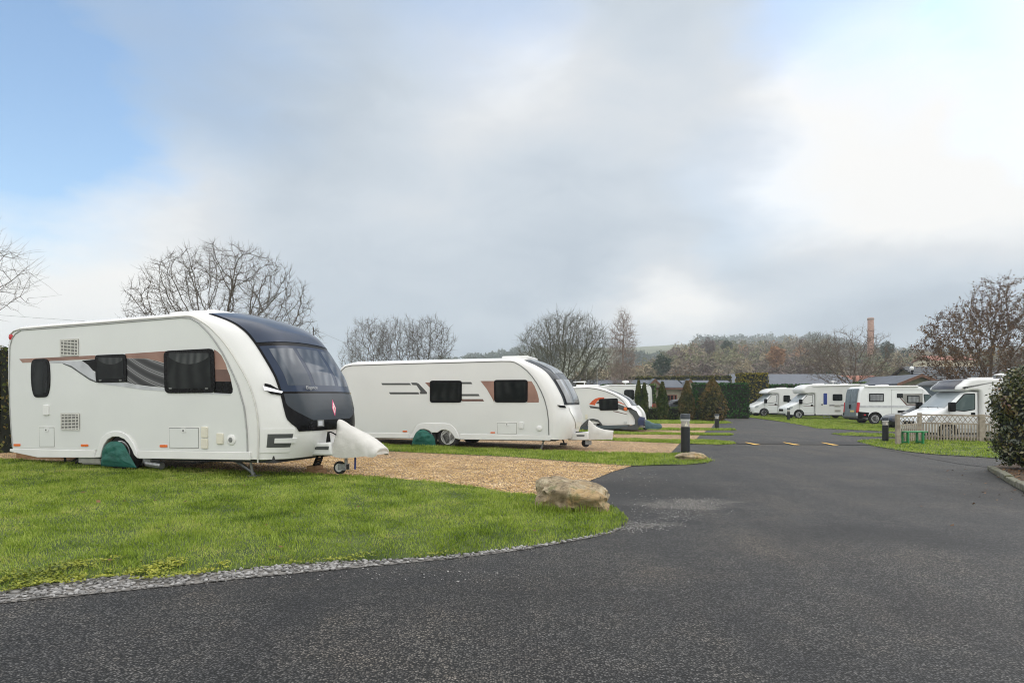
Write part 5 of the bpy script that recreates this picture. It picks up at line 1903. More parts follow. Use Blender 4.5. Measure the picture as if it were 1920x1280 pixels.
def cab_parts(p, ys, W, out, black="black", blind=False, door_back=-1.28, mirror="black", grey_lamp=False):
    """fittings of a cab whose front axle is x = 0; ys = y of the visible side, out = outward direction there"""
    yn, yf = ys, ys - out * W
    gl = "screen" if blind else "glass_cab"
    for y, o in ((yn, out), (yf, -out)):
        w = MB().prism(rpoly([(-0.02, 1.28), (-0.28, 1.52), (-0.70, 1.98), (door_back + 0.12, 2.0), (door_back + 0.12, 1.30), (-0.7, 1.22)], 0.07), y - o * 0.02, y + o * 0.006).build("cab_window", M["black"], p)
        q = inset(rpoly([(-0.02, 1.28), (-0.28, 1.52), (-0.70, 1.98), (door_back + 0.12, 2.0), (door_back + 0.12, 1.30), (-0.7, 1.22)], 0.07), 0.035)
        MB().prism(q, y, y + o * 0.010).build("pane", M["white"] if blind else M[gl], w, smooth=0)
        MB().tube([(-0.06, y + o * 0.006, 1.22), (-0.06, y + o * 0.006, 0.5), (door_back + 0.05, y + o * 0.006, 0.45), (door_back + 0.02, y + o * 0.006, 2.05)], 0.008, 4).build("door_seam", M["gutter"], p)
        MB().prism(rrect(door_back + 0.12, door_back + 0.30, 1.06, 1.18, 0.03), y - o * 0.002, y + o * 0.02).build("door_handle", M["black"], p, bevel=0.006)
        mb = MB().tube([(-0.12, y, 1.30), (-0.05, y + o * 0.12, 1.34)], 0.035, 8)
        mb.prism(rrect(-0.20, 0.04, 1.22, 1.62, 0.05), y + o * 0.08, y + o * 0.25)
        mi = mb.build("mirror", M[mirror], p, bevel=0.02)
        MB().prism(rrect(-0.205, -0.198, 1.28, 1.56, 0.002), y + o * 0.10, y + o * 0.23).build("mirror_glass", M["chrome"], mi, smooth=0)
        MB().prism(wheel_arch_ring(0, 0.34, 0.385, 0.05), y - o * 0.01, y + o * 0.018).build("wheel_arch", M[black], p)
        add_wheel(p, 0, y - o * 0.12, 0.34, 0.34, 0.22, o, M["tyre"], M["alloy"], 9)
        MB().prism(rpoly([(0.50, 1.04), (0.78, 0.98), (0.90, 0.80), (0.72, 0.78), (0.52, 0.88)], 0.04), y - o * 0.32, y + o * 0.008).build("headlamp", M["headlamp"], p)


def ducato_prof():
    return [(0.93, 0.30), (0.98, 0.42), (0.99, 0.62), (0.97, 0.80), (0.90, 0.95), (0.72, 1.06), (0.40, 1.20), (0.12, 1.32), (0.02, 1.38), (-0.30, 1.66), (-0.62, 1.95), (-0.85, 2.10)]


def cab_front(p, mid, W, grille=True):
    """windscreen, grille and bumper on a cab nose; mid = y of the centre line"""
    a, b = (0.06, 1.365), (-0.66, 1.995)
    nx, nz = (b[1] - a[1]), -(b[0] - a[0])
    ln = math.hypot(nx, nz)
    nx, nz = nx / ln, nz / ln
    rows = []
    for k in range(9):
        t = k / 8
        x, z = a[0] + (b[0] - a[0]) * t, a[1] + (b[1] - a[1]) * t
        hw = W / 2 - 0.10 - 0.06 * t
        rows.append([(x + nx * 0.02 + 0.05 * (1 - (j / 8 - 1) ** 2), mid + hw * (j / 8 - 1), z + nz * 0.02 + 0.03 * (1 - (j / 8 - 1) ** 2)) for j in range(17)])
    return rows


MH_WHITE = M["van_white"]


def motorhome(label, loc, rz, L=6.9, H=2.78, door=True, blind=True, group="motorhomes on the grass pitches", steps=False, lip=0.0, Wb=2.25, stripes=True):
    """low-profile coachbuilt motorhome, front axle at the origin's near side; faces +x, near side is +y"""
    p = empty("motorhome", loc, rz, label, "motorhome", group)
    W, out = 2.02, 1
    k = H / 2.78
    rearx = -(L - 0.98)
    # cab
    prof = list(reversed(ducato_prof()))
    prof = [(-1.34, 0.32), (-1.34, 2.06), (-1.0, 2.10)] + spline(prof, 3)
    cab = shell(prof, W, -W - (Wb - W) / 2, 0.12, lambda q, i: (0.10 * (1 - abs(q) ** 3)) if i > 4 else 0.0, ns=15, na=4, bottom=[(0.45, 0.32)] + notch(0, 0.34, 0.39, 0.32) + [(-0.5, 0.32)])
    cab.build("cab", MH_WHITE, p, smooth=32)
    yn = -(Wb - W) / 2
    cab_parts(p, yn, W, out, blind=blind)
    ym = -Wb / 2
    ws = MB()
    ws.grid(cab_front(p, ym, W))
    ws.build("windscreen", M["screen"], p, smooth=60)
    MB().prism(rrect(0.93, 1.105, 0.60, 0.80, 0.03), ym - 0.42, ym + 0.42).build("grille", M["black"], p, bevel=0.02)
    MB().prism(rrect(0.90, 1.11, 0.30, 0.44, 0.04), ym - 0.75, ym + 0.75).build("bumper_intake", M["charcoal"], p, bevel=0.02)
    MB().box(1.085, 1.115, ym - 0.26, ym + 0.26, 0.46, 0.57).build("number_plate", M["white"], p, smooth=0)
    if not blind:
        MB().tube([(0.15, ym + 0.6, 1.36), (-0.05, ym + 0.1, 1.50)], 0.012, 5).build("wiper", M["black"], p)
        MB().tube([(0.15, ym - 0.1, 1.37), (-0.05, ym - 0.6, 1.50)], 0.012, 5).build("wiper", M["black"], p)
    # coach body with the cap over the cab
    capf = [(-1.30, 2.78 * k), (-0.95, 2.74 * k), (-0.62 - lip, 2.62 * k), (-0.40 - lip, 2.45 * k), (-0.34 - lip, 2.30 * k), (-0.42 - lip * 0.9, 2.17), (-0.62 - lip * 0.5, 2.08), (-1.0, 2.12), (-1.30, 2.10)]
    prof = [(rearx, 0.42), (rearx - 0.03, 1.2), (rearx, 2.35 * k), (rearx + 0.12, 2.66 * k), (rearx + 0.35, 2.76 * k), (rearx + 1.2, 2.78 * k), (-2.2, 2.78 * k)] + spline(capf, 3) + [(-1.36, 1.9), (-1.36, 0.42)]
    rw = rearx + 1.95
    nb = notch(rw, 0.34, 0.39, 0.42)
    body = shell(prof, Wb, -Wb, 0.09, lambda q, i: (0.22 * (1 - abs(q) ** 2.2)) if 7 <= i < len(prof) - 4 else 0.0, ns=15, na=4, bottom=[(rw + 0.45, 0.42)] + nb + [(rw - 0.5, 0.42)])
    body.build("body", M["white"], p, smooth=32)
    MB().box(rearx + 0.3, 0.6, -Wb + 0.25, -0.25, 0.24, 0.44).build("chassis", M["dark"], p, smooth=0)
    for y, o in ((0, 1), (-Wb, -1)):
        add_wheel(p, rw, y - o * 0.16, 0.34, 0.34, 0.22, o, M["tyre"], M["alloy"], 9)
        MB().prism(wheel_arch_ring(rw, 0.34, 0.39, 0.04), y - o * 0.01, y + o * 0.015).build("wheel_arch", M["white2"], p)
        MB().prism([(rw - 0.47, 0.32), (rw - 0.47, 0.42), (rearx + 0.02, 0.46), (rearx + 0.1, 0.34)], y - o * 0.05, y + o * 0.012).build("skirt", M["white2"], p)
        MB().prism([(rw + 0.47, 0.32), (rw + 0.47, 0.44), (-1.36, 0.44), (-1.36, 0.32)], y - o * 0.05, y + o * 0.012).build("skirt", M["white2"], p)
    wins = [(rearx + 0.7, rearx + 1.7, 1.55, 2.05), (-3.55 if door else -3.2, -2.75 if door else -2.2, 1.5, 2.05)]
    if not door:
        wins = [(-2.35, -1.75, 1.35, 1.95), (rearx + 0.7, rearx + 1.5, 1.4, 1.95)]
    for a, b, c, d_ in wins:
        window(p, [(a, c), (b, c), (b, d_), (a, d_)], 1, 0.1, 0.045, proud=0.03, glass="glass")
        window(p, [(a, c), (b, c), (b, d_), (a, d_)], -1, 0.1, 0.045, proud=0.03, glass="glass", y=-Wb)
    if door:
        dr = MB().prism(rrect(-2.42, -1.78, 0.50, 2.32, 0.06), -0.004, 0.014).build("door", M["white2"], p, bevel=0.004)
        MB().prism(rrect(-2.28, -1.98, 1.18, 2.12, 0.05), 0.013, 0.022).build("door_window", M["blue"], dr)
        MB().prism(rrect(-1.90, -1.82, 1.10, 1.24, 0.02), 0.013, 0.035).build("handle", M["black"], dr)
        MB().tube([(-1.1, 0.03, 2.62 * k), (rearx + 0.9, 0.03, 2.70 * k)], 0.055, 8).build("awning", M["white2"], p)
        vent(p, [(-3.4, 0.98), (-2.9, 0.98), (-2.9, 1.16), (-3.4, 1.16)], 1, 4)
        vent(p, [(-3.4, 1.42 - 0.9 + 0.05), (-2.9, 0.57), (-2.9, 0.75), (-3.4, 0.75)], 1, 4)
    if stripes:
        for z0, z1_, m_ in ((1.12, 1.16, "charcoal"), (1.06, 1.085, "brown")):
            MB().prism([(rearx + 0.1, z0), (rearx + 0.1, z1_), (-2.5, z1_), (-2.46, z0)], -0.003, 0.008).build("stripe", M[m_], p, smooth=0)
        MB().prism([(-1.30, 1.02), (-0.5, 1.02), (-0.3, 1.06), (-1.30, 1.06)], yn - 0.003, yn + 0.006).build("stripe", M["brown"], p, smooth=0)
    if steps:
        s = MB()
        for zz, dy in ((0.30, 0.06), (0.12, 0.22)):
            s.box(-2.35, -1.85, 0.0 + dy, 0.22 + dy, zz, zz + 0.03)
        for xx in (-2.33, -1.87):
            s.tube([(xx, 0.1, 0.40), (xx, 0.46, 0.01)], 0.015, 5)
        s.build("steps", M["steel"], p)
    MB().slab(rrect(-2.4, -1.7, -1.5, -0.75, 0.08), 2.76 * k, 2.86 * k).build("rooflight", M["white2"], p, bevel=0.02)
    MB().slab(rrect(rearx + 1.4, rearx + 1.9, -1.4, -0.9, 0.08), 2.76 * k, 2.86 * k).build("rooflight", M["white2"], p, bevel=0.02)
    MB().prism(rrect(rearx - 0.06, rearx + 0.03, 0.62, 0.95, 0.02), -0.30, -0.08).build("tail_lamp", M["red"], p)
    MB().prism(rrect(rearx - 0.06, rearx + 0.03, 0.62, 0.95, 0.02), -Wb + 0.08, -Wb + 0.30).build("tail_lamp", M["red"], p)
    return p, body, cab


def front_axle(px, py, d, rz):
    x = (px - CX) / FPX * d
    return (x, d, G(x, d))


mh1, _, _ = motorhome("white motorhome with a square side window, farther of the pair beside the golden hedge", front_axle(1433.5, 779, 61.5, 0), math.radians(181), L=6.2, H=2.62, door=False)
mh2, b2, _ = motorhome("white motorhome with narrow blue door window and folding steps, left of the panel van", front_axle(1499, 784, 55.5, 0), math.radians(179.5), L=6.9, H=2.88, door=True, steps=True)
MB().lathe([(0.03, -0.2), (0.03, 0.1), (0.30, 0.12), (0.30, 0.15), (0.001, 0.2)], 16, "z", (-3.3, -1.1, 2.98)).build("aerial", M["white2"], mh2)

# panel van seen from its tail
VX = front_axle(1641, 795, 44.4, 0)
vp = empty("camper_van", VX, math.radians(-3), "white panel van camper with grey rear doors and red tail lamps facing the drive", "camper van", "motorhomes on the grass pitches")
VW = 2.05          # rear axle at the origin, near side y = 0, far side y = VW
fa_ = 4.04
prof = [(-1.12, 0.40), (-1.16, 0.7), (-1.12, 1.3), (-1.02, 2.1), (-0.93, 2.36), (-0.75, 2.50), (-0.4, 2.54), (1.5, 2.56), (2.7, 2.54)]
prof += spline([(fa_ + x, z * (1.0 if z < 1.9 else 1.0)) for x, z in [(-1.05, 2.50), (-0.75, 2.28), (-0.45, 1.95), (-0.1, 1.6), (0.12, 1.38), (0.42, 1.24), (0.72, 1.08), (0.90, 0.95), (0.97, 0.78), (0.99, 0.55), (0.93, 0.34)]], 3)
zb = 0.36
bt = [(fa_ + 0.48, zb)] + notch(fa_, 0.36, 0.41, zb) + [(fa_ - 0.5, zb)] + [(0.5, zb)] + notch(0, 0.36, 0.41, zb) + [(-0.55, zb)]
vsh = shell(prof, VW, 0, 0.14, lambda q, i: (0.10 * (1 - abs(q) ** 3)) if i > 9 else 0.0, ns=15, na=4, bottom=bt)
vsh.build("body", M["van_white"], vp, smooth=32)
MB().box(-0.9, 4.6, 0.2, VW - 0.2, 0.26, 0.5).build("chassis", M["dark"], vp, smooth=0)
for x in (0, fa_):
    for y, o in ((0.02, -1), (VW - 0.02, 1)):
        add_wheel(vp, x, y - o * 0.12, 0.36, 0.36, 0.24, o, M["tyre"], M["alloy"], 6, M["black"])
        MB().prism(wheel_arch_ring(x, 0.36, 0.40, 0.07), y - o * 0.01, y + o * 0.05).build("wheel_arch", M["black"], vp)
for y, o in ((0, -1), (VW, 1)):
    MB().prism([(-1.10, 0.40), (-0.48, 0.40), (-0.44, 0.62), (-0.40, 0.78), (-1.12, 0.84)], y - o * 0.05, y + o * 0.03).build("side_moulding", M["black"], vp, bevel=0.01)
    MB().prism([(0.48, 0.34), (fa_ - 0.48, 0.34), (fa_ - 0.46, 0.52), (0.46, 0.52)], y - o * 0.05, y + o * 0.03).build("side_moulding", M["black"], vp, bevel=0.01)
    plate("silver_band", vp, [(-0.98, 1.10), (fa_ - 0.1, 1.10), (fa_ - 0.1, 1.26), (-1.02, 1.26)], o, M["silver"], 0.010, y=y)
    plate("grey_panel", vp, [(1.66, 2.02), (3.05, 2.04), (3.05, 1.36), (2.25, 1.34), (2.0, 1.42), (1.62, 1.86)], o, M["grime"] if False else mat("warm grey vinyl", (0.26, 0.255, 0.24), 0.35, var=0.1, vs=3), 0.012, y=y)
    plate("brown_stripe", vp, [(1.55, 1.80), (1.62, 1.80), (2.05, 1.34), (fa_ - 0.9, 1.30), (fa_ - 0.9, 1.26), (2.0, 1.27)], o, M["brown"], 0.014, y=y)
    window(vp, [(-0.40, 1.50), (0.55, 1.50), (0.55, 2.05), (-0.40, 2.05)], o, 0.05, 0.07, glass="glass_light", proud=0.03, y=y)
    window(vp, [(2.05, 1.42), (2.85, 1.42), (2.85, 1.92), (2.05, 1.92)], o, 0.05, 0.06, glass="glass_light", proud=0.03, y=y)
    window(vp, [(1.40, 1.76), (1.78, 1.76), (1.78, 2.04), (1.40, 2.04)], o, 0.03, 0.05, glass="glass", proud=0.028, y=y)
    cw_ = MB().prism(rpoly([(3.12, 2.0), (3.48, 2.0), (3.80, 1.66), (4.0, 1.40), (3.7, 1.32), (3.2, 1.32)], 0.06), y - o * 0.03, y + o * 0.010).build("cab_window", M["black"], vp)
    MB().prism(inset(rpoly([(3.12, 2.0), (3.48, 2.0), (3.80, 1.66), (4.0, 1.40), (3.7, 1.32), (3.2, 1.32)], 0.06), 0.04), y, y + o * 0.014).build("pane", M["glass_cab"], cw_, smooth=0)
    plate("fridge_vent", vp, [(1.45, 0.62), (1.95, 0.62), (1.95, 0.92), (1.45, 0.92)], o, M["black"], 0.02, y=y, r=0.02)
    for hx_ in (2.95, 3.30):
        plate("door_handle", vp, [(hx_ - 0.08, 1.08), (hx_ + 0.08, 1.08), (hx_ + 0.08, 1.26), (hx_ - 0.08, 1.26)], o, M["black"], 0.03, y=y, r=0.03)
    MB().tube([(1.05, y + o * 0.004, 0.55), (1.05, y + o * 0.004, 2.30), (3.08, y + o * 0.004, 2.3), (3.08, y + o * 0.004, 0.55)], 0.008, 4).build("door_seam", M["gutter"], vp)
    MB().prism([(-1.19, 0.78), (-1.06, 0.76), (-0.98, 1.42), (-1.12, 1.46)], y - o * 0.16, y + o * 0.02).build("tail_lamp", M["red"], vp, bevel=0.02)
    mir = MB().tube([(fa_ - 0.15, y, 1.32), (fa_ - 0.05, y + o * 0.14, 1.36)], 0.03, 6).prism(rrect(fa_ - 0.2, fa_ + 0.02, 1.25, 1.6, 0.05), y + o * 0.08, y + o * 0.24).build("mirror", M["black"], vp, bevel=0.02)
    plate("reflector", vp, [(-0.75, 0.58), (-0.62, 0.58), (-0.62, 0.66), (-0.75, 0.66)], o, M["red"], 0.036, y=y)
# rear doors
rowsL = []
ring_ = [(-1.175, 0.55), (-1.18, 0.75), (-1.14, 1.3), (-1.085, 1.8), (-1.035, 2.15), (-0.96, 2.38)]
for a, b in ((0.18, VW / 2 - 0.01), (VW / 2 + 0.01, VW - 0.18)):
    mb = MB()
    mb.grid([[(x - 0.012, y, z) for x, z in ring_] for y in np.linspace(a, b, 6)])
    mb.grid([[(x + 0.05, y, z) for x, z in ring_] for y in (a, b)])
    d_ = mb.build("rear_door", M["van_grey"], vp, smooth=40)
    gl = MB()
    gl.grid([[(x - 0.022, y, z) for x, z in [(-1.13, 1.45), (-1.085, 1.8), (-1.035, 2.15), (-0.975, 2.34)]] for y in np.linspace(a + 0.1, b - 0.05, 5)])
    gl.build("door_window", mat("grey glass", (0.10, 0.13, 0.15), 0.08, var=0.15, vs=3), d_, smooth=40)
MB().prism(rrect(-1.24, -1.12, 1.02, 1.30, 0.02), VW / 2 - 0.05, VW / 2 + 0.05).build("door_handle", M["black"], vp)
MB().box(-1.215, -1.185, VW / 2 - 0.62, VW / 2 - 0.10, 0.80, 0.92).build("number_plate", mat("yellow plate", (0.75, 0.62, 0.25), 0.5, var=0.1, vs=30), vp, smooth=0)
MB().prism([(-1.26, 0.38), (-1.26, 0.54), (-1.0, 0.58), (-1.0, 0.36)], 0.02, VW - 0.02).build("bumper", M["charcoal"], vp, bevel=0.03)
MB().tube([(-0.7, -0.02, 2.50), (2.75, -0.02, 2.52)], 0.065, 8).build("awning", M["white2"], vp)
MB().slab(rrect(0.6, 1.2, 0.6, 1.3, 0.08), 2.55, 2.66).build("rooflight", M["white2"], vp, bevel=0.02)
ws = MB()
ws.grid([[(fa_ + x + 0.10 * (1 - (j / 6 - 1) ** 2) + 0.015, VW / 2 + 0.85 * (j / 6 - 1), z + 0.015) for j in range(13)] for x, z in ((0.08, 1.41), (-0.1, 1.6), (-0.45, 1.95), (-0.68, 2.2))])
ws.build("windscreen", M["glass_cab"], vp, smooth=60)
# ================================================================ motorhome behind the picket fence
mh3, b3, _ = motorhome("white motorhome with clear windscreen and dark panel over the cab, behind the picket fence", front_axle(1780, 826, 26.0, 0), math.radians(179), L=7.0, H=2.62, door=False, blind=False, stripes=False, lip=0.2)
mh3.scale = (0.92, 0.92, 0.92)
kk = 2.62 / 2.78
capf = spline([(-1.30, 2.78 * kk), (-0.95, 2.74 * kk), (-0.82, 2.62 * kk), (-0.60, 2.45 * kk), (-0.54, 2.30 * kk), (-0.58, 2.21)], 4)
mb = MB()
mb.grid([[(x + 0.22 * (1 - abs(q) ** 2.2) + 0.015, -1.125 + 1.125 * q, z + 0.012) for q in np.linspace(-0.72, 0.72, 13)] for x, z in capf])
mb.build("cap_panel", mat("grey cap panel", (0.075, 0.075, 0.09), 0.25, var=0.1, vs=2), mh3, smooth=50)
MB().lathe([(0.04, -0.15), (0.04, 0.12), (0.30, 0.15), (0.32, 0.18), (0.001, 0.24)], 16, "z", (-3.0, -1.1, 2.66)).build("aerial", M["white2"], mh3)


# ================================================================ cars
def car(label, px, py, d, rz, paint, hidden=False):
    loc = front_axle(px, py, d, rz)
    p = empty("parked_car", loc, rz, label, "car", "cars parked among the lodges")
    L, W = 4.2, 1.76
    prof = [(-0.95, 0.30), (-1.0, 0.6), (-0.97, 0.88), (-0.80, 1.02), (-0.55, 1.30), (-0.2, 1.44), (0.6, 1.47), (1.2, 1.40), (1.55, 1.22), (2.0, 0.96), (2.6, 0.88), (3.0, 0.78), (3.22, 0.62), (3.26, 0.42), (3.2, 0.26)]
    bt = [(2.98, 0.26)] + notch(2.55, 0.31, 0.35, 0.26) + [(2.1, 0.24)] + [(0.45, 0.24)] + notch(0, 0.31, 0.35, 0.26) + [(-0.45, 0.28)]
    sh = shell(spline(prof, 3), W, -W / 2, 0.22, lambda q, i: 0.12 * (1 - abs(q) ** 3) if i > 24 else 0.0, ns=13, na=4, bottom=bt)
    sh.build("body", paint, p, smooth=40)
    for y, o in ((-W / 2, -1), (W / 2, 1)):
        for x in (0, 2.55):
            add_wheel(p, x, y - o * 0.10, 0.31, 0.31, 0.2, o, M["tyre"], M["alloy"], 5)
        q = rpoly([(-0.60, 0.98), (-0.30, 1.28), (0.55, 1.34), (1.10, 1.27), (1.62, 0.98)], 0.06)
        MB().prism(q, y - o * 0.10, y + o * 0.006).build("window", M["glass"], p)
        MB().prism(rrect(1.35, 1.52, 0.95, 1.08, 0.03), y, y + o * 0.16).build("mirror", paint, p, bevel=0.01)
        MB().prism(rpoly([(2.75, 0.80), (3.10, 0.70), (3.20, 0.58), (2.9, 0.62)], 0.03), y - o * 0.35, y + o * 0.004).build("headlamp", M["headlamp"], p)
        MB().prism(rrect(-1.02, -0.85, 0.68, 0.90, 0.03), y - o * 0.30, y + o * 0.004).build("tail_lamp", M["red"], p)
    mb = MB()
    mb.grid([[(x + 0.03 + 0.12 * (1 - (j / 5 - 1) ** 2) * 0.5, 0.66 * (j / 5 - 1), z + 0.02) for j in range(11)] for x, z in ((1.16, 1.40), (1.36, 1.33), (1.56, 1.215), (1.98, 0.975))])
    mb.build("windscreen", M["glass"], p, smooth=60)
    return p


car("dark blue car parked in front of a lodge, between the second and third conifers", 1288, 777, 58, math.radians(176), mat("dark blue car paint", (0.012, 0.02, 0.035), 0.2, var=0.2, vs=2, coat=0.6))
car("pale silver car half hidden left of the broad conifer", 1322, 777, 59.5, math.radians(172), mat("silver lilac car paint", (0.36, 0.34, 0.42), 0.25, metal=0.4, var=0.1, vs=2, coat=0.5))
car("black car showing its roof left of the motorhome's windscreen, behind the picket fence", 1776, 800, 37.5, math.radians(176), mat("black car paint", (0.012, 0.011, 0.016), 0.22, var=0.2, vs=2, coat=0.5))

# white caravan end glimpsed behind the small one
wx, wy, wz = at(1222, 770, 52)
cv = empty("touring_caravan", (wx, 52, G(wx, 52)), math.radians(178), "plain white caravan with a rounded dark window and roof dish, behind the double tipped conifer", "caravan")
prof = [(-0.04, 0.45), (-0.06, 1.2), (-0.02, 2.2), (0.12, 2.46), (0.4, 2.54), (3.4, 2.54), (4.2, 2.4), (4.7, 1.9), (4.95, 1.2), (4.9, 0.45)]
shell(prof, 2.2, -2.2, 0.09, None, ns=9, na=3, bottom=[(3.2, 0.45), (2.2, 0.45)]).build("body", M["white"], cv)
MB().tube([(0.06, 0.01, 0.5), (0.04, 0.01, 2.35), (0.3, 0.01, 2.47), (3.3, 0.01, 2.48)], 0.02, 5).build("gutter", M["gutter"], cv)
window(cv, [(1.35, 1.35), (2.15, 1.35), (2.15, 2.15), (1.35, 2.15)], 1, 0.18, 0.05, proud=0.03)
add_wheel(cv, 2.7, -0.1, 0.33, 0.33, 0.2, 1, M["tyre"], M["alloy"], 6)
MB().lathe([(0.03, -0.1), (0.03, 0.15), (0.28, 0.22), (0.25, 0.34), (0.001, 0.40)], 14, "z", (1.9, -1.0, 2.52)).build("dish", M["white2"], cv)
MB().prism(rrect(-0.09, 0.0, 0.7, 1.0, 0.03), -0.3, -0.06).build("tail_lamp", M["red"], cv)

# ================================================================ fence, bench, bollards
M["fence"] = mat("weathered softwood", (0.24, 0.205, 0.16), 0.85, vs=7, col2=(0.40, 0.35, 0.28), bump=0.4, bs=40)
P0, P1, P2, P3 = (Vector(gp(*p)) for p in ((1683, 833), (1724, 825.5), (1838, 828), (1935, 829)))
fe = empty("picket_fence", P1, 0, "weathered wooden picket fence with a diamond lattice top, beside the green bench", "fence")


def fence_panel(a, b, h, np_, nl):
    a, b = a - P1, b - P1
    d = b - a
    n = Vector((-d.y, d.x, 0)).normalized()
    up = Vector((0, 0, 1))
    A_ = lambda t, z: a + d * t + up * z

    def bar(mb, p, q, w, th, side=None):
        dr = (q - p).normalized()
        s_ = dr.cross(n).normalized() * w / 2
        e = n * th / 2
        vs = [p - s_ - e, p + s_ - e, p + s_ + e, p - s_ + e, q - s_ - e, q + s_ - e, q + s_ + e, q - s_ + e]
        mb.add(vs, [(0, 1, 2, 3), (7, 6, 5, 4), (0, 4, 5, 1), (1, 5, 6, 2), (2, 6, 7, 3), (3, 7, 4, 0)])
    mb = MB()
    for zz in (h - 0.03, h * 0.66):
        bar(mb, A_(0.02, zz), A_(0.98, zz), 0.06, 0.045)
    bar(mb, A_(0.02, 0.16), A_(0.98, 0.16), 0.05, 0.03)
    for k in range(np_):
        t = 0.03 + 0.94 * (k + 0.5) / np_
        j = random.Random(k + int(h * 100)).uniform(-0.012, 0.012)
        bar(mb, A_(t, 0.03 + j) - n * 0.03, A_(t, h * 0.64) - n * 0.03, d.length * 0.94 / np_ * 0.5, 0.018)
    panel = mb.build("panel", M["fence"], fe, smooth=0)
    lb = MB()
    z0, z1_ = h * 0.69, h - 0.06
    for k in range(nl):
        t0, t1 = 0.03 + 0.94 * k / nl, 0.03 + 0.94 * (k + 1) / nl
        bar(lb, A_(t0, z0) + n * 0.008, A_(t1, z1_) + n * 0.008, 0.022, 0.012)
        bar(lb, A_(t0, z1_) - n * 0.008, A_(t1, z0) - n * 0.008, 0.022, 0.012)
    lb.build("lattice", M["fence"], panel, smooth=0)


fence_panel(P0, P1, 0.98, 10, 5)
fence_panel(P1, P2, 1.02, 19, 11)
fence_panel(P2 + (P3 - P2) * 0.05, P3, 1.02, 17, 10)
for q, h in ((P0, 1.03), (P1, 1.06), (P2, 1.05), (P2 + (P3 - P2) * 0.05, 1.05), (P3, 1.05)):
    v = q - P1
    MB().box(v.x - 0.06, v.x + 0.06, v.y - 0.06, v.y + 0.06, v.z - 0.1, v.z + h).build("post", M["fence"], fe, smooth=0, bevel=0.008)

M["green_paint"] = mat("green bench paint", (0.012, 0.19, 0.055), 0.5, vs=8, col2=(0.02, 0.26, 0.08))
bl = Vector(gp(1703, 833))
be = empty("bench", bl, math.radians(14), "low bright green bench standing on the grass against the picket fence", "bench")
for k, y in enumerate((0.02, 0.135, 0.25)):
    MB().box(-0.10, 0.86, y - 0.005, y + 0.10, 0.41, 0.445).build("seat", M["green_paint"], be, smooth=0, bevel=0.006)
for x in (0.03, 0.66):
    for y in (0.03, 0.28):
        MB().box(x - 0.032, x + 0.032, y - 0.02, y + 0.05, 0.0, 0.41).build("leg", M["green_paint"], be, smooth=0, bevel=0.005)
    MB().box(x - 0.04, x + 0.04, 0.09, 0.26, 0.05, 0.10).build("stretcher", M["green_paint"], be, smooth=0)

M["bollard"] = mat("black bollard paint", (0.009, 0.011, 0.013), 0.4, var=0.3, vs=9)
M["bollard_lens"] = mat("frosted bollard lens", (0.42, 0.40, 0.37), 0.25, var=0.15, vs=12)
M["bulb"] = mat("bollard lamp", (0.72, 0.68, 0.55), 0.3, var=0.1, vs=20)
M["bcap"] = mat("dark bollard cap", (0.035, 0.045, 0.055), 0.35, var=0.2, vs=9)
bol = [(1285, 850.5, 775.5, "tall black bollard light nearest the drive's left edge, on the first grass strip"),
       (1344, 803, 776, "black bollard light beside the broad brown-green conifer"),
       (1369, 775.5, 758.5, "small distant black bollard light in front of the tall hedge"),
       (1478.5, 787, 764.5, "black bollard light in front of the two motorhomes"),
       (1660, 827.5, 782, "black bollard light standing left of the picket fence")]
proto = None
for i, (bx, by, ty, lab) in enumerate(bol):
    loc = Vector(gp(bx, by))
    h = (by - ty) / FPX * loc.y
    if proto is None:
        o = empty("bollard_light", loc, 0, lab, "bollard light", "bollard lights along the drive")
        MB().lathe([(0.135, 0), (0.135, 0.02), (0.118, 0.03), (0.118, 0.70), (0.110, 0.705)], 24).build("column", M["bollard"], o)
        MB().lathe([(0.104, 0.70), (0.104, 0.86)], 24).build("lens", M["bollard_lens"], o)
        for z in (0.735, 0.77, 0.805):
            MB().lathe([(0.1045, z - 0.006), (0.112, z), (0.1045, z + 0.006)], 24).build("louvre", M["bollard_lens"], o)
        MB().prism([(-0.045, 0.72), (0.045, 0.72), (0.0, 0.84)], -0.107, -0.102).build("lamp", M["bulb"], o, smooth=0)
        MB().lathe([(0.120, 0.855), (0.120, 0.905)], 24).build("band", mat("white band", (0.6, 0.6, 0.58), 0.4, var=0.1, vs=14), o)
        MB().lathe([(0.124, 0.905), (0.124, 1.02), (0.118, 1.035), (0.001, 1.04)], 24).build("cap", M["bcap"], o)
        proto = o
    else:
        o = proto.copy()
        COL.objects.link(o)
        o.location = loc
        o["label"] = lab
        for ch in list(proto.children):
            c = ch.copy()
            COL.objects.link(c)
            c.parent = o
    s = h / 1.04
    o.scale = (max(s, 0.9), max(s, 0.9), s)


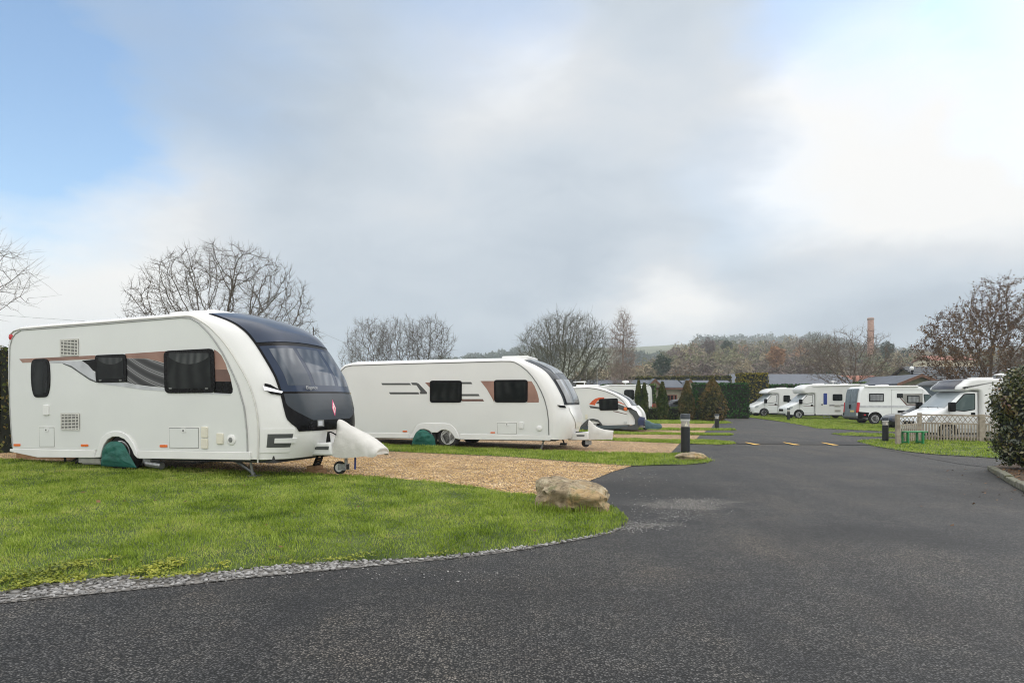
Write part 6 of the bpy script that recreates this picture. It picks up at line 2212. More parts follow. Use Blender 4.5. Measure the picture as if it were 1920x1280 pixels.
# ================================================================ stones
def boulder(name, loc, size, seed, m, label, rz=0.0, power=2.6, cat="boulder", amp=0.12):
    bm = bmesh.new()
    bmesh.ops.create_icosphere(bm, subdivisions=5, radius=1)
    from mathutils import noise as mn
    off = Vector((seed * 3.1, seed * 7.7, seed))
    for v in bm.verts:
        d = v.co.normalized()
        k = (abs(d.x) ** power + abs(d.y) ** power + abs(d.z) ** power) ** (-1 / power)
        n = mn.fractal(d * 1.3 + off, 1.0, 2.0, 5)
        r_ = mn.voronoi(d * 1.7 + off)[0][0]
        f = mn.fractal(d * 6 + off, 1.0, 2.0, 4)
        v.co = d * k * (1 + amp * n + 0.30 * (r_ - 0.4) + 0.05 * f)
        v.co.x *= size[0]
        v.co.y *= size[1]
        v.co.z *= size[2]
    me = bpy.data.meshes.new(name)
    bm.to_mesh(me)
    bm.free()
    me.polygons.foreach_set("use_smooth", [True] * len(me.polygons))
    me.set_sharp_from_angle(angle=math.radians(38))
    me.materials.append(m)
    o = bpy.data.objects.new(name, me)
    COL.objects.link(o)
    o.location = loc
    o.rotation_euler = (0, 0, rz)
    return tag(o, label, cat)


q = gp(1075, 962)
ro = boulder("boulder", (q[0], q[1] + 0.12, q[2] + 0.15), (0.415, 0.34, 0.225), 4, M["rock"], "pale limestone boulder on the lawn's corner, where gravel meets tarmac", -0.35, 2.8, amp=0.17)
ro.rotation_euler = (0.06, 0.10, -0.25)
q = gp(1297, 862)
boulder("boulder", (q[0], q[1] + 0.05, q[2] + 0.03), (0.36, 0.22, 0.13), 9, M["rock"], "low sandy stone at the foot of the tallest bollard light", 0.2)
# kerb and bed under the right-hand shrub
kp = [gp(*p) for p in ((1858, 881), (1876, 892), (1893, 903), (1912, 914), (1940, 928), (1980, 945))]
M["mossy"] = mat("mossy kerb stone", (0.20, 0.19, 0.16), 0.9, vs=9, col2=(0.07, 0.075, 0.03), bump=0.6, bs=40)
kb = MB()
for i in range(len(kp) - 1):
    a, b = Vector(kp[i]), Vector(kp[i + 1])
    d_ = (b - a)
    n_ = Vector((-d_.y, d_.x, 0)).normalized() * 0.07
    if n_.x < 0:
        n_ = -n_
    a2, b2 = a + d_ * 0.015, b - d_ * 0.015
    h = 0.10 + 0.02 * (i % 2)
    vs = [a2 - n_, a2 + n_, b2 + n_, b2 - n_]
    kb.add([tuple(v) for v in vs] + [(v.x, v.y, v.z + h) for v in vs], [(0, 1, 2, 3), (7, 6, 5, 4), (0, 4, 5, 1), (1, 5, 6, 2), (2, 6, 7, 3), (3, 7, 4, 0)])
setting(kb.build("kerb", M["mossy"], smooth=0, bevel=0.02))
bed = [gp(*p)[:2] for p in ((1858, 880), (1876, 891), (1893, 902), (1912, 913), (1940, 927), (1990, 945), (2080, 915), (2050, 880), (1950, 868), (1880, 872))]
setting(fill_ring("flower_bed", bed, M["soil"], 0.05))

# ================================================================ foliage
M["yew"] = leaf_mat("yew needles", [(0.018, 0.036, 0.010), (0.045, 0.070, 0.018), (0.09, 0.098, 0.028), (0.16, 0.11, 0.04)], 0.8, 0.1, 0.9, 0.12)
M["leyland"] = leaf_mat("hedge leaves", [(0.010, 0.046, 0.008), (0.022, 0.085, 0.016), (0.045, 0.125, 0.025)], 0.8, 0.1, 0.7, 0.12)
M["bright_hedge"] = leaf_mat("bright hedge leaves", [(0.025, 0.06, 0.014), (0.06, 0.12, 0.025), (0.11, 0.18, 0.035)], 0.8, 0.1, 0.8, 0.12)
M["gold_hedge"] = leaf_mat("golden hedge leaves", [(0.05, 0.055, 0.010), (0.17, 0.15, 0.02), (0.36, 0.28, 0.04)], 0.8, 0.1, 1.6, 0.12)
M["olive_hedge"] = leaf_mat("olive hedge leaves", [(0.03, 0.04, 0.01), (0.09, 0.09, 0.02), (0.16, 0.14, 0.04)], 0.8, 0.1, 0.8, 0.12)
M["dusk_hedge"] = leaf_mat("dark clipped hedge leaves", [(0.03, 0.058, 0.016), (0.07, 0.11, 0.028), (0.13, 0.165, 0.045)], 0.8, 0.1, 1.4, 0.12)
M["brown_hedge"] = leaf_mat("leafless brown hedge", [(0.045, 0.028, 0.02), (0.09, 0.06, 0.045), (0.14, 0.10, 0.07)], 0.8, 0.0, 1.0, 0.2)
M["laurel"] = leaf_mat("glossy shrub leaves", [(0.012, 0.022, 0.008), (0.028, 0.046, 0.014), (0.07, 0.085, 0.02), (0.15, 0.13, 0.03), (0.12, 0.04, 0.025)], 0.22, 0.1, 2.2, 0.9)
M["core"] = mat("dark twigs", (0.010, 0.013, 0.007), 0.95, var=0.4, vs=5)  # dark green-brown core inside the foliage
M["core_brown"] = mat("brown twigs", (0.05, 0.035, 0.026), 0.95, var=0.4, vs=5)


def box_points(rs, a, b, th, z0, h, n, bulge=0.06):
    """points over the sides and top of a hedge from a to b"""
    a, b = np.array(a), np.array(b)
    d = b - a
    L_ = np.linalg.norm(d)
    d = d / L_
    nn = np.array([-d[1], d[0]])
    s = rs.uniform(0, L_, n)
    f = rs.uniform(0, 1, n)
    area = np.array([L_ * h, L_ * h, L_ * th, th * h, th * h])
    w = rs.choice(5, n, p=area / area.sum())
    t = rs.uniform(-th / 2, th / 2, n)
    z = f * h
    nr = np.zeros((n, 3))
    t = np.where(w == 0, -th / 2, np.where(w == 1, th / 2, t))
    z = np.where(w == 2, h, z)
    s = np.where(w == 3, 0, np.where(w == 4, L_, s))
    for k, v in ((0, -nn), (1, nn)):
        nr[w == k, :2] = v
    nr[w == 2, 2] = 1
    nr[w == 3, :2] = -d
    nr[w == 4, :2] = d
    p = np.stack([a[0] + d[0] * s + nn[0] * t, a[1] + d[1] * s + nn[1] * t, z], 1)
    bump = bulge * (wob(int(L_ * 10) + 1, p[:, 0] + p[:, 2], p[:, 1] - p[:, 2] * 0.7, 0.5) + rs.normal(0, 0.5, n))
    p = p + nr * bump[:, None]
    p[:, 2] += z0
    return p, nr


def hedge(label, x0, x1, ytop, ybase, d0, d1, th, m, leaf=0.14, dens=60, seed=1, core="core", group=None, d_core=0.06, name="hedge", z0=None):
    """clipped hedge between two photo columns, standing at distances d0..d1"""
    xa, xb = (x0 - CX) / FPX * d0, (x1 - CX) / FPX * d1
    zt = CZ + (HY - ytop) / FPX * d0
    base = min(G(xa, d0), G(xb, d1)) if z0 is None else z0
    h = zt - base
    rs = np.random.RandomState(seed)
    c = ((xa + xb) / 2, (d0 + d1) / 2 + th / 2)
    a, b = (xa - c[0], d0 - (d0 + d1) / 2), (xb - c[0], d1 - (d0 + d1) / 2)
    L_ = math.hypot(b[0] - a[0], b[1] - a[1])
    n = int(dens * (2 * L_ * h + L_ * th + 2 * th * h))
    p, nr = box_points(rs, a, b, th, 0, h, n)
    o = leaf_quads(name, p, leaf, rs, m, nrm=nr * 0.8)
    o.location = (c[0], c[1], base)
    tag(o, label, "hedge", group)
    dd = Vector((b[0] - a[0], b[1] - a[1], 0)).normalized()
    nn = Vector((-dd.y, dd.x, 0)) * (th / 2 - d_core)
    A_, B_ = Vector((*a, 0)) + dd * d_core, Vector((*b, 0)) - dd * d_core
    vs = [A_ - nn, A_ + nn, B_ + nn, B_ - nn]
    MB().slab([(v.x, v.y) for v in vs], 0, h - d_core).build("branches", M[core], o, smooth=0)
    return o


HG = "hedges round the lodges"
hedge("tall dark green clipped hedge between the broad conifer and the golden hedge", 1306, 1406, 718.5, 773, 53, 53, 1.6, M["leyland"], 0.16, 70, 1, group=HG)
hedge("square topped golden green hedge beside the tall dark hedge", 1390, 1441, 699.5, 772, 67, 67, 1.8, M["gold_hedge"], 0.2, 60, 2, group=HG)
hedge("long low dark green hedge behind the two motorhomes", 1436, 1625, 721, 770, 68, 66, 1.4, M["leyland"], 0.2, 40, 3, group=HG)
hedge("olive green hedge rising behind the lodge roofs on the left", 1172, 1375, 706.5, 760, 84, 80, 1.6, M["olive_hedge"], 0.26, 28, 4, group=HG)
hedge("bright green hedge behind the plain white caravan end", 1128, 1232, 721, 772, 57, 56, 1.2, M["bright_hedge"], 0.15, 60, 5, group=HG)
hedge("leafless brown hedge in front of the olive gabled lodge", 1722, 1775, 722, 780, 50, 50, 1.2, M["brown_hedge"], 0.2, 60, 6, core="core_brown", group=HG)
hedge("green hedge below the red tiled roof, left of the olive gabled lodge", 1612, 1692, 716, 770, 66, 66, 1.4, M["bright_hedge"], 0.2, 40, 7, group=HG)
LG = "low clipped hedges between the conifers"
for i, (x0, x1, lab) in enumerate(((1203, 1237, "low clipped dark hedge left of the second conifer"), (1252, 1275, "low clipped dark hedge between the second and third conifers"), (1300, 1322, "low clipped dark hedge left of the broad conifer"))):
    hedge(lab, x0, x1, 764.5, 787, 46.5, 46.5, 1.0, M["dusk_hedge"], 0.11, 110, 20 + i, group=LG)
hedge("dark evergreen hedge behind the rear of the nearest caravan", -260, 11, 655, 850, 15.0, 14.2, 1.2, M["yew"], 0.09, 160, 31)


def conifer(label, cx, ytop, ybase, wpx, d, seed, tips=((0, 1.0),), m="yew", base_w=0.55):
    x = (cx - CX) / FPX * d
    base = G(x, d)
    h = CZ + (HY - ytop) / FPX * d - base
    r0 = wpx / 2 / FPX * d
    rs = np.random.RandomState(seed)
    M.setdefault("russet_yew", leaf_mat("russet conifer sprays", [(0.026, 0.036, 0.010), (0.065, 0.066, 0.018), (0.13, 0.092, 0.028), (0.21, 0.12, 0.045)], 0.7, 0.1, 0.9, 0.25))
    o = empty("conifer", (x, d, base), 0, label, "conifer", "clipped conifers in a row")
    P, Nn = [], []
    core = MB()
    for tx, th in tips:
        n = int(2600 / len(tips))
        t = rs.uniform(0, 1, n) ** 0.85
        prof = np.interp(t, [0, 0.1, 0.3, 0.55, 0.8, 0.93, 1.0], [base_w, 0.85, 1.0, 0.82, 0.45, 0.2, 0.03])
        a = rs.uniform(0, 2 * PI, n)
        rr = r0 * prof * (0.9 + 0.13 * wob(seed, a * 2, t * 6, 0.6) + 0.07 * rs.normal(0, 1, n)) * (0.72 if len(tips) > 1 else 1)
        P.append(np.stack([tx * r0 * np.minimum(1, 0.3 + t) + rr * np.cos(a), rr * np.sin(a), t * h * th], 1))
        Nn.append(np.stack([np.cos(a), np.sin(a), 0.3 + 0 * a], 1))
        sc = 0.72 if len(tips) > 1 else 1
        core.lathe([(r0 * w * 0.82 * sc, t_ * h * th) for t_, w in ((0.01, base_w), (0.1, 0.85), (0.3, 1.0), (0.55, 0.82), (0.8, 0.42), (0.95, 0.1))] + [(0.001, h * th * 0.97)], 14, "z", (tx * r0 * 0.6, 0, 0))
    p, nr = np.concatenate(P), np.concatenate(Nn)
    lq = leaf_quads("crown", p, 0.20, rs, M[m], nrm=nr * 0.9, parent=o, aspect=0.35)
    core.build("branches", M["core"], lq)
    MB().tube([(0, 0, -0.05), (0, 0, h * 0.5)], 0.07, 6).build("trunk", M["core_brown"], o)
    return o


conifer("dark conifer with two narrow tips, behind the nose of the small caravan", 1202, 713, 788, 27, 46, 1, ((-0.35, 1.0), (0.45, 0.93)))
conifer("slim dark conifer, second of the row, tapering to a point", 1242, 716, 790, 23, 45.5, 2)
conifer("brownish pointed conifer, third of the row, behind the tallest bollard light", 1288, 714, 790, 32, 45, 3, m="russet_yew")
conifer("broad brown-green conifer, widest of the row, next to the tall hedge", 1336, 708.5, 790, 54, 44.5, 4, m="russet_yew")

# right-hand evergreen shrub
sb = gp(1925, 884)
sx, sy, sz = sb
rs = np.random.RandomState(77)
o = empty("evergreen_shrub", sb, 0, "big glossy evergreen shrub in the kerbed bed at the frame's edge", "shrub")
Pp, Nn = [], []
for (cx, cy, cz, rx, ry, rz_, n) in ((0, 0, 0.75, 0.64, 0.6, 0.80, 3600), (0.05, 0.0, 1.45, 0.70, 0.62, 0.62, 3600), (0.12, 0.05, 1.92, 0.50, 0.5, 0.34, 1500), (0.5, -0.1, 1.2, 0.7, 0.6, 1.0, 2000)):
    v = rs.normal(0, 1, (n, 3))
    v /= np.linalg.norm(v, axis=1)[:, None]
    k = 0.82 + 0.30 * rs.uniform(0, 1, n) ** 2 + 0.10 * wob(int(n + cz * 100), v[:, 0] * 3 + v[:, 2] * 2, v[:, 1] * 3 - v[:, 2], 0.5)
    p = v * k[:, None] * np.array([rx, ry, rz_]) + np.array([cx, cy, cz])
    p = p[p[:, 2] > 0.12]
    Pp.append(p)
    Nn.append(v[: len(p)] * 0 + (p - np.array([cx, cy, cz])) * np.array([1 / rx, 1 / ry, 1 / rz_]))
lq = leaf_quads("crown", np.concatenate(Pp), 0.085, rs, M["laurel"], nrm=np.concatenate(Nn) * 0.5, parent=o, aspect=0.5)
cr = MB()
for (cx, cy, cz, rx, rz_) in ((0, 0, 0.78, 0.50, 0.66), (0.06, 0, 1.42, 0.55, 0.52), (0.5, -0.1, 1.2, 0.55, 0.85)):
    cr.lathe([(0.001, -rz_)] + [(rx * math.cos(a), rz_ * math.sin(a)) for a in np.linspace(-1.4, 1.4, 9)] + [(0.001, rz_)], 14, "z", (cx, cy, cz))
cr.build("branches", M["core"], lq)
MB().tube([(0.05, 0, 0), (0.03, 0.02, 0.5)], 0.09, 8).build("trunk", M["core_brown"], o)
# leaf litter under it and stray leaves about
M["litter"] = leaf_mat("dead leaf", [(0.05, 0.028, 0.015), (0.16, 0.08, 0.035), (0.30, 0.18, 0.09)], 0.8, 0.1, 3.0, 0.3)
pts = []
rs = np.random.RandomState(3)
for (pxa, pya, sxx, syy, n) in ((1905, 890, 22, 7, 240), (1880, 905, 40, 20, 30), (1840, 930, 60, 30, 10)):
    for _ in range(n):
        q = gp(pxa + rs.normal(0, sxx), pya + rs.normal(0, syy))
        pts.append((q[0], q[1], q[2] + (0.06 if pya == 890 else 0.012)))
for _ in range(26):
    x, y = rs.uniform(-6, 1), rs.uniform(5, 9.5)
    if in_poly(np.array([x]), np.array([y]), lawn_ring)[0]:
        pts.append((x, y, G(x, y) + LAWN_H + 0.045))
setting(leaf_quads("fallen_leaves", np.array(pts), 0.05, rs, M["litter"], flat=1.0, aspect=0.7), "stuff")
# timber edging at the far left behind the caravan
a, b = gp(-60, 838), gp(40, 840)
es = MB()
es.box(-9.9, -8.2, 13.3, 13.42, G(-9, 13.3), G(-9, 13.3) + 0.22)
tag(es.build("timber_edging", M["wood"], None, smooth=0, bevel=0.01), "rough timber edging board on the ground behind the nearest caravan's rear corner", "edging board")
# ================================================================ lodges and far buildings
M["slate"] = mat("blue grey roof tiles", (0.060, 0.072, 0.095), 0.6, vs=1.2, col2=(0.085, 0.098, 0.125), bump=0.3, bs=9, bdist=0.03)
M["dark_tile"] = mat("dark corrugated roof", (0.035, 0.042, 0.052), 0.55, vs=1.2, col2=(0.06, 0.068, 0.08))
M["red_tile"] = mat("red clay tiles", (0.26, 0.085, 0.05), 0.8, vs=1.5, col2=(0.34, 0.14, 0.09), bump=0.4, bs=8, bdist=0.03)
M["beige"] = mat("beige boarding", (0.33, 0.30, 0.23), 0.8, var=0.1, vs=3)
M["olive_board"] = mat("olive boarding", (0.19, 0.19, 0.135), 0.8, var=0.1, vs=3)
M["barge"] = mat("brown bargeboard", (0.17, 0.085, 0.055), 0.7, var=0.2, vs=4)
M["redframe"] = mat("red brown window frame", (0.22, 0.07, 0.045), 0.6, var=0.15, vs=6)
M["brick"] = mat("red chimney brick", (0.38, 0.22, 0.165), 0.85, vs=1.5, col2=(0.48, 0.30, 0.23))
M["render"] = mat("cream render", (0.62, 0.56, 0.42), 0.8, var=0.08, vs=1.5)


def lodge(name, label, cat, group, x0, x1, yr, ye, d, depth, wall, roof, over=0.35, ridge_in=0.0, seams=0):
    """single-storey building with its ridge across the view: photo columns x0..x1, ridge and eaves rows yr, ye at distance d (the eaves)"""
    X0, _, ze = at(x0, ye, d)
    X1 = at(x1, ye, d)[0]
    zr = CZ + (HY - yr) / FPX * (d + depth / 2)
    base = min(G(X0, d), G(X1, d)) - 0.3
    p = empty(name, ((X0 + X1) / 2, d + depth / 2, base), 0, label, cat, group)
    hw = (X1 - X0) / 2
    H_, R_ = ze - base, zr - base
    MB().box(-hw + over, hw - over, -depth / 2 + over, depth / 2 - over, 0, H_ + 0.02).build("wall", wall, p, smooth=0)
    for sx_ in (-1, 1):
        w = MB()
        q = [(-depth / 2 + over, H_), (depth / 2 - over, H_), (0, R_ - 0.12)]
        xx = sx_ * (hw - over)
        w.add([(xx - 0.02, y, z) for y, z in q] + [(xx + 0.02, y, z) for y, z in q], [(0, 1, 2), (5, 4, 3), (0, 3, 4, 1), (1, 4, 5, 2), (2, 5, 3, 0)])
        w.build("gable_wall", wall, p, smooth=0)
    rf = MB()
    t = 0.10
    ri = hw - ridge_in
    for sy_ in (-1, 1):
        a = [(-hw, sy_ * depth / 2, H_), (hw, sy_ * depth / 2, H_), (ri, 0, R_), (-ri, 0, R_)]
        rf.add([(x, y, z) for x, y, z in a] + [(x, y, z + t) for x, y, z in a], [(0, 1, 2, 3), (7, 6, 5, 4), (0, 4, 5, 1), (1, 5, 6, 2), (2, 6, 7, 3), (3, 7, 4, 0)])
        for k in range(seams):
            f0 = (k + 0.5) / seams
            y_, z_ = sy_ * depth / 2 * (1 - f0), H_ + (R_ - H_) * f0
            rf.box(-hw, hw, y_ - 0.05, y_ + 0.05, z_ + t - 0.02, z_ + t + 0.05)
    rf.build("roof", roof, p, smooth=0)
    MB().box(-hw, hw, -depth / 2 - 0.04, -depth / 2 + 0.04, H_ - 0.14, H_ + 0.03).build("fascia", M["barge"] if wall is not M["render"] else wall, p, smooth=0)
    return p, base, (X0 + X1) / 2, hw, H_, R_, depth


def house_window(p, x, y, z0, z1_, w, frame="redframe", mull=1):
    f = MB()
    b = 0.07
    f.box(x - w / 2, x + w / 2, y - 0.06, y + 0.02, z1_ - b, z1_)
    f.box(x - w / 2, x + w / 2, y - 0.06, y + 0.02, z0, z0 + b)
    f.box(x - w / 2, x - w / 2 + b, y - 0.06, y + 0.02, z0 + b, z1_ - b)
    f.box(x + w / 2 - b, x + w / 2, y - 0.06, y + 0.02, z0 + b, z1_ - b)
    for k in range(mull):
        xm = x - w / 2 + w * (k + 1) / (mull + 1)
        f.box(xm - b / 2, xm + b / 2, y - 0.055, y + 0.02, z0 + b, z1_ - b)
    fr_ = f.build("window", M[frame], p, smooth=0)
    MB().box(x - w / 2 + 0.02, x + w / 2 - 0.02, y - 0.03, y - 0.01, z0 + 0.02, z1_ - 0.02).build("pane", M["glass"], fr_, smooth=0)


def porch(p, xc, w, y, ze, zp, wall, roof, depth=1.6):
    """gabled porch standing forward of the wall"""
    g = MB()
    q = [(-w / 2, ze), (w / 2, ze), (0, zp)]
    g.add([(xc + a, y + 0.15, z) for a, z in q] + [(xc + a, y + 0.25, z) for a, z in q], [(0, 1, 2), (5, 4, 3), (0, 3, 4, 1), (1, 4, 5, 2), (2, 5, 3, 0)])
    o = g.build("porch", wall, p, smooth=0)
    r = MB()
    for s in (-1, 1):
        a = [(xc, y, zp + 0.1), (xc + s * (w / 2 + 0.25), y, ze - 0.12), (xc + s * (w / 2 + 0.25), y + depth, ze - 0.12), (xc, y + depth, zp + 0.1)]
        r.add(a + [(x, y_, z + 0.1) for x, y_, z in a], [(0, 1, 2, 3), (7, 6, 5, 4), (0, 4, 5, 1), (1, 5, 6, 2), (2, 6, 7, 3), (3, 7, 4, 0)])
    r.build("porch_roof", roof, o, smooth=0)
    bg_ = MB()
    for s in (-1, 1):
        bg_.add([(xc, y - 0.05, zp + 0.18), (xc + s * (w / 2 + 0.25), y - 0.05, ze - 0.04), (xc + s * (w / 2 + 0.25), y - 0.05, ze - 0.26), (xc, y - 0.05, zp - 0.06)] + [(xc, y - 0.01, zp + 0.18), (xc + s * (w / 2 + 0.25), y - 0.01, ze - 0.04), (xc + s * (w / 2 + 0.25), y - 0.01, ze - 0.26), (xc, y - 0.01, zp - 0.06)],
                [(0, 1, 2, 3), (7, 6, 5, 4), (0, 4, 5, 1), (1, 5, 6, 2), (2, 6, 7, 3), (3, 7, 4, 0)])
    bg_.build("bargeboard", M["barge"], o, smooth=0)
    for s in (-1, 1):
        MB().box(xc + s * w / 2 - 0.07, xc + s * w / 2 + 0.07, y, y + 0.14, 0, ze).build("post", M["render"], o, smooth=0)


LOD = "holiday lodges behind the hedges"
p, b_, cx_, hw_, H_, R_, dp = lodge("lodge", "grey roofed beige lodge with red framed windows, behind the slim pointed conifer", "lodge", LOD, 1072, 1284, 714, 727.5, 66, 6.0, M["beige"], M["slate"])
yw = -dp / 2 + 0.35
house_window(p, (1258 - CX) / FPX * 66 - cx_, yw - 0.0, 0.9, 2.2, 0.9)
house_window(p, (1268 - CX) / FPX * 66 - cx_ - 0.05, yw, 0.9, 2.2, 0.4, mull=0)
for xp in (1092, 1230):
    porch(p, (xp - CX) / FPX * 65 - cx_, 1.0 if xp < 1200 else 1.2, -dp / 2 - 0.6, H_ + 0.1, H_ + 0.75, M["beige"], M["slate"])
p, b_, cx_, hw_, H_, R_, dp = lodge("lodge", "grey roofed beige lodge with brown gabled porch, between the third and broad conifers", "lodge", LOD, 1288, 1382, 714.5, 728, 67, 6.0, M["beige"], M["slate"])
yw = -dp / 2 + 0.35
porch(p, (1297 - CX) / FPX * 65.5 - cx_, 1.4, -dp / 2 - 0.9, H_ - 0.1, H_ + 0.75, M["beige"], M["slate"])
house_window(p, (1310 - CX) / FPX * 67 - cx_, yw, 0.7, 2.1, 0.55)
lodge("lodge", "long dark blue roof stretching behind the golden hedge and the motorhomes", "lodge", LOD, 1368, 1622, 702.5, 722, 82, 9.0, M["beige"], M["slate"], ridge_in=1.4)
lodge("house", "red clay tiled roof behind the trunk of the bare spreading tree", "house", None, 1588, 1668, 705, 721, 92, 8.0, M["beige"], M["red_tile"])
lodge("lodge", "dark ribbed roof behind the brown leaved tree", "lodge", LOD, 1733, 1960, 689, 717, 68, 8.0, M["olive_board"], M["dark_tile"], seams=7)
lodge("house", "cream house in the distance behind the brown leaved tree's lowest branches", "house", None, 1750, 1830, 668, 676, 160, 9.0, M["render"], M["red_tile"])
# olive gabled lodge, gable end to the viewer
d = 60
xa, xb, xm = (1677 - CX) / FPX * d, (1769 - CX) / FPX * d, (1723 - CX) / FPX * d
ze, zp = CZ + (HY - 722) / FPX * d, CZ + (HY - 704) / FPX * d
base = G(xm, d) - 0.2
p = empty("lodge", (xm, d, base), 0, "olive boarded lodge with its brown edged gable towards the drive, above the leafless hedge", "lodge", LOD)
w = (xb - xa)
MB().prism([(-w / 2 + 0.4, 0), (w / 2 - 0.4, 0), (w / 2 - 0.4, ze - base + 0.1), (0, zp - base - 0.08), (-w / 2 + 0.4, ze - base + 0.1)], 0, 8).build("wall", M["olive_board"], p, smooth=0)
r = MB()
for s in (-1, 1):
    a = [(0, -0.4, zp - base), (s * w / 2, -0.4, ze - base), (s * w / 2, 8.4, ze - base), (0, 8.4, zp - base)]
    r.add(a + [(x, y, z + 0.14) for x, y, z in a], [(0, 1, 2, 3), (7, 6, 5, 4), (0, 4, 5, 1), (1, 5, 6, 2), (2, 6, 7, 3), (3, 7, 4, 0)])
r.build("roof", M["slate"], p, smooth=0)
for s in (-1, 1):
    a = [(0, zp - base + 0.15), (s * w / 2, ze - base + 0.15), (s * w / 2, ze - base - 0.12), (0, zp - base - 0.12)]
    MB().prism(a, -0.46, -0.41).build("bargeboard", M["barge"], p, smooth=0)
MB().lathe([(0.09, zp - base - 0.2), (0.09, zp - base + 0.45), (0.13, zp - base + 0.46), (0.13, zp - base + 0.6)], 10, "z", (0.6, 2.0, 0)).build("flue", M["black"], p)
# grey shed with a curved red roof edge
d = 46
xa, xb = (1757 - CX) / FPX * d, (1812 - CX) / FPX * d
zt = CZ + (HY - 712) / FPX * d
base = G(xa, d)
p = empty("shed", ((xa + xb) / 2, d, base), 0, "slate grey shed with a curved red roof edge, beside the fenced motorhome's cab", "shed")
hw_ = (xb - xa) / 2
MB().box(-hw_ + 0.1, hw_ - 0.1, 0.0, 2.4, 0, zt - base - 0.3).build("wall", mat("slate grey cladding", (0.10, 0.125, 0.145), 0.6, var=0.1, vs=3), p, smooth=0)
arc = [(x, zt - base - 0.32 * (x / hw_) ** 2) for x in np.linspace(-hw_, hw_, 13)]
MB().prism(arc + [(x, z - 0.09) for x, z in reversed(arc)], -0.2, 2.5).build("roof", M["charcoal"], p)
MB().prism(arc[4:] + [(x, z - 0.09) for x, z in reversed(arc[4:])], -0.24, -0.202).build("roof_edge", mat("red roof trim", (0.55, 0.07, 0.07), 0.5, var=0.1, vs=5), p)
MB().box(-hw_ + 0.35, -hw_ + 0.95, -0.06, -0.001, 0.3, 1.75).build("door", mat("pale grey door", (0.30, 0.34, 0.37), 0.5, var=0.1, vs=4), p, smooth=0)
# brick chimney stack
d = 270
x, _, zt = at(1632.5, 596, d)
p = empty("chimney_stack", (x, d, 0), 0, "tall red brick chimney stack rising behind the bare spreading tree", "chimney")
MB().lathe([(1.45, -2), (1.15, zt - 0.9), (1.28, zt - 0.8), (1.28, zt - 0.1), (1.1, zt), (0.8, zt), (0.8, zt - 1)], 20).build("stack", M["brick"], p)
MB().lathe([(1.3, zt - 0.75), (1.34, zt - 0.6), (1.34, zt - 0.5), (1.29, zt - 0.4)], 20).build("band", M["concrete"], p)
# poles
M["pole"] = mat("pale pole", (0.5, 0.5, 0.48), 0.5, var=0.1, vs=3)
for pxx, yt, d, lab, nm in ((1099, 688, 63, "left of two pale poles behind the small caravan", "pole"), (1119.5, 688, 63, "right of two pale poles behind the small caravan", "pole")):
    x, _, zt = at(pxx, yt, d)
    b0 = G(x, d)
    tag(MB().tube([(x, d, b0), (x, d, zt)], 0.05, 8).build(nm, M["pole"], None), lab, "pole", "poles among the lodges")
x, _, zt = at(1709.5, 688, 64)
p = empty("lamp_post", (x, 64, G(x, 64)), 0, "thin white lamp post with a small white head above the olive gabled lodge", "lamp post")
h = zt - G(x, 64)
MB().tube([(0, 0, 0), (0, 0, h - 0.2)], 0.045, 8).build("post", M["pole"], p)
MB().lathe([(0.05, h - 0.45), (0.16, h - 0.3), (0.2, h - 0.1), (0.12, h + 0.05), (0.001, h + 0.1)], 12).build("lamp", M["white"], p)
# overhead wire with its pole behind the first caravan
x, _, zt = at(587.5, 613, 40)
p = empty("utility_pole", (x, 40, G(x, 40)), 0, "dark utility pole top carrying a thin overhead wire, behind the nearest caravan's roof", "utility pole")
h = zt - G(x, 40)
MB().tube([(0, 0, 0), (0, 0, h)], [0.05, 0.03], 8).build("post", M["core_brown"], p)
wv = MB()
e1, e2 = at(-300, 562, 34), at(760, 670, 60)
for end in (e1, e2):
    pts = []
    for k in range(17):
        t = k / 16
        a = Vector((0, 0, h - 0.1)).lerp(Vector(end) - Vector((x, 40, G(x, 40))), t)
        a.z -= 1.4 * t * (1 - t)
        pts.append(a)
    wv.tube(pts, 0.005, 4)
wv.build("wire", M["dark"], p)
q = at(1228, 764, 55)
tag(MB().lathe([(0.14, 0), (0.22, 0.45), (0.25, 0.45), (0.25, 0.52), (0.19, 0.52), (0.17, 0.40), (0.001, 0.38)], 14, "z", (q[0], 55, G(q[0], 55) + 0.55)).box(q[0] - 0.5, q[0] + 0.5, 54.8, 55.4, G(q[0], 55), G(q[0], 55) + 0.55, 1).build("plant_pot", [M["red_tile"], M["concrete"]], None), "terracotta plant pot on a low wall left of the slim conifer", "plant pot")


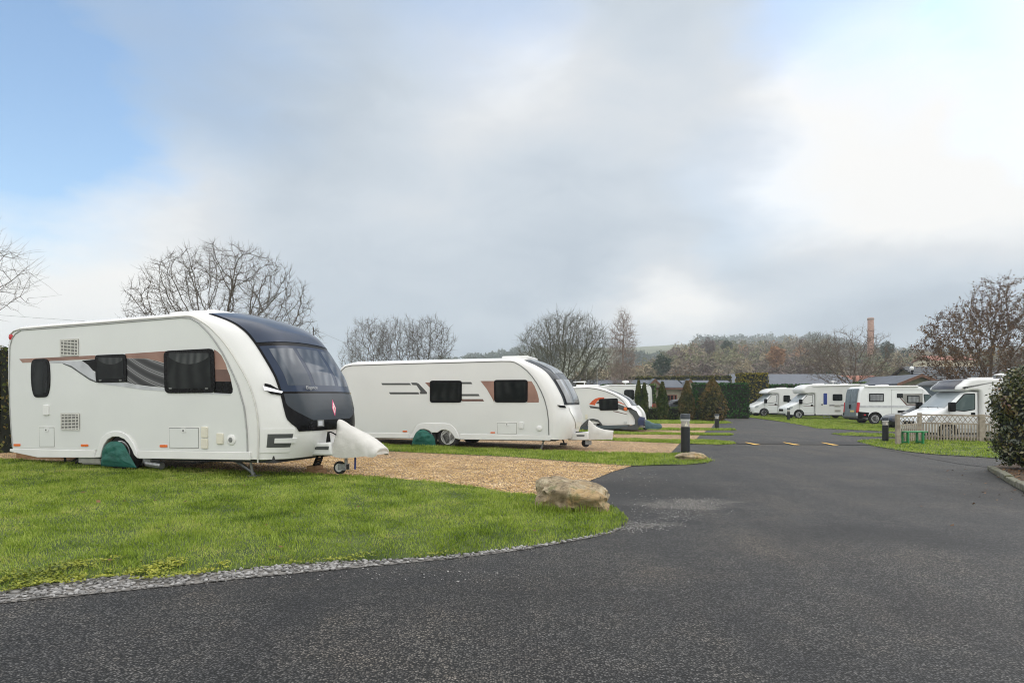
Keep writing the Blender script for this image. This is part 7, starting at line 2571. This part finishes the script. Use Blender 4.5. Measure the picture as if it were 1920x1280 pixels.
# ================================================================ bare trees by space colonisation
def grow(rs, trunk, att, step, di, dk, iters=90, jitter=0.25, up=0.08):
    pos = [np.array(p, float) for p in trunk]
    par = [-1] + list(range(len(trunk) - 1))
    att = att.copy()
    P = np.array(pos)
    dd = np.linalg.norm(att[:, None] - P[None], axis=2)
    near = dd.argmin(1)
    nd = dd.min(1)
    cnt = np.zeros(20000, int)
    for it in range(iters):
        act = nd < (di if it > 12 else 1e9)
        if not act.any():
            break
        vec = att[act] - np.array(pos)[near[act]]
        vec /= np.linalg.norm(vec, axis=1)[:, None] + 1e-9
        idx = near[act]
        uq, inv = np.unique(idx, return_inverse=True)
        sm = np.zeros((len(uq), 3))
        np.add.at(sm, inv, vec)
        sm /= np.linalg.norm(sm, axis=1)[:, None] + 1e-9
        sm += rs.normal(0, jitter, sm.shape)
        sm[:, 2] += up
        sm /= np.linalg.norm(sm, axis=1)[:, None] + 1e-9
        new = np.array(pos)[uq] + sm * step
        start = len(pos)
        np.add.at(cnt, uq, 1)
        pos += list(new)
        par += list(uq)
        d2 = np.linalg.norm(att[:, None] - new[None], axis=2)
        m = d2.min(1)
        am = d2.argmin(1) + start
        better = m < nd
        near = np.where(better, am, near)
        nd = np.minimum(nd, m)
        keep = (nd > dk) & (cnt[near] < 3)
        att, near, nd = att[keep], near[keep], nd[keep]
        if len(att) == 0:
            break
    return np.array(pos), np.array(par)


def frusta(p0, p1, r0, r1, k):
    n = len(p0)
    d = p1 - p0
    d = d / (np.linalg.norm(d, axis=1)[:, None] + 1e-9)
    ref = np.where(np.abs(d[:, 2:3]) < 0.9, np.array([[0, 0, 1.0]]), np.array([[1.0, 0, 0]]))
    a = np.cross(d, ref)
    a /= np.linalg.norm(a, axis=1)[:, None]
    b = np.cross(d, a)
    t = 2 * PI * np.arange(k) / k
    ring_ = a[:, None] * np.cos(t)[None, :, None] + b[:, None] * np.sin(t)[None, :, None]
    v = np.concatenate([p0[:, None] + ring_ * r0[:, None, None], p1[:, None] + ring_ * r1[:, None, None]], 1)
    j = np.arange(k)
    f = np.stack([j, (j + 1) % k, (j + 1) % k + k, j + k], 1)
    fc = (np.arange(n) * 2 * k)[:, None, None] + f[None]
    return v.reshape(-1, 3), fc.reshape(-1, 4)


def ell(rs, n, c, r, hollow=0.35, cut=-1.0):
    v = rs.normal(0, 1, (n * 2, 3))
    v /= np.linalg.norm(v, axis=1)[:, None]
    v = v[v[:, 2] > cut][:n]
    return v * (hollow + (1 - hollow) * rs.uniform(0, 1, len(v)) ** 0.5)[:, None] * np.array(r) + np.array(c)


def tree(label, px, d, trunk_rel, clouds, seed, bark, step=0.3, tip=0.006, natt=900, twig=0.35, ntw=3, jitter=0.25, up=0.08, group="bare trees round the site", tpow=2.3, leaves=None, tname="bare_tree", twr=0.6, dk=1.6, di=9, sides=3):
    """trunk_rel: points from the ground up; clouds: (centre, radii, share) of the crown, all in metres from the base"""
    x = (px - CX) / FPX * d
    z0 = G(x, d) if d < 96 else HILL(x, d)
    rs = np.random.RandomState(seed)
    o = empty(tname, (x, d, z0), 0, label, "tree", group)
    att = np.concatenate([ell(rs, int(natt * s), c, r) for c, r, s in clouds])
    pos, par = grow(rs, trunk_rel, att, step, step * di, step * dk, jitter=jitter, up=up)
    n = len(pos)
    rad = np.zeros(n)
    kids = np.zeros(n, int)
    for i in range(n - 1, 0, -1):
        if rad[i] == 0:
            rad[i] = tip ** tpow
        rad[par[i]] += rad[i]
        kids[par[i]] += 1
    rad[0] = max(rad[0], tip ** tpow)
    rad = rad ** (1 / tpow)
    e = np.arange(1, n)
    p0, p1, r0, r1 = pos[par[e]], pos[e], rad[par[e]], rad[e]
    r0 = np.minimum(r0, r1 * 1.6)
    big = r1 > rad[0] * 0.42
    v, f = frusta(p0[big], p1[big], r0[big], r1[big], 9)
    arr_obj("trunk", v, f, bark, o, smooth_all=True)
    # fine twigs from the outer nodes
    thin = np.where(rad < tip * 3.2)[0]
    thin = thin[thin > len(trunk_rel)]
    src = np.repeat(thin, ntw)
    q0 = pos[src]
    dr = pos[src] - pos[par[src]]
    dr /= np.linalg.norm(dr, axis=1)[:, None] + 1e-9
    dr = dr + rs.normal(0, 0.6, dr.shape)
    dr[:, 2] += 0.25
    dr /= np.linalg.norm(dr, axis=1)[:, None]
    L_ = twig * rs.uniform(0.4, 1.4, len(src))
    q1 = q0 + dr * (L_ * 0.55)[:, None]
    dr2 = dr + rs.normal(0, 0.3, dr.shape)
    dr2[:, 2] += 0.2
    dr2 /= np.linalg.norm(dr2, axis=1)[:, None]
    q2 = q1 + dr2 * (L_ * 0.5)[:, None]
    tr = np.full(len(src), tip * twr)
    sm = ~big
    A = frusta(np.concatenate([p0[sm], q0, q1]), np.concatenate([p1[sm], q1, q2]), np.concatenate([r0[sm], tr, tr * 0.8]), np.concatenate([r1[sm], tr * 0.8, tr * 0.45]), sides)
    cr = arr_obj("crown", A[0], A[1], bark, o, smooth_all=True)
    if leaves:
        m, cnt, size, zlim = leaves
        pick = rs.randint(0, len(q2), cnt)
        c = q2[pick] + (q0[pick] - q2[pick]) * rs.uniform(0, 0.9, (cnt, 1)) + rs.normal(0, 0.045, (cnt, 3))
        c = c[rs.uniform(0, 1, cnt) < zlim(c)]
        leaf_quads("leaves", c, size, rs, m, parent=cr, aspect=0.7)
    return o


def HILL(x, y):
    """height of the rising country beyond the site"""
    x, y = np.asarray(x, float), np.asarray(y, float)
    u = x / y
    base = np.interp(y, [90, 130, 180, 260, 340, 430, 520, 650, 850, 1050, 1300], [0.0, 2.5, 6.0, 14.0, 25.0, 28.0, 20.0, 34.0, 66.0, 88.0, 70.0])
    low = np.interp(y, [90, 180, 340, 520, 650, 850, 1050, 1300], [0.0, 4.5, 9.0, 16.0, 42.0, 64.0, 84.0, 70.0])
    w = np.clip((u - 0.17) / 0.10, 0, 1)
    w = w * w * (3 - 2 * w)
    r = np.clip((u - 0.46) / 0.1, 0, 1)
    z = low * (1 - w) + base * w * (1 - 0.22 * r)
    l_ = np.clip((0.05 - u) / 0.25, 0, 1)
    z = z * (1 - 0.5 * l_ * np.clip((y - 200) / 200, 0, 1))
    near = np.clip((130 - y) / 35, 0, 1)
    z = z + wob(4, x, y, 90.0) * np.interp(y, [90, 200, 1200], [0, 1.0, 6])
    return z * (1 - near) + (G(x, y) * 0.999 - 0.05) * near


M["field"] = mat("winter pasture", (0.085, 0.095, 0.05), 0.95, vs=0.02, col2=(0.14, 0.15, 0.08))
rows = []
for y in np.concatenate([np.linspace(95, 140, 10), np.geomspace(150, 1320, 60)]):
    us = np.linspace(-1.25, 1.35, 130)
    xs_ = us * y
    zs = HILL(xs_, np.full_like(xs_, y))
    rows.append([(a, y, b) for a, b in zip(xs_, zs)])
mb = MB()
mb.grid(rows)
setting(mb.build("hills", M["field"], smooth=180))

BARK = mat("grey brown bark", (0.075, 0.058, 0.044), 0.9, vs=5, col2=(0.12, 0.10, 0.075))
BARK2 = mat("grey green bark", (0.085, 0.080, 0.055), 0.9, vs=5, col2=(0.13, 0.125, 0.09))
BARK3 = mat("red brown twigs", (0.085, 0.062, 0.045), 0.9, vs=3, col2=(0.14, 0.10, 0.072))
BIRCH = mat("birch bark", (0.36, 0.30, 0.26), 0.8, vs=2.5, col2=(0.16, 0.11, 0.09))
M["dead_leaf"] = leaf_mat("clinging brown leaf", [(0.06, 0.03, 0.02), (0.13, 0.07, 0.034), (0.24, 0.145, 0.06)], 0.7, 0.2, 0.6, 0.3)

T = lambda *a: [np.array(p, float) for p in a]
tree("bare spreading tree rising behind the nearest caravan's roof", 415, 23.5, T((0.1, 0, -0.1), (0.1, 0, 0.8), (0.05, 0, 1.5), (0, 0, 2.0)), [((0, 0, 4.1), (3.2, 2.8, 2.55), 0.8), ((1.5, 0, 3.2), (2.1, 2.0, 1.3), 0.08), ((-1.6, 0, 3.2), (1.9, 2.0, 1.3), 0.08)], 12, BARK, 0.20, 0.0062, 3600, 0.26, 5, 0.12, 0.10, dk=1.25, tpow=2.25)
tree("bare fruit tree cut by the photo's left edge, above the caravan's rear end", -135, 14, T((0, 0, -0.1), (0, 0, 1.0), (0.05, 0, 1.9)), [((0.1, 0, 3.85), (1.85, 1.7, 1.3), 1.0)], 6, BARK, 0.17, 0.0042, 620, 0.5, 2, 0.16, 0.10, dk=1.4)
for i, (pxx, rx, lab) in enumerate(((692, 3.3, "left one of three crooked oaks behind the twin axle caravan"), (748, 3.4, "middle one of three crooked oaks behind the twin axle caravan"), (806, 3.4, "right one of three crooked oaks behind the twin axle caravan"))):
    tree(lab, pxx, 90 + i, T((0, 0, -0.2), (0.1, 0, 1.6), (0.3 - 0.3 * i, 0, 3.2)), [((0, 0, 7.9 + 0.3 * i), (rx, 3.4, 4.0), 1.0)], 11 + i, BARK, 0.36, 0.013, 1300, 0.7, 4, 0.42, 0.02, group="oaks behind the twin axle caravan", twr=0.75)
tree("small lower tree at the left of the three crooked oaks", 660, 95, T((0, 0, -0.2), (0.1, 0, 1.5)), [((0, 0, 5.6), (2.0, 2.2, 3.2), 1.0)], 17, BARK2, 0.4, 0.013, 600, 0.7, 4, 0.35, 0.03)
tree("little distant bare tree seen over the twin axle caravan's roof", 897, 150, T((0, 0, -0.2), (0, 0, 1.5)), [((0, 0, 5.3), (4.2, 3.5, 3.6), 1.0)], 19, BARK2, 0.6, 0.022, 380, 0.9, 3, 0.35, 0.03)
tree("tiny distant bare tree between the right oak and the twin axle caravan's rooflight", 848, 140, T((0, 0, -0.2), (0, 0, 1.5)), [((0, 0, 5.5), (1.6, 1.6, 3.0), 1.0)], 20, BARK2, 0.6, 0.02, 160, 0.9, 3, 0.35, 0.03)
tree("wide many stemmed bare tree behind the noses of the second and third caravans", 1058, 62, T((0, 0, -0.2), (0, 0, 0.5), (0, 0, 1.0)), [((0, 0, 5.3), (4.6, 4.0, 3.9), 0.75), ((0.8, 0, 7.0), (3.4, 2.5, 2.3), 0.25)], 23, BARK2, 0.30, 0.012, 3000, 0.8, 4, 0.15, 0.18, twr=0.75, dk=1.4)
tree("slender birch with a pale trunk at the right of the many stemmed tree", 1167, 57, T((0, 0, -0.2), (0.02, 0, 1.0), (0.05, 0, 2.0), (0.05, 0, 3.0), (0.02, 0, 4.2), (0.05, 0, 5.4), (0.08, 0, 6.4)), [((0, 0, 5.0), (1.15, 1.1, 3.6), 0.8), ((0.1, 0, 7.2), (0.6, 0.6, 1.9), 0.2)], 25, BIRCH, 0.22, 0.011, 1900, 0.6, 5, 0.2, 0.10, dk=1.3, twr=0.8)
tree("bare spreading tree with a short forked trunk, in front of the brick chimney", 1600, 72, T((-0.1, 0, -0.2), (-0.1, 0, 0.6), (-0.05, 0, 1.3), (0, 0, 1.9)), [((0, 0, 6.0), (4.6, 4.2, 3.7), 0.8), ((3.6, 0, 5.0), (2.2, 2.0, 1.6), 0.12), ((-3.2, 0, 5.0), (2.2, 2.0, 1.8), 0.12)], 27, BARK3, 0.36, 0.013, 1300, 0.6, 4, 0.16, 0.10, twr=0.6, dk=1.5, tpow=2.0)
tree("grey bare oak left of the spreading tree and farther off", 1537, 118, T((0, 0, -0.2), (0.1, 0, 2), (0.2, 0, 3.6)), [((0, 0, 8.2), (4.4, 4.0, 4.4), 1.0)], 29, BARK, 0.5, 0.019, 1400, 0.9, 4, 0.38, 0.03)
tree("tree holding its brown dead leaves, behind the fenced motorhome", 1856, 46, T((0, 0, -0.2), (0, 0, 0.9), (0.02, 0, 1.8), (0.05, 0, 2.4)), [((0, 0, 5.3), (4.9, 4.2, 3.4), 0.75), ((0.6, 0, 8.0), (2.2, 2.2, 2.2), 0.25)], 33, BARK3, 0.28, 0.012, 1700, 0.6, 4, 0.16, 0.14, tpow=2.05, leaves=(M["dead_leaf"], 26000, 0.10, lambda c: np.clip(1.0 - 0.09 * (c[:, 2] - 5), 0.3, 1)), tname="brown_tree")


# ================================================================ woods on the hill
def crowns(name, spots, ntri, mats, seed, parent=None, size=0.8, label=None):
    """one mass of far treetops: ragged tufts through each crown's volume"""
    rs = np.random.RandomState(seed)
    V, mi = [], []
    for (x, y, z, r, h, m) in spots:
        n = ntri
        v = rs.normal(0, 1, (n, 3))
        v /= np.linalg.norm(v, axis=1)[:, None]
        k = (0.45 + 0.6 * rs.uniform(0, 1, n) ** 0.6) * (1 + 0.22 * np.sin(v[:, 0] * 5 + x) * np.cos(v[:, 2] * 4 + y))
        c = v * k[:, None] * np.array([r, r, h * 0.5]) + np.array([x, y, z + h * 0.55])
        s = size * rs.uniform(0.5, 1.3, n)
        a = rs.normal(0, 1, (n, 3)) * np.array([1, 1, 0.8])
        b = rs.normal(0, 1, (n, 3))
        a = a / np.linalg.norm(a, axis=1)[:, None] * s[:, None]
        b = b / np.linalg.norm(b, axis=1)[:, None] * s[:, None] * 0.55
        V.append(np.stack([c - a, c + b, c + a], 1).reshape(-1, 3))
        mi.append(np.full(n, m))
    V = np.concatenate(V)
    o = arr_obj(name, V, np.arange(len(V)).reshape(-1, 3), mats, parent, mi=np.concatenate(mi))
    return o


W = [leaf_mat("wood grey brown", [(0.109, 0.090, 0.070), (0.167, 0.138, 0.102), (0.217, 0.181, 0.138)], 0.9, 0, 0.1), leaf_mat("wood olive", [(0.098, 0.105, 0.049), (0.161, 0.161, 0.077), (0.224, 0.217, 0.119)], 0.9, 0, 0.1),
     leaf_mat("wood evergreen", [(0.020, 0.037, 0.022), (0.035, 0.061, 0.033), (0.055, 0.083, 0.044)], 0.9, 0, 0.1), leaf_mat("wood rust", [(0.237, 0.125, 0.069), (0.325, 0.188, 0.100), (0.400, 0.237, 0.138)], 0.9, 0, 0.1),
     leaf_mat("wood plum", [(0.088, 0.061, 0.057), (0.135, 0.095, 0.084), (0.176, 0.128, 0.108)], 0.9, 0, 0.1), leaf_mat("wood straw", [(0.189, 0.155, 0.095), (0.270, 0.223, 0.135), (0.324, 0.277, 0.182)], 0.9, 0, 0.1)]
rs = np.random.RandomState(2)
spots = []
for _ in range(620):
    y = rs.uniform(165, 400)
    u = rs.uniform(0.10, 0.92)
    x = u * y
    if u < 0.2 and y > 230 and rs.uniform() < 0.7:
        continue
    t = wob(71, np.array([x]), np.array([y]), 40.0)[0] + rs.normal(0, 0.35)
    m = 0 if t < -0.35 else 1 if t < 0.05 else 5 if t < 0.35 else 4 if t < 0.65 else 0
    if rs.uniform() < 0.06:
        m = 2
    if rs.uniform() < 0.07:
        m = 3
    r = rs.uniform(3.0, 5.2) * (0.8 if y < 200 else 1)
    spots.append((x, y, HILL(x, y) - 1.0, r, rs.uniform(6, 10) * (0.75 if y < 200 else 1), m))
setting(crowns("woodland", spots, 300, W, 5, size=0.85), "stuff")
spots = []
for _ in range(210):                                   # scrub at the foot of the hill
    y = rs.uniform(118, 160)
    u = rs.uniform(0.06, 0.95)
    x = u * y
    m = 4 if rs.uniform() < 0.55 else (0 if rs.uniform() < 0.6 else 2 if u > 0.3 and rs.uniform() < 0.5 else 1)
    spots.append((x, y, HILL(x, y) - 0.8, rs.uniform(2.2, 3.8), rs.uniform(3.0, 4.6), m))
setting(crowns("undergrowth", spots, 230, W, 6, size=0.6), "stuff")
spots = []
for _ in range(330):                                   # dim wood on the ridge behind
    y = rs.uniform(880, 1080)
    u = rs.uniform(0.28, 0.95)
    if rs.uniform() < 0.25 * (u < 0.34):
        continue
    spots.append((u * y, y, HILL(u * y, y) - 2, rs.uniform(8, 13), rs.uniform(13, 19), 2 if rs.uniform() < 0.8 else 0))
for _ in range(46):                                    # hedgerow trees between the far fields
    y = rs.uniform(610, 640)
    u = rs.uniform(0.17, 0.30)
    spots.append((u * y, y, HILL(u * y, y) - 1, rs.uniform(4, 8), rs.uniform(7, 12), 2))
for _ in range(60):
    y = rs.uniform(600, 1000)
    u = rs.uniform(-0.14, 0.1)
    spots.append((u * y, y, HILL(u * y, y) - 1, rs.uniform(5, 9), rs.uniform(7, 12), 2))
setting(crowns("far_woodland", spots, 130, W, 7, size=3.0), "stuff")
# single trees one can pick out in the wood
for nm, lab, pxx, ytop, d, wpx, m in (("rust_tree", "rust orange round tree at the wood's right end", 1456, 650, 168, 34, 3), ("pine_tree", "dark evergreen standing above the middle of the wood", 1364, 638, 270, 22, 2),
                                      ("plum_tree", "purplish bare tree left of the dark evergreen in the wood", 1330, 635, 270, 26, 4), ("pine_tree", "dark spreading evergreen low on the left slope of the wood", 1243, 666, 170, 34, 2),
                                      ("pine_tree", "dark evergreen right of the brick chimney", 1664, 641, 250, 26, 2)):
    x = (pxx - CX) / FPX * d
    zt = CZ + (HY - ytop) / FPX * d
    r = wpx / 2 / FPX * d
    h = max(r * 2.2, 5.0)
    gz = float(HILL(x, d))
    p = empty(nm, (x, d, gz), 0, lab, "tree")
    crowns("crown", [(0, 0, zt - h * 1.05 - gz, r * 0.9, h, 0)], 900, [W[m]], 40 + pxx, p, size=0.6)
    MB().tube([(0, 0, -1), (0, 0, max(1.0, zt - h * 0.5 - gz))], [0.3, 0.15], 6).build("trunk", BARK, p)
# pale blossom bush by the lodges
d = 70
x = (1232 - CX) / FPX * d
spots = [(x + dx_, d + dy_, CZ + 36 / FPX * d - 1.0, 0.55, 1.0, 0) for dx_, dy_ in ((-0.9, 0), (-0.3, 0.3), (0.3, 0), (0.8, 0.3))]
o = crowns("blossom_bush", spots, 160, [leaf_mat("pale blossom", [(0.25, 0.25, 0.22), (0.5, 0.5, 0.46), (0.7, 0.7, 0.66)], 0.8, 0.2, 0.5)], 8, size=0.13)
MB().tube([(x, d, G(x, d)), (x, d, CZ + 36 / FPX * d - 0.4)], 0.12, 6).build("trunk", BARK, o)
tag(o, "pale flowering bush showing above the grey lodge roof", "bush")

# ================================================================ misty air
hz = MB().box(-1650, 1850, -60, 1360, -60, 118).build("haze", [], None, smooth=0)
hm = bpy.data.materials.new("misty air")
hm.use_nodes = True
hm.node_tree.nodes.clear()
ho = hm.node_tree.nodes.new("ShaderNodeOutputMaterial")
pv = hm.node_tree.nodes.new("ShaderNodeVolumePrincipled")
pv.inputs["Color"].default_value = (0.80, 0.86, 0.92, 1)
pv.inputs["Density"].default_value = HAZE = 0.0005
pv.inputs["Anisotropy"].default_value = 0.2
hm.node_tree.links.new(pv.outputs[0], ho.inputs["Volume"])
hz.data.materials.append(hm)
setting(hz, "stuff")
